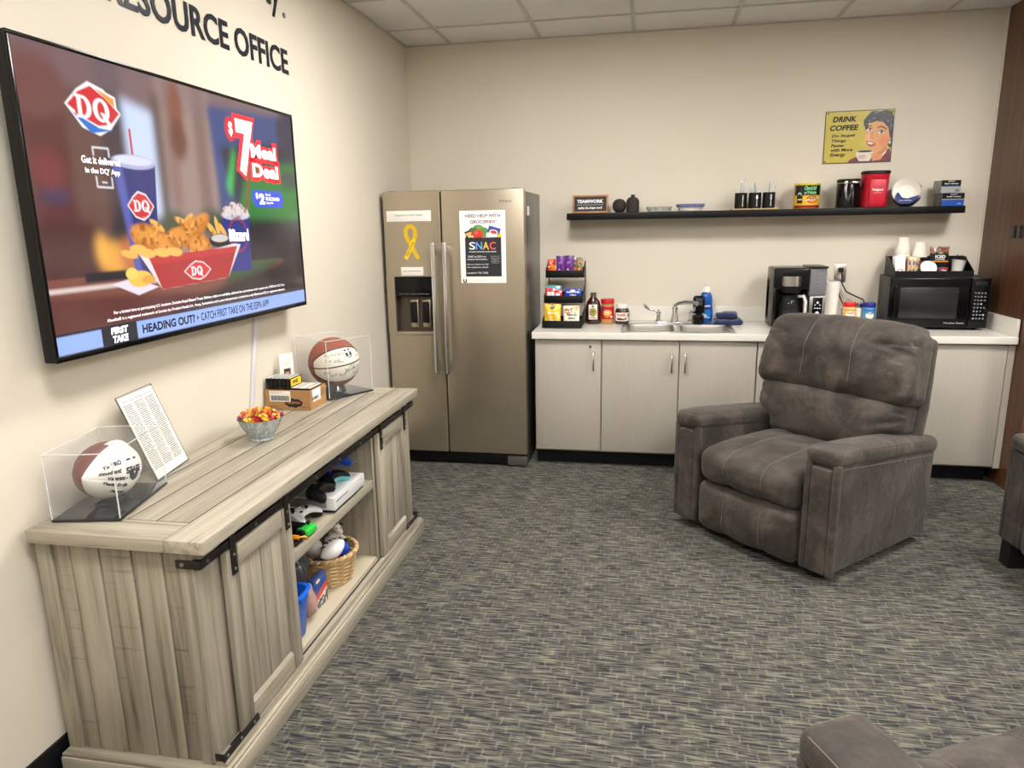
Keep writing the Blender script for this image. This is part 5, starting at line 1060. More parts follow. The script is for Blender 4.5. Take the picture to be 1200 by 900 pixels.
# bottom rail with a dark groove the doors run in
pl('bottom_rail', XB-.002, XB+.030, -HL+.022, HL-.022, .072, .100, W_y)
G().rbox(XB+.004, XB+.010, -HL+.08, HL-.08, .0995, .1015, .0004).build('door_groove', M_blkm, sb)
# plinth moulding round three sides
for (x0, x1, y0, y1, m) in ((XB+.030, XB+.048, -HL-.012, HL+.012, W_y), (.0, XB+.029, -HL-.012, -HL+.028, W_x), (.0, XB+.029, HL-.028, HL+.012, W_x)):
    pl('plinth_board', x0, x1, y0, y1, .0015, .070, m, .002)
    pl('plinth_cap', x0 if x0 < .1 else x0-.002, x1-.006 if x0 > .1 else x1, y0+.004 if (x0 > .1 or y0 < 0) else y0-.008, y1-.004 if (x0 > .1 or y0 > 0) else y1+.008, .070, .080, m, .003)
# peg holes in the divider faces
g = G()
for z in (.30, .36, .42, .54, .60, .66):
    for x in (.08, .40): g.lathe([(.003, 0), (.003, .0006)], 8, T(x, .3777, z, rx=PI/2))
g.build('peg_hole', M_blkm, sb, kind='stuff')
# barn doors
def barn_door(y0, y1):
    xb, xf = XB+.006, XB+.026; z0, z1 = .104, .672; fwd = .058
    d = G().box(xb+.001, xb+.006, y0+.02, y1-.02, z0+.02, z1-.02).build('door', M_joint, sb, smooth=None)
    for (a, b, c, e, m) in ((y0, y0+fwd, z0, z1, W_z), (y1-fwd, y1, z0, z1, W_z), (y0+fwd, y1-fwd, z0, z0+fwd, W_y), (y0+fwd, y1-fwd, z1-fwd, z1, W_y)): G().rbox(xb, xf, a+.0004, b-.0004, c, e, .0018).build('frame_board', m, d)
    n = 4; w_ = (y1-y0-2*fwd)/n
    for k in range(n): G().rbox(xb+.002, xb+.011-.0008*(k % 2), y0+fwd+k*w_+.002, y0+fwd+(k+1)*w_-.002, z0+fwd+.0004, z1-fwd-.0004, .0014).build('plank', W_z, d)
    # bevelled sill of the panel catches the light
    G().prism([(xb+.011, z0+fwd), (xf, z0+fwd), (xb+.011, z0+fwd+.012)], y0+fwd+.001, y1-fwd-.001, 'y').build('panel_sill', W_y, d, smooth=None)
    for yc in (y0+.03, y1-.03):
        h = G().rbox(xf+.001, xf+.006, yc-.013, yc+.013, .596, .735, .002).build('hanger', M_iron, d)
        G().lathe([(.016, -.004), (.019, -.002), (.019, .004), (.016, .006)], 20, T(xf-.008, yc, .722, ry=PI/2)).build('wheel', M_iron, h)
        G().rbox(xf-.012, xf+.006, yc-.012, yc+.012, .735, .741, .002).build('hanger_hook', M_iron, h)
        g = G()
        for z in (.612, .655, .722): g.lathe([(.005, 0), (.0045, .002), (.002, .003)], 10, T(xf+.006, yc, z, ry=PI/2))
        g.build('bolt', mat('bolt_steel', srgb(150, 148, 145), .35, .9), h)
    return d
barn_door(-.758, -.392); barn_door(.392, .758)
# iron rail and its corner straps
rl = G().rbox(XB+.022, XB+.027, -HL+.018, HL-.018, .679, .703, .0012).build('iron_rail', M_iron, sb)
g = G()
for y in (-.84, -.60, -.2, .0, .2, .60, .84): g.lathe([(.006, 0), (.0055, .003), (.002, .004)], 10, T(XB+.027, y, .691, ry=PI/2))
g.build('bolt', mat('bolt_steel'), rl)
for s in (-1, 1):
    y_ = s*(HL-.018)
    k_ = G().rbox(XB-.045, XB+.027, *( (y_-.004, y_) if s < 0 else (y_, y_+.004)), .679, .703, .0012).rbox(XB, XB+.024, *((y_, y_+.012) if s < 0 else (y_-.012, y_)), .68, .702, .001).build('corner_strap', M_iron, sb)
    G().lathe([(.006, 0), (.0055, .003), (.002, .004)], 10, T(XB-.025, y_-.004 if s < 0 else y_+.004, .691, rx=PI/2 if s < 0 else -PI/2)).build('bolt', mat('bolt_steel'), k_)
    ys = sorted((s*(HL-.012), s*(HL-.20)))
    b_ = G().prism([(ys[0], .100), (ys[1], .100), (ys[1]-.004, .122), (ys[0]+.004, .122)] if s < 0 else [(ys[0], .100), (ys[1], .100), (ys[1]-.004, .122), (ys[0]+.010, .122)], XB+.0265, XB+.0305, 'x').build('bottom_strap', M_iron, sb, smooth=None)
    G().rbox(XB, XB+.03, *sorted((s*(HL-.020), s*(HL-.016))), .100, .122, .001).build('strap_end', M_iron, b_)
    g = G()
    for yy in (.03, .10, .17): g.lathe([(.005, 0), (.0045, .002), (.002, .003)], 10, T(XB+.0305, s*(HL-yy), .111, ry=PI/2))
    g.build('bolt', mat('bolt_steel'), b_)
# ================================================================ THINGS ON THE SIDEBOARD
ZB = ZT+.001
M_acr = mat('acrylic', srgb(200, 205, 208), .02, alpha=.045, spec=.8); M_edge = mat('acrylic_edge', srgb(235, 238, 238), .08, alpha=.62, spec=.8)
def case(name, label, cx, cy, rz, w_, d_, h_, z):
    t = thing(name, label, 'display case', (cx, cy, z), rz)
    G().rbox(-w_/2, w_/2, -d_/2, d_/2, 0, .008, .003, k=2).build('base', mat('gloss_base', srgb(16, 18, 28), .08, coat=.6), t)
    a, b = w_/2-.003, d_/2-.003
    for (x0, x1, y0, y1) in ((-a, a, -b, -b+.0025), (-a, a, b-.0025, b), (-a, -a+.0025, -b+.0026, b-.0026), (a-.0025, a, -b+.0026, b-.0026)): G().box(x0, x1, y0, y1, .0085, h_).build('pane', M_acr, t, smooth=None)
    G().box(-a, a, -b, b, h_+.0002, h_+.0027).build('lid_pane', M_acr, t, smooth=None)
    g = G(); e = .0013
    for x in (-a, a):
        for y in (-b, b): g.box(x-e, x+e, y-e, y+e, .0085, h_)
    for y in (-b, b): g.box(-a, a, y-e, y+e, h_+.0028-e, h_+.0028+e)
    for x in (-a, a): g.box(x-e, x+e, -b, b, h_+.0028-e, h_+.0028+e)
    g.build('edge', M_edge, t, smooth=None)
    return t
f_rz = R(12)
fcs = case('display_case', 'clear acrylic display case with black base holding the signed football', .126, -3.300, f_rz, .19, .288, .19, ZB)
# football: long axis along the case, near tip towards the room's front; white half faces the room
M_leather = mat('football_brown', srgb(118, 70, 64), .5, bump=.35, bscale=700, vary=.12, scale=12); M_fw = mat('football_white', srgb(232, 230, 226), .35, bump=.1, bscale=400)
fm = Matrix.Translation((.124, -3.300, ZB+.1012)) @ rotm(rz=f_rz+PI/2) @ rotm(ry=R(9)) @ rotm(rx=R(17))
fb_ = thing('football', 'signed football half brown and half white inside the acrylic case', 'football', fm.to_translation(), rot=fm.to_euler())
def fr_(u): return .082*max(0, math.cos(u*PI/2))**.70
def fpt(x, a, off=0):
    r_ = fr_(x/.134)+off; return (x, r_*math.cos(a), r_*math.sin(a))
for nm, m_, a0, a1 in (('brown_panel', M_leather, -88, 0), ('brown_panel', M_leather, 0, 90), ('white_panel', M_fw, 90, 182), ('white_panel', M_fw, 182, 272)):
    n = 36; k = 14; vs = []
    for i in range(n+1):
        for j in range(k+1):
            e = min(j, k-j)/k; vs.append(fpt(-.134+.268*i/n, R(a0+(a1-a0)*j/k), -.0022*max(0, 1-e*9)**2))
    G().add(vs, [(i*(k+1)+j, i*(k+1)+j+1, (i+1)*(k+1)+j+1, (i+1)*(k+1)+j) for i in range(n) for j in range(k)]).build(nm, m_, fb_, smooth=80)
g = G()
for i in range(9):
    x = -.03+.0125*i; g.tube([fpt(x, R(90+q), .0035-.00005*q*q) for q in (-9, -5, 0, 5, 9)], .0024, 6)
g.tube([fpt(-.036+.012*i, R(90), .003) for i in range(10)], .002, 6)
g.build('lacing', M_white, fb_)
def fwrap(x, y, z): return fpt(x, PI-z/.08, .0012)
text([('To VRO', -.100, .066, -.052, .050, dict(shear=.2, bold=.05)), ('Student', -.112, .040, -.058, .023, dict(shear=.2, bold=.05)), ('Veterans -', -.092, .014, -.038, -.002, dict(shear=.2, bold=.05)), ('Thanks for the', -.100, -.010, -.030, -.025, dict(shear=.2, bold=.05)), ('memories!', -.07, -.036, -.022, -.051, dict(shear=.3, bold=.05))], M_dink, fb_, fn=fwrap)
text([('U', -.034, .060, .010, -.006, dict(bold=.09)), ('STATE', -.044, .036, .020, .016, dict(bold=.05))], mat('logo_navy', srgb(20, 28, 48), .5), fb_, fn=fwrap)
st = G().rbox(-.028, .028, -.05, .05, .0085, .0165, .003).build('stand', mat('gloss_base'), fcs)
# sheet in a leaning acrylic holder
pm = Matrix.Translation((.1495, -3.055, ZB+.001)) @ rotm(rz=R(104)) @ rotm(rx=R(-21))
ph = thing('sign_holder', 'leaning clear acrylic holder with a long printed list behind the football case', 'sign holder', (.125, -3.02, ZB), R(100))
L_ = T(0, 0, 0, R(-20))
def lean(x, y, z): return tuple(L_ @ Vector((x, y, z)))
G().rbox(-.108, .108, -.0015, .0015, .001, .29, .0008, f=lean).build('panel', M_acr, ph)
G().rbox(-.108, .108, .0, .09, .0005, .003, .0008).build('foot', M_acr, ph)
g = G()
for x in (-.108, .108): g.rbox(x-.001, x+.001, -.0018, .0018, .001, .29, .0005, f=lean)
for z in (.002, .29): g.rbox(-.108, .108, -.0018, .0018, z-.001, z+.001, .0005, f=lean)
g.build('edge', mat('edge_dark', srgb(90, 94, 98), .2), ph)
G().rbox(-.104, .104, -.0026, -.0018, .006, .284, .0003, f=lean).build('sheet', M_white, ph)
it = [('2024 - 2025 Student Directory', -.09, .272, .09, .264, dict(bold=.01))]
rg_ = random.Random(4)
for r_ in range(34):
    for c_ in range(3): it.append((''.join(rg_.choice('nemuioarst l') for _ in range(14)).strip('l ')+'n', -.096+c_*.065, .258-r_*.0066, -.096+c_*.065+rg_.uniform(.045, .058), .2540-r_*.0066, dict(bold=.04)))
text([it[0]]+it[1:], mat('grey_ink', srgb(84, 84, 92), .6), ph, fn=lambda x, y, z: lean(x, -.0031, z))
# candy bowl
cbx, cby = .232, -2.645
bw = thing('candy_bowl', 'grey streaked ceramic bowl heaped with wrapped candies on the sideboard', 'bowl', (cbx, cby, ZB))
G().lathe([(.0, 0), (.040, 0), (.043, .003), (.041, .010), (.050, .022), (.066, .048), (.077, .072), (.083, .086), (.085, .087), (.083, .083), (.074, .064), (.055, .035), (.035, .018), (0, .014)], 40, cap=False).build('bowl', mat('streaked_glaze', srgb(170, 178, 182), .25, vary=.45, scale=3, stretch=(30, 30, 2)), bw)
cols = [(172, 40, 60), (226, 146, 56), (232, 204, 80), (180, 60, 106), (200, 96, 60), (140, 140, 80), (190, 66, 62)]
cn = ['deep red', 'orange', 'yellow', 'pink', 'orange-red', 'green', 'bright red']
M_candy = [mat('candy_%d' % i, srgb(*c), .3, vary=.2, scale=90) for i, c in enumerate(cols)]
protos = []
for v in range(len(cols)):
    g = G().ball((0, 0, 0), (.0105, .0075, .007), 10)
    for s in (-1, 1):
        n = 9; vs = [(s*.011, 0, 0)]
        for k in range(n): a = 2*PI*k/n; vs.append((s*(.021+.003*math.sin(3*a)), .0125*math.cos(a), .009*math.sin(a)+.002*math.sin(4*a)))
        g.add(vs, [(0, 1+k, 1+(k+1) % n) for k in range(n)])
    protos.append(g)
rg_ = random.Random(11); placed = []; meshes = {}
for layer, (R0, z0, n) in enumerate(((.044, .062, 14), (.058, .072, 22), (.062, .083, 24), (.064, .092, 22), (.040, .099, 14), (.016, .106, 6))):
    for k in range(n):
        v = rg_.choice([0, 1, 2, 2, 1, 4, 3, 6, 2, 5]); a = k*2.399+layer; rr = R0*math.sqrt((k+.6)/n); rot = (rg_.uniform(-.7, .7), rg_.uniform(-.7, .7), rg_.uniform(0, 6.3)); p = (cbx+rr*math.cos(a), cby+rr*math.sin(a), ZB+z0+rg_.uniform(-.003, .005))
        if v not in meshes: o = protos[v].build('wrapped_candy', M_candy[v], None, p, rot); meshes[v] = o
        else: o = meshes[v].copy(); COL.objects.link(o); o.location = p; o.rotation_euler = rot
        tag(o, 'small twist-wrapped %s candy heaped in the streaked bowl' % cn[v], 'candy', '%s candies in the bowl' % cn[v])
# cardboard box with video games / tapes and a card
bx = thing('cardboard_box', 'low brown cardboard tray box with barcode sticker beside the basketball case', 'box', (.008, -2.215, ZB))
M_kraft = mat('kraft_card', srgb(178, 134, 88), .8, vary=.06, scale=30)
g = G().box(0, .215, 0, .155, .0, .003).box(0, .215, 0, .003, .003, .088).box(0, .215, .152, .155, .003, .088).box(0, .003, .003, .152, .003, .088).box(.212, .215, .003, .152, .003, .088)
g.build('tray', M_kraft, bx, smooth=None)
G().rbox(.022, .122, -.0012, 0, .035, .083, .0004).build('sticker', M_white, bx)
g = G(); x = .03
for i in range(22):
    w_ = [.0014, .0026, .0018, .0034][(i*7) % 4]; g.box(x, x+w_, -.0017, -.0012, .040, .062); x += w_+[.0014, .0022, .0012][(i*5) % 3]
g.build('barcode_print', M_dink, bx, smooth=None, kind='stuff')
text([('Shipping Label 13 15', .03, .078, .09, .073)], M_dink, bx, loc=(0, -.0016, 0))
g = G().ball((0, 0, 0), (1, .02, .6), 20); g.v = [(.125+.036*q[0]*(1+.06*math.sin(9*math.atan2(q[2], q[0]))), -.0004+.0*q[1], .03+.030*q[2]) for q in g.v]
vs = [(.135+(.042+.002*math.sin(8*a))*math.cos(a), -.0006, .030+(.020+.002*math.sin(8*a))*math.sin(a)) for a in [2*PI*i/40 for i in range(40)]]
G().add(vs, [tuple(range(40))]).build('printed_badge', mat('print_brown', srgb(44, 32, 24), .7), bx, smooth=None)
text([('CELESTIAL', .103, .037, .167, .027, dict(bold=.04))], M_kraft, bx, loc=(0, -.0012, 0)); text([('Herbal Infusion', .02, .016, .06, .011, dict(bold=.02)), ('Caffeine Free', .172, .016, .208, .011, dict(bold=.02))], M_dink, bx, loc=(0, -.0008, 0))
st_ = G().rbox(.2152, .2162, .02, .10, .03, .084, .0004).build('side_sticker', M_white, bx)
text([('GAMES', .01, .055, .075, .04, dict(bold=.03, shear=.3)), ('| || ||| | ||', .095, .075, .14, .04)], M_dink, bx, loc=(.2166, 0, 0), rot=(0, 0, PI/2))
for i in range(9):
    o = G().rbox(0, .0135, 0, .125, 0, .088, .001).rbox(.001, .0125, .004, .12, .0878, .089, .0004, mi=1).build('game_case', [M_blkm, mat('case_label_%d' % (i % 3), srgb(*[(206, 200, 190), (180, 176, 170), (220, 214, 206)][i % 3]), .6)], None, (.106+i*.0125 if False else .094+i*.0137-.0, -2.200, ZB+.0045), (0, 0, 0))
    tag(o, 'slim dark case packed upright in the cardboard box with its pale top edge showing', 'case', 'slim cases packed in the cardboard box')
for i in range(6):
    o = thing('tape_cassette', ['first', 'second', 'third', 'fourth', 'fifth'][i]+' from the wall side of the black boxed tapes on the cardboard box' if i < 5 else 'black boxed tape with a yellow and black end label, at the right of its row', 'tape', (.012+i*.0195, -2.205, ZB+.0955), group='black tapes on the cardboard box' if i < 5 else None)
    G().rbox(0, .0188, 0, .11, 0, .040, .002).build('shell', M_blk, o); G().rbox(.003, .0158, .004, .106, .0398, .0406, .0003).build('label', mat('tape_label', srgb(196, 196, 190), .5), o)
    if i == 5: G().rbox(.0187, .0195, .006, .10, .004, .036, .0003).build('end_label', mat('label_yellow', srgb(236, 200, 40), .5), o); text([('WHS', .02, .03, .07, .012, dict(bold=.05))], M_dink, o, loc=(.0199, 0, 0), rot=(0, 0, PI/2))
cd = thing('photo_card', 'white card with a small portrait photo propped behind the tapes', 'card', (.030, -2.1, ZB+.091), R(62))
cd.location = (.050, -2.078, ZB+.0905)
C = Canvas(6, 12, 60, (238, 236, 230)); C.rect(1.6, 6.2, 4.6, 10.4, (70, 46, 40)); C.ell(3.1, 7.9, .8, 1.0, (206, 150, 120)); C.ell(3.1, 7.1, .9, .5, (60, 36, 28)); C.ell(3.1, 10.2, 1.4, 1.0, (150, 40, 44))
for k in range(5): C.rect(1.2, 1.8+k*.7, 4.8, 1.95+k*.7, (170, 168, 166))
G().rbox(-.036, .036, .0006, .002, 0, .135, .0005).build('card', M_white, cd); C.panel('printed_front', vmat('print_matt'), .071, .133, cd, (0, 0, .0675))
# basketball in its case
bcs = case('display_case', 'clear acrylic cube case with black base holding the signed basketball', .183, -1.868, R(-30), .256, .256, .272, ZB)
bm_ = Matrix.Translation((.183, -1.868, ZB+.149)) @ rotm(rz=R(47)) @ rotm(ry=R(-6))
bb = thing('basketball', 'signed basketball with white panels and orange sides inside the cube case', 'basketball', bm_.to_translation(), rot=bm_.to_euler())
RB = .1195
def sph(lon, lat, off=0):
    r_ = RB+off; return (r_*math.cos(lat)*math.sin(lon), -r_*math.cos(lat)*math.cos(lon), r_*math.sin(lat))
def isw(lon, lat): return abs(lat) < R(34)-.0*lon and abs(lon) < R(64)*math.cos(lat)**.4 or False
# orange ball, white equatorial band of panels on the front, black channels
G().ball((0, 0, 0), RB, 48).build('ball', mat('basketball_orange', srgb(152, 74, 46), .55, bump=.5, bscale=900), bb, smooth=80)
for (la0, la1) in ((1.2, 1), (-1, -1.2)): pass
for s in (-1, 1):
    n = 28; k = 12; vs = []
    for i in range(n+1):
        lo = R(-72)+R(144)*i/n; top_ = R(40)-R(26)*abs(lo/R(72))**2.5
        for j in range(k+1): vs.append(sph(lo, s*(R(1.5)+(top_-R(1.5))*j/k), .0008))
    G().add(vs, [(i*(k+1)+j, i*(k+1)+j+1, (i+1)*(k+1)+j+1, (i+1)*(k+1)+j) for i in range(n) for j in range(k)]).build('white_panel', mat('ball_white', srgb(234, 228, 216), .45, bump=.2, bscale=900), bb, smooth=80)
g = G()
g.tube([sph(2*PI*i/64, 0, -.0002) for i in range(64)], .0022, 6, closed=True)
for s in (-1, 1): g.tube([sph(R(-78)+R(156)*i/30, s*(R(41)-R(26)*abs((R(-72)+R(144)*min(1, max(0, i/30)))/R(72))**2.5), 0) for i in range(31)], .0022, 6)
g.build('channel', M_blkm, bb)
sig = ['Jm Alh', 'Sam O', 'Ty M.', 'KB #2', 'Drew', 'Jordan C', 'Ian M', 'Mason F', 'Great O', 'D.Uduje', 'Josh', 'Aubin', 'Isaac J', 'Max A']
pos = [(-.055, .05), (-.02, .052), (-.085, .022), (-.045, .02), (-.1, -.03), (-.025, .012), (-.07, -.045), (-.03, -.05), (.05, -.055), (.075, .02), (.08, -.03), (.1, .04), (-.09, .05), (.045, -.03)]
text([(s_, x, z+.014, x+.032, z, dict(shear=.5, rot=.1*((i*3) % 5-2))) for i, (s_, (x, z)) in enumerate(zip(sig, pos))]+[('Jared Calhl', -.005, -.006, .065, -.044, dict(shear=.6, rot=.25))], M_dink, bb, fn=lambda x, y, z: sph(x/RB, z/RB, .0014))
text([('U', .022, .072, .062, .030, dict(bold=.09))], mat('logo_navy'), bb, fn=lambda x, y, z: sph(x/RB, z/RB, .0014))
G().lathe([(.045, .0085), (.05, .012), (.042, .036), (.046, .0385), (.036, .034), (.034, .0085)], 24, cap=False).build('stand', mat('gloss_base'), bcs)
# ================================================================ THINGS INSIDE THE SIDEBOARD
ZI = .4717; OX = SBX
xs = thing('game_console', 'white flat game console on the upper shelf of the sideboard', 'game console', (.376, -2.485, ZI))
M_con = mat('console_white', srgb(226, 226, 228), .4)
G().rbox(-.125, .125, -.148, .148, .012, .062, .002).build('case', M_con, xs)
G().rbox(-.118, .118, -.142, .142, .0, .012, .003).build('base', M_blkm, xs)
G().rbox(.1245, .126, -.135, -.02, .043, .0465, .0005).build('disc_slot', M_blkm, xs)
G().lathe([(.006, 0), (.006, .001)], 16, T(.125, .12, .045, ry=PI/2)).build('power_button', mat('button_white'), xs)
G().rbox(-.1, .09, -.149, -.147, .02, .055, .001).build('side_vent', mat('vent_grey', srgb(150, 150, 154), .6), xs)
pad_out = [(-.040, .046), (-.012, .050), (.012, .050), (.040, .046), (.060, .034), (.070, .008), (.080, -.030), (.077, -.052), (.064, -.058), (.048, -.044), (.030, -.024), (.0, -.018), (-.030, -.024), (-.048, -.044), (-.064, -.058), (-.077, -.052), (-.080, -.030), (-.070, .008), (-.060, .034)]
def gamepad(name, label, p, rot, cbody, cunder):
    t = thing(name, label, 'game controller', p, rot=rot); t.scale = (.84, .84, .84)
    def smooth_(P, n=3):
        o = []; m = len(P)
        for i in range(m):
            a, b, c, d = (Vector(P[(i+k) % m]) for k in (-1, 0, 1, 2))
            for j in range(n):
                u = j/n; o.append(tuple(.5*((2*b)+(c-a)*u+(2*a-5*b+4*c-d)*u*u+(3*b-a-3*c+d)*u**3)))
        return o
    P = smooth_(pad_out); N_ = len(P)
    def layer(sc, z):
        out = []
        for (x, y) in P:
            gx_ = max(0, (abs(x)-.035)/.045); q = (x*sc+(1-sc)*(.05 if x > .02 else -.05 if x < -.02 else 0), y*sc+(1-sc)*-.002, 0)
            out.append((q[0], q[1], z-(.012*gx_*max(0, -y/.05))))
        return out
    for nm, zs, c_ in (('shell', [(1, .0), (.985, .010), (.9, .018), (.72, .0215), (.35, .0225)], cbody), ('grip_shell', [(1, -.0003), (.98, -.010), (.88, -.019), (.6, -.024), (.2, -.024)], cunder)):
        vs = []; 
        for sc, z in zs: vs += layer(sc, z)
        fs = [(k*N_+i, k*N_+(i+1) % N_, (k+1)*N_+(i+1) % N_, (k+1)*N_+i) for k in range(len(zs)-1) for i in range(N_)]+[tuple((len(zs)-1)*N_+i for i in range(N_))]
        G().add(vs, fs).build(nm, c_, t, smooth=60)
    for (x, y) in ((-.042, .018), (.022, -.008)): G().lathe([(.005, .02), (.005, .028), (.009, .030), (.0095, .033), (.007, .0335), (0, .032)], 18, T(x, y, 0)).build('thumbstick', M_blkm, t)
    for (x, y, c) in ((.042, .030, (200, 180, 40)), (.042, .008, (60, 150, 70)), (.031, .019, (40, 90, 180)), (.053, .019, (180, 50, 50))): G().ball((x, y, .0225), (.0045, .0045, .003), 10).build('button', mat('abxy_%d' % c[0], srgb(*c), .3), t)
    G().rbox(-.03, -.014, -.012, -.007, .0215, .026, .001).rbox(-.0245, -.0195, -.018, -.002, .0215, .026, .001).build('direction_pad', M_blkm, t)
    return t
zc = ZI+.062+.0240
gamepad('game_controller', 'black game controller lying on the near end of the white console', (.432, -2.622, zc), (0, 0, R(98)), mat('pad_black', srgb(26, 26, 30), .5), M_blkm)
gamepad('game_controller', 'pale teal and black game controller on the middle of the console', (.425, -2.482, zc), (0, 0, R(84)), M_blkm, mat('pad_teal', srgb(110, 190, 200), .4))
gamepad('game_controller', 'bright blue game controller beside the teal one on the console', (.405, -2.425, zc+.048), (0, 0, R(66)), mat('pad_blue', srgb(20, 70, 180), .4), mat('pad_blue'))
gamepad('game_controller', 'blue game controller with a navy underside at the far end of the shelf', (.300, -2.400, zc+.004), (0, 0, R(50)), mat('pad_blue2', srgb(30, 84, 190), .4), mat('pad_navy', srgb(20, 28, 70), .4))
gamepad('game_controller', 'white game controller on the shelf beside the console', (.415, -2.728, ZI+.0315), (0, 0, R(84)), M_con, M_blkm)
# pink and green handheld pads, orange cabled plug, dark red device, card at the back
jp = thing('handheld_controller', 'black handheld controller with pink end and neon green end on the shelf', 'game controller', (.425, -2.822, ZI+.001), R(-4))
G().rbox(-.055, .055, -.03, .03, .0, .034, .010, k=3).build('grip', M_blkm, jp)
for sx, c_, nm in ((-.055, (226, 50, 110), 'pink'), (.055, (50, 200, 70), 'green')):
    o = G().rbox(sx-.024, sx+.024, -.034, .034, .004, .034, .010, k=3).build(nm+'_side', mat(nm+'_shell', srgb(*c_), .35), jp)
    G().lathe([(.004, .032), (.004, .040), (.009, .042), (.007, .045), (0, .044)], 16, T(sx, .012, 0)).build('thumbstick', M_blkm, o)
    G().lathe([(.016, 0), (.018, .004), (.018, .016), (.014, .018)], 18, T(sx, -.035, .0185, rx=PI/2)).build('wheel', M_blkm, o)
og = thing('charging_cable', 'orange plug and coiled cable at the near end of the shelf', 'cable', (.462, -2.912, ZI+.001), R(0))
G().tube([(-.09, 0, .028), (.0, 0, .028), (.03, 0, .028)], [.009, .009, .008], 12).build('plug', mat('plug_orange', srgb(236, 150, 30), .35), og)
for k in range(3): G().tube([(.03, 0, .028), (.045, .01+.004*k, .027), (.055, .018+.002*k, .02-.004*k), (.045, .026, .012), (.02, .03+.003*k, .006)], .0024, 6).build('cable', mat('plug_orange'), og)
G().rbox(-.09, .03, -.02, .04, .0, .018, .006, k=2).build('pad_cover', M_blkm, og)
rd = thing('red_device', 'dark red plastic toy device with a grey panel on the shelf end', 'toy', (.455, -2.962, ZI+.001), R(0))
G().rbox(-.05, .035, -.04, .035, 0, .05, .012, k=2, f=lambda x, y, z: (x*(1-.25*z/.05), y*(1-.2*z/.05), z)).build('body', mat('device_red', srgb(130, 26, 40), .35), rd)
G().rbox(.022, .036, -.018, .018, .012, .036, .003).build('panel', mat('device_grey', srgb(130, 130, 134), .4), rd)
wb = G().rbox(-.06, .06, -.002, .002, 0, .15, .001).build('white_card', M_white, None, (.27, -2.70, ZI+.006), (-.08, 0, R(60))); tag(wb, 'white card standing at the back of the upper shelf beside the console', 'card')
# lower shelf
ZL = .1135
tub = thing('blue_tub', 'blue plastic tub with a rolled rim on the bottom of the sideboard', 'tub', (.408, -2.921, ZL))
M_tub = mat('tub_blue', srgb(24, 96, 210), .35)
def tubring(w_, d_, z, n=8, r=.03):
    pts = []
    for (cx_, cy_, a0_) in ((w_-r, d_-r, 0), (-w_+r, d_-r, PI/2), (-w_+r, -d_+r, PI), (w_-r, -d_+r, 1.5*PI)):
        for i in range(n+1): a = a0_+PI/2*i/n; pts.append((cx_+r*math.cos(a), cy_+r*math.sin(a), z))
    return pts
rings = [tubring(.062, .052, 0), tubring(.066, .056, .005), tubring(.080, .072, .165), tubring(.086, .077, .167), tubring(.086, .077, .176), tubring(.077, .069, .176), tubring(.063, .053, .006)]
n = len(rings[0]); vs = sum(rings, []); fs = [(k*n+i, k*n+(i+1) % n, (k+1)*n+(i+1) % n, (k+1)*n+i) for k in range(len(rings)-1) for i in range(n)]+[tuple(range(n)), tuple((len(rings)-1)*n+i for i in range(n))]
G().add(vs, fs).build('body', M_tub, tub)
G().tube([(q[0]*1.0, q[1]*1.0, .174) for q in tubring(.086, .077, 0)], .005, 8, closed=True).build('rim', M_tub, tub)
G().rbox(.084, .093, -.03, .03, .155, .176, .004).build('grip_lip', M_tub, tub)
for i, (x, y, z, c) in enumerate(((.436, -2.905, .098, (150, 110, 70)), (.376, -2.905, .098, (60, 70, 90)), (.408, -2.95, .080, (170, 60, 50)), (.378, -2.93, .038, (80, 90, 100)), (.440, -2.912, .038, (200, 180, 60)))):
    o = G().ball((0, 0, 0), .027, 18).build('toy_ball', mat('toy_%d' % i, srgb(*c), .5), None, (x, y, ZL+z-.0)); tag(o, ['tan toy ball inside the blue tub', 'slate toy ball inside the blue tub', 'red toy ball inside the blue tub', 'grey toy ball at the bottom of the blue tub', 'yellow toy ball at the bottom of the blue tub'][i], 'ball')
# wicker basket
bk = thing('wicker_basket', 'round woven wicker basket of toys at the far end of the bottom shelf', 'basket', (.375, -2.475, ZL))
M_wick = [mat('wicker_%d' % i, srgb(*c), .6, vary=.2, scale=60) for i, c in enumerate(((206, 178, 132), (178, 146, 100)))]
BR0, BR1, BH = .095, .125, .125
def brad(z): return BR0+(BR1-BR0)*z/BH
for k in range(13):
    z = .006+k*.0088; n = 96; g = G()
    g.tube([((brad(z)+.0032*math.sin(24*2*PI*i/n/2+PI*(k % 2)))*math.cos(2*PI*i/n)*.95, (brad(z)+.0032*math.sin(24*2*PI*i/n/2+PI*(k % 2)))*math.sin(2*PI*i/n), z) for i in range(n)], .0048, 5, closed=True).build('woven_strand', M_wick[k % 2], bk)
for k in range(24):
    a = 2*PI*k/24; o = G().tube([(brad(z)*math.cos(a)*.95, brad(z)*math.sin(a), z) for z in (0.002, .06, .12)], .003, 5).build('upright_cane', M_wick[1], bk)
for k in range(2):
    n = 120; G().tube([((brad(.125)+.005*math.cos(22*2*PI*i/n+PI*k))*math.cos(2*PI*i/n)*.95, (brad(.125)+.005*math.cos(22*2*PI*i/n+PI*k))*math.sin(2*PI*i/n), .126+.005*math.sin(22*2*PI*i/n+PI*k)) for i in range(n)], .0068, 7, closed=True).build('braided_rim', M_wick[k], bk)
G().lathe([(.09, .001), (.09, .004)], 32).build('bottom', M_wick[1], bk)
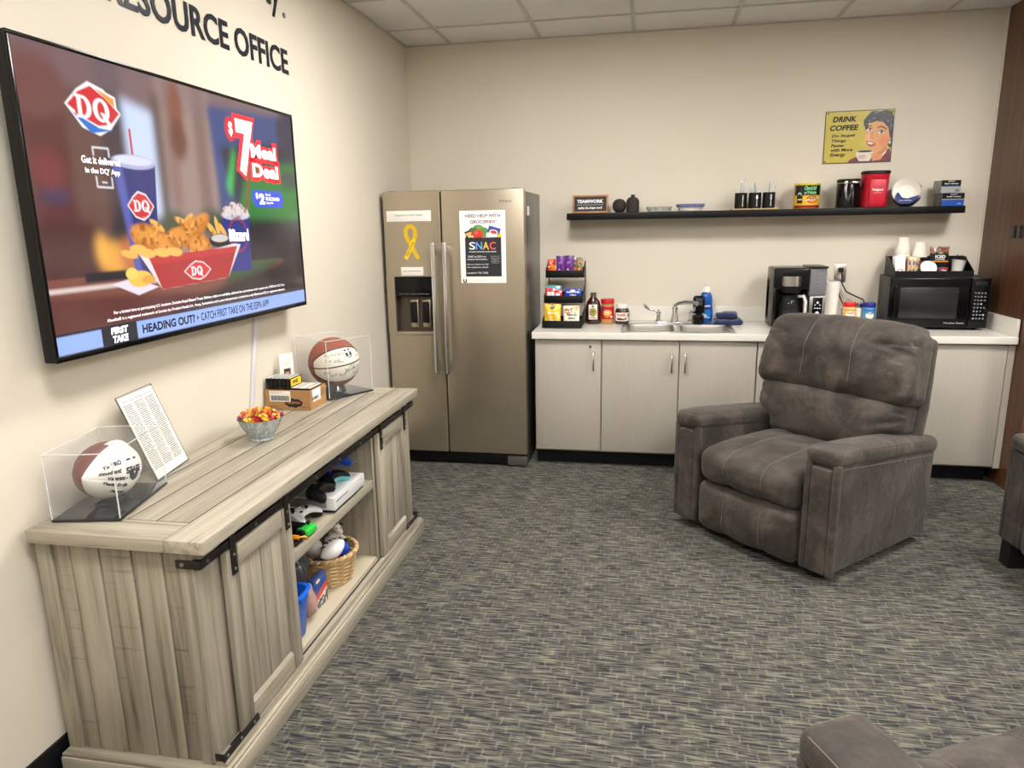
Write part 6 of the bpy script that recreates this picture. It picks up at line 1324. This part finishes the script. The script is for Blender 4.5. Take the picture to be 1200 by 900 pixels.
def foot(name, label, p, rot, m1, m2, sc=1, logo=None):
    t = thing(name, label, 'ball', p, rot=rot)
    for nm, m_, a0, a1 in (('front_panel', m1, -100, 100), ('rear_panel', m2, 100, 260)):
        n = 20; k = 12; vs = [(x*.08*sc*1.0, .048*sc*max(0, math.cos(x*PI/2))**.7*math.cos(R(a0+(a1-a0)*j/k)), .048*sc*max(0, math.cos(x*PI/2))**.7*math.sin(R(a0+(a1-a0)*j/k))) for x in [-1+2*i/n for i in range(n+1)] for j in range(k+1)]
        G().add(vs, [(i*(k+1)+j, i*(k+1)+j+1, (i+1)*(k+1)+j+1, (i+1)*(k+1)+j) for i in range(n) for j in range(k)]).build(nm, m_, t, smooth=80)
    return t
f1 = foot('foam_football', 'small white football with black stripes lying on top in the wicker basket', (.440, -2.556, ZL+.172), (0, R(-14), R(62)), mat('ball_clean', srgb(236, 236, 236), .4), mat('ball_clean'), .76)
g = G()
for k in range(4): g.tube([((-.03+k*.018)*1., 0.0368*max(0, math.cos((-.03+k*.018)/.0608*PI/2))**.7*math.cos(a)*1.01, 0.0368*max(0, math.cos((-.03+k*.018)/.0608*PI/2))**.7*math.sin(a)*1.01) for a in [R(-60+15*q) for q in range(11)]], .0035, 5)
g.build('stripe', M_blkm, f1)
foot('foam_football', 'small red football wedged low against the rim of the wicker basket', (.430, -2.495, ZL+.075), (0, 0, R(100)), mat('toy_red', srgb(200, 30, 40), .4), mat('toy_red'), .62)
bl = G().ball((0, 0, 0), .036, 24).build('toy_ball', mat('toy_blue', srgb(30, 70, 190), .35), None, (.425, -2.452, ZL+.122)); tag(bl, 'shiny blue ball under the toy cow in the wicker basket', 'ball')
b2 = G().ball((0, 0, 0), .036, 24).build('toy_ball', mat('toy_dark', srgb(60, 60, 70), .4), None, (.34, -2.50, ZL+.06)); tag(b2, 'dark ball low in the wicker basket', 'ball')
b3 = G().ball((0, 0, 0), .033, 24).build('toy_ball', mat('toy_white', srgb(224, 220, 216), .4), None, (.34, -2.445, ZL+.045)); tag(b3, 'white ball low in the wicker basket', 'ball')
# toy cow
cow = thing('toy_cow', 'small white and black plush cow sitting on top of the wicker basket', 'toy', (.400, -2.455, ZL+.190), R(50))
Mcw = mat('plush_white', srgb(222, 214, 204), .9); Mcb = mat('plush_black', srgb(34, 32, 34), .9)
g = G().ball((0, 0, 0), (.026, .03, .026), 20).ball((.004, -.028, .030), (.020, .022, .019), 20).ball((.006, -.048, .024), (.013, .013, .011), 16); g.build('body', Mcw, cow, smooth=80)
for sx in (-1, 1):
    G().ball((.004+sx*.020, -.024, .042), (.011, .005, .007), 12).build('ear', Mcb if sx > 0 else Mcw, cow, smooth=80)
    G().ball((.004+sx*.008, -.046, .038), (.0028, .0028, .0035), 8).build('eye', M_blk, cow, smooth=80)
    G().lathe([(.004, 0), (.003, .008), (.001, .012)], 8, T(.004+sx*.009, -.024, .046)).build('horn', mat('horn', srgb(206, 190, 150), .5), cow)
    G().tube([(sx*.018, -.012, -.006), (sx*.026, -.034, -.014), (sx*.027, -.045, -.018)], [.010, .009, .008], 10).build('leg', Mcw, cow, smooth=80); G().ball((sx*.027, -.05, -.019), (.010, .008, .009), 10).build('hoof', Mcb, cow, smooth=80)
G().ball((.020, .01, .012), (.012, .014, .012), 12).build('black_patch', Mcb, cow, smooth=80)
# other soft toys and bags
def lump(name, label, cat, p, rad, c, seed, amp=.15, rough=.8, sub=None, alpha=1):
    m_ = mat('%s_%d' % (name, seed), srgb(*c), rough, vary=.15, scale=30, alpha=alpha)
    def f(x, y, z):
        k = 1+amp*noise.noise(Vector((x*22+seed, y*22, z*22)))*2; return (x*k, y*k, z*k)
    o = G().ball((0, 0, 0), rad, 28, f=f).build(name, m_, None, p, smooth=80); return tag(o, label, cat)
lump('plush_toy', 'white and grey rounded soft toy behind the striped football', 'toy', (.350, -2.535, ZL+.160), (.034, .036, .036), (214, 210, 208), 3)
lump('plush_toy', 'dark brown soft toy with a pale face beside the toy cow', 'toy', (.352, -2.462, ZL+.160), (.034, .034, .036), (78, 62, 58), 5)
g = G().ball((0, 0, 0), (.012, .014, .014), 14); tag(g.build('soft_button', mat('pale_fur', srgb(180, 176, 176), .8), None, (.388, -2.488, ZL+.178), smooth=80), 'pale round tuft on the dark brown soft toy', 'toy')
lump('plastic_bag', 'dark grey plastic bag of toys behind the blue tub', 'bag', (.352, -2.728, ZL+.145), (.058, .062, .120), (70, 68, 74), 8, .25, .2)
lump('cloth_bundle', 'dark green cloth bundle at the back of the bottom shelf', 'cloth', (.225, -2.850, ZL+.145), (.055, .055, .110), (26, 60, 52), 9, .2)
lump('cloth_bundle', 'bright red and pink cloth bundle high behind the grey bag', 'cloth', (.235, -2.655, ZL+.152), (.045, .048, .115), (190, 36, 70), 12, .25)
lump('plush_toy', 'dusty pink soft toy leaning beside the blue tub', 'toy', (.440, -2.790, ZL+.078), (.024, .030, .068), (176, 140, 134), 14, .3)
pk = thing('toy_package', 'clear toy package with red and blue card front standing on the bottom shelf', 'package', (.445, -2.692, ZL), R(88))
C = Canvas(12, 16, 70, (46, 76, 150)); C.rect(0, 0, 12, 3, (60, 96, 170)); C.poly([(0, 9), (12, 5), (12, 9), (0, 13)], (204, 70, 50)); C.poly([(0, 12.5), (12, 8.5), (12, 9.6), (0, 13.6)], (232, 226, 220)); C.poly([(0, 13.6), (12, 9.6), (12, 16), (0, 16)], (90, 84, 86)); C.speck((C.Y > 10.5)*1., (214, 210, 206), .4, 1.3, 3); C.speck((C.Y > 10.5)*1., (50, 40, 44), .3, 1.1, 6); C.ell(4, 2, 2, 1, (230, 220, 200))
G().rbox(-.050, .050, .0006, .028, .0, .128, .003).build('carton', mat('pack_blue', srgb(60, 74, 120), .3), pk); C.panel('printed_front', vmat('print_gloss'), .099, .126, pk, (0, 0, .064))
# ================================================================ UPHOLSTERED SEATS
def hide():
    m = bpy.data.materials.new('brown_suede'); m.use_nodes = True; N = m.node_tree.nodes; L = m.node_tree.links; b = N['Principled BSDF']
    b.inputs['Roughness'].default_value = .62; b.inputs['Specular IOR Level'].default_value = .35; b.inputs['Sheen Weight'].default_value = .12; b.inputs['Sheen Roughness'].default_value = .5
    geo = N.new('ShaderNodeNewGeometry')
    def nz(sc, det, rough=.6, dist=0):
        n = N.new('ShaderNodeTexNoise'); n.inputs['Scale'].default_value = sc; n.inputs['Detail'].default_value = det; n.inputs['Roughness'].default_value = rough; n.inputs['Distortion'].default_value = dist; L.new(geo.outputs['Position'], n.inputs['Vector']); return n.outputs['Fac']
    r = N.new('ShaderNodeValToRGB'); e = r.color_ramp.elements; e[0].position = .36; e[0].color = (*srgb(46, 40, 37), 1); e[1].position = .66; e[1].color = (*srgb(86, 77, 70), 1); k = e.new(.5); k.color = (*srgb(63, 56, 51), 1)
    L.new(nz(5.5, 6, .62, .8), r.inputs[0])
    n2 = N.new('ShaderNodeMapRange'); n2.inputs[1].default_value = .35; n2.inputs[2].default_value = .65; n2.inputs[3].default_value = .86; n2.inputs[4].default_value = 1.12; L.new(nz(60, 4), n2.inputs[0])
    v = N.new('ShaderNodeVectorMath'); v.operation = 'SCALE'; L.new(r.outputs[0], v.inputs[0]); L.new(n2.outputs[0], v.inputs['Scale']); L.new(v.outputs[0], b.inputs['Base Color'])
    bp = N.new('ShaderNodeBump'); bp.inputs['Strength'].default_value = .22; bp.inputs['Distance'].default_value = .003; L.new(nz(240, 4), bp.inputs['Height'])
    bp2 = N.new('ShaderNodeBump'); bp2.inputs['Strength'].default_value = .35; bp2.inputs['Distance'].default_value = .012; L.new(nz(16, 3, .5, 1.2), bp2.inputs['Height']); L.new(bp2.outputs[0], bp.inputs['Normal']); L.new(bp.outputs[0], b.inputs['Normal'])
    return m
M_hide = hide(); M_thread = mat('seam_thread', srgb(116, 105, 94), .8); M_seam = mat('seam_dark', srgb(40, 35, 32), .8); M_foot = mat('foot_black', srgb(18, 17, 18), .5)
def gz(x, c, w): return math.exp(-((x-c)/w)**2)
def puff(x0, x1, y0, y1, z0, z1, r, n, bulge, seams=(), wr=.003, seed=0, M=None, tuck=(), extra=None):
    """stuffed cushion: rounded box, faces swollen by bulge (x, y, z), vertical seams pressed in at x = seams"""
    cx, cy, cz = (x0+x1)/2, (y0+y1)/2, (z0+z1)/2; hx, hy, hz = (x1-x0)/2, (y1-y0)/2, (z1-z0)/2
    def f(x, y, z):
        u, v, w_ = (x-cx)/hx, (y-cy)/hy, (z-cz)/hz
        bx = bulge[0]*(1-min(1, v*v))*(1-min(1, w_*w_)); by = bulge[1]*(1-min(1, abs(u))**3)*(1-min(1, w_*w_)); bz = bulge[2]*(1-min(1, abs(u))**3)*(1-min(1, v*v))
        dip = sum(gz(x, s, .028) for s in seams)*.007
        q = Vector((x*9+seed, y*9, z*9)); nn = noise.noise(q)*wr*2+noise.noise(q*3)*wr*.7
        tk = 0
        for (tx, tz, k_, ang) in tuck:
            dx, dz = x-tx, z-tz; a_ = dx*math.cos(ang)+dz*math.sin(ang); c_ = -dx*math.sin(ang)+dz*math.cos(ang); tk += k_*math.exp(-(a_/.09)**2)*math.exp(-(c_/.010)**2)
        X = x+math.copysign(1, u)*bx*abs(u)
        Y = y+v*by-math.copysign(1, v)*dip*abs(v)+nn-math.copysign(1, v)*tk
        Z = z+w_*bz-math.copysign(1, w_)*dip*abs(w_)+nn*.6-(tk if w_ > .5 else 0)
        return extra(X, Y, Z, u, v, w_) if extra else (X, Y, Z)
    g = G().rbox(x0, x1, y0, y1, z0, z1, r, k=4, n=n, f=f)
    if M is not None: g.v = [tuple(M @ Vector(p)) for p in g.v]
    return g, f
def thread(f, pts, M=None, off=.001, r=.0011):
    P = [Vector(f(*p)) for p in pts]
    if M is not None: P = [M @ p for p in P]
    return P
def surf_path(x0, x1, y0, y1, z0, z1, r, x, faces):
    """points along a constant-x section of a rounded box: front top to bottom and over the top, as asked"""
    out = []
    if 'front' in faces: out += [(x, y0, z0+r+(z1-z0-2*r)*i/14) for i in range(15)]
    if 'top' in faces:
        out += [(x, y0+r-r*math.cos(a), z1-r+r*math.sin(a)) for a in [PI/2*i/6 for i in range(1, 6)]]
        out += [(x, y0+r+(y1-y0-2*r)*i/14, z1) for i in range(15)]
    return out
def seat(name, label, loc, rz, style='rocker', W_=.90, seats=1):
    t = thing(name, label, 'armchair', (loc[0], loc[1], 0), rz)
    hw = W_/2; zb = .045 if style == 'rocker' else .115; aw = .155; ix = hw-aw-.012; ah = .615
    if style == 'rocker': G().rbox(-hw+.12, hw-.12, -.30, .34, .004, .05, .01).build('rocker_base', M_foot, t)
    else:
        for sx in (-1, 1):
            for y in (-.40, .40): G().prism([(sx*(hw-.055)-.035, y-.035), (sx*(hw-.055)+.035, y-.035), (sx*(hw-.055)+.035, y+.035), (sx*(hw-.055)-.035, y+.035)], .002, zb+.01, 'z').build('foot', M_foot, t, smooth=None)
    # arms: upright side, inset front panel, padded top that rolls over the front
    for s in (-1, 1):
        xa, xb = sorted((s*hw, s*(hw-aw)))
        def tap(x, y, z, s=s, zb=zb):   # sides lean in a little and the back edge leans back
            k = (z-zb)/.5; slope = .085*max(0, min(1, (y+.40)/.80)); return (x-s*.012*(1-k) if abs(x) > hw-.03 else x, y, z-slope*max(0, min(1, k)))
        g, _ = puff(xa+.004, xb-.004, -.425, .365, zb, .565, .022, 10, (.006, .003, 0), wr=.0015, seed=s*3, extra=lambda X, Y, Z, u, v, w_: tap(X, Y, Z))
        arm = g.build('arm', M_hide, t, smooth=60)
        slp = lambda Y: .085*max(0, min(1, (Y+.40)/.80))
        g, fpad = puff(xa-.004, xb+.008 if s < 0 else xb+.004, -.452, .378, .535, ah, .034, 14, (.003, .0, .008), wr=.002, seed=s*5+1, extra=lambda X, Y, Z, u, v, w_: (X, Y, Z-slp(Y)-.010*max(0, -v-.7)))
        g.build('arm_pad', M_hide, arm, smooth=70)
        # roll of the pad running down the front edges as a frame, and the flat panel in it
        g = G()
        for (a, b) in ((xa-.002, xa+.032), (xb-.032, xb+.002)): g.rbox(a, b, -.446, -.41, zb+.004, .555, .014, k=3, n=4)
        g.build('front_roll', M_hide, arm, smooth=70)
        g, _ = puff(xa+.030, xb-.030, -.446, -.40, zb+.006, .528, .010, 8, (0, .004, 0), wr=.001, seed=s+9); g.build('front_panel', M_hide, arm, smooth=70)
        # stitching
        g = G(); xo = s*(hw+.0005)
        g.tube([(s*(hw-.010-.012*(1-(z-zb)/.5)+.0185), .02+.02*math.sin(z*3), z) for z in [zb+.01+i*.05 for i in range(11)] if z < .55], .0015, 5)
        g.tube([(s*(hw+.006), y, .533-slp(y)) for y in [-.43+.04*i for i in range(20)]], .0014, 5)
        g.build('stitching', M_thread, arm)
        xs_ = s*(hw-aw/2); path = [Vector(fpad(x, .02, ah)) for x in [xa+.02+(xb-xa-.04)*i/8 for i in range(9)]]
        g = G().tube([p+Vector((0, 0, .0006)) for p in path], .0015, 5); 
        pts = [(xa+.012, -.440, .60), (xa+.02, -.4, ah), (xa+.02, -.2, ah)]
        pa, pb = (xa-.004, xb+.008 if s < 0 else xb+.004); q_ = .034*(1-math.cos(PI/4)); ring = [Vector(fpad(x, y, ah-q_)) for (x, y) in [((pa+q_ if s < 0 else pb-q_), -.418+.05*i) for i in range(15)]]; fr2 = [Vector(fpad(pa+.034+(pb-pa-.068)*i/8, -.452+q_, ah-q_)) for i in range(9)]; g.tube([p+Vector((0, -.001, .001)) for p in fr2], .0014, 5)
        g.tube([p+Vector((s*.001, 0, .001)) for p in ring], .0014, 5)
        g.build('stitching', M_thread, arm)
    # seat cushions, footrest front and backs, one set per seat
    full = 2*ix; sw = full/seats
    for k in range(seats):
        a = -ix+k*sw+.003; b = a+sw-.006; c = (a+b)/2; sm = (c-.105, c+.105)
        def crown(X, Y, Z, u, v, w_): return (X, Y, Z+.012*(1-v*v) if w_ > .3 else Z)
        g, fs_ = puff(a, b, -.468, .16, .290, .462, .062, 22, (.0, .020, .016), sm, .0035, 2+k, extra=crown)
        cu = g.build('seat_cushion', M_hide, t, smooth=70)
        g = G()
        for x in sm: g.tube([Vector(p)+Vector((0, -.0012, .0012)) for p in (fs_(*q) for q in surf_path(a, b, -.468, .16, .290, .462, .062, x, ('front', 'top')))], .0015, 5)
        g.build('stitching', M_thread, cu)
        g, ff = puff(a+.002, b-.002, -.462, -.36, zb-.004, .288, .040, 18, (0, .022, .004), sm, .0035, 8+k)
        fp = g.build('footrest_panel', M_hide, t, smooth=70)
        g = G()
        for x in sm: g.tube([Vector(ff(*q))+Vector((0, -.0012, 0)) for q in surf_path(a, b, -.462, -.36, zb-.004, .288, .040, x, ('front',))], .0015, 5)
        g.build('stitching', M_thread, fp)
        # back: lower pillow and big upper pillow, leaned back
        LM = T(c, .135, .43, rx=R(-13))
        hwid = sw/2
        wd = (lambda X, Y, Z, u, v, w_: (X*(1+.34*(lambda q: q*q*(3-2*q))(max(0, min(1, (Z-.07)/.09)))), Y, Z)) if seats == 1 else None
        g, fl_ = puff(-hwid-.008, hwid+.008, -.075, .12, .0, .300, .060, 22, (0, .030, .0), (), .0045, 14+k, tuck=((hwid-.03, .18, .010, .5), (-hwid+.03, .2, .008, 2.6), (hwid-.02, .24, .008, -.3)), extra=wd)
        lo = g.build('lower_back_cushion', M_hide, t, smooth=70); lo.matrix_local = LM
        uh = hwid+.138 if seats == 1 else hwid+.01
        sm2 = (-.13, .13)
        tk = ((uh-.05, .565, .020, .25), (uh-.08, .52, .012, -.12), (uh-.06, .60, .014, .7), (-uh+.05, .575, .012, 2.8), (-uh+.07, .53, .008, 3.2), (uh-.10, .31, .008, .35), (-uh+.1, .3, .006, 2.7))
        def nar(X, Y, Z, u, v, w_): return (X*(1-.07*max(0, (Z-.27)/.36)), Y+(.030*max(0, (Z-.45)/.18)**2), Z-.018*abs(u)**4*(1 if w_ > 0 else 0))
        g, fu = puff(-uh, uh, -.095, .115, .268, .645, .062, 26, (0, .034, .016), sm2, .005, 21+k, tuck=tk, extra=nar)
        up = g.build('upper_back_cushion', M_hide, t, smooth=70); up.matrix_local = LM
        g = G()
        for x in sm2: g.tube([Vector(p)+Vector((0, -.0014, .0012)) for p in (fu(*q) for q in surf_path(-uh, uh, -.095, .115, .268, .645, .062, x, ('front', 'top')))], .0015, 5)
        for s in (-1, 1): g.tube([Vector(fu(s*(uh-.006), -.03, .33+.25*i/10))+Vector((s*.002, -.001, 0)) for i in range(11)], .0015, 5)
        g.build('stitching', M_thread, up)
        g, _ = puff(-uh+.006, uh-.006, .080, .150, -.05, .600, .03, 10, (0, .006, 0), wr=.002, seed=31+k, extra=lambda X, Y, Z, u, v, w_: (X*(1-.06*max(0, w_)), Y, Z))
        bs = g.build('back_shell', M_hide, t, smooth=70); bs.matrix_local = LM
    return t
RZ = R(-45.5)
seat('recliner', 'brown suede rocker recliner in the middle of the room, seen whole, facing the sideboard', (2.447, -1.425), RZ)
seat('armchair', 'brown suede seat with block feet cut off by the right edge of the picture', (3.745, -2.045), R(-84), 'footed')
seat('recliner', 'brown suede recliner at the bottom right corner, only its arm and seat front showing', (2.555, -3.955), R(208))
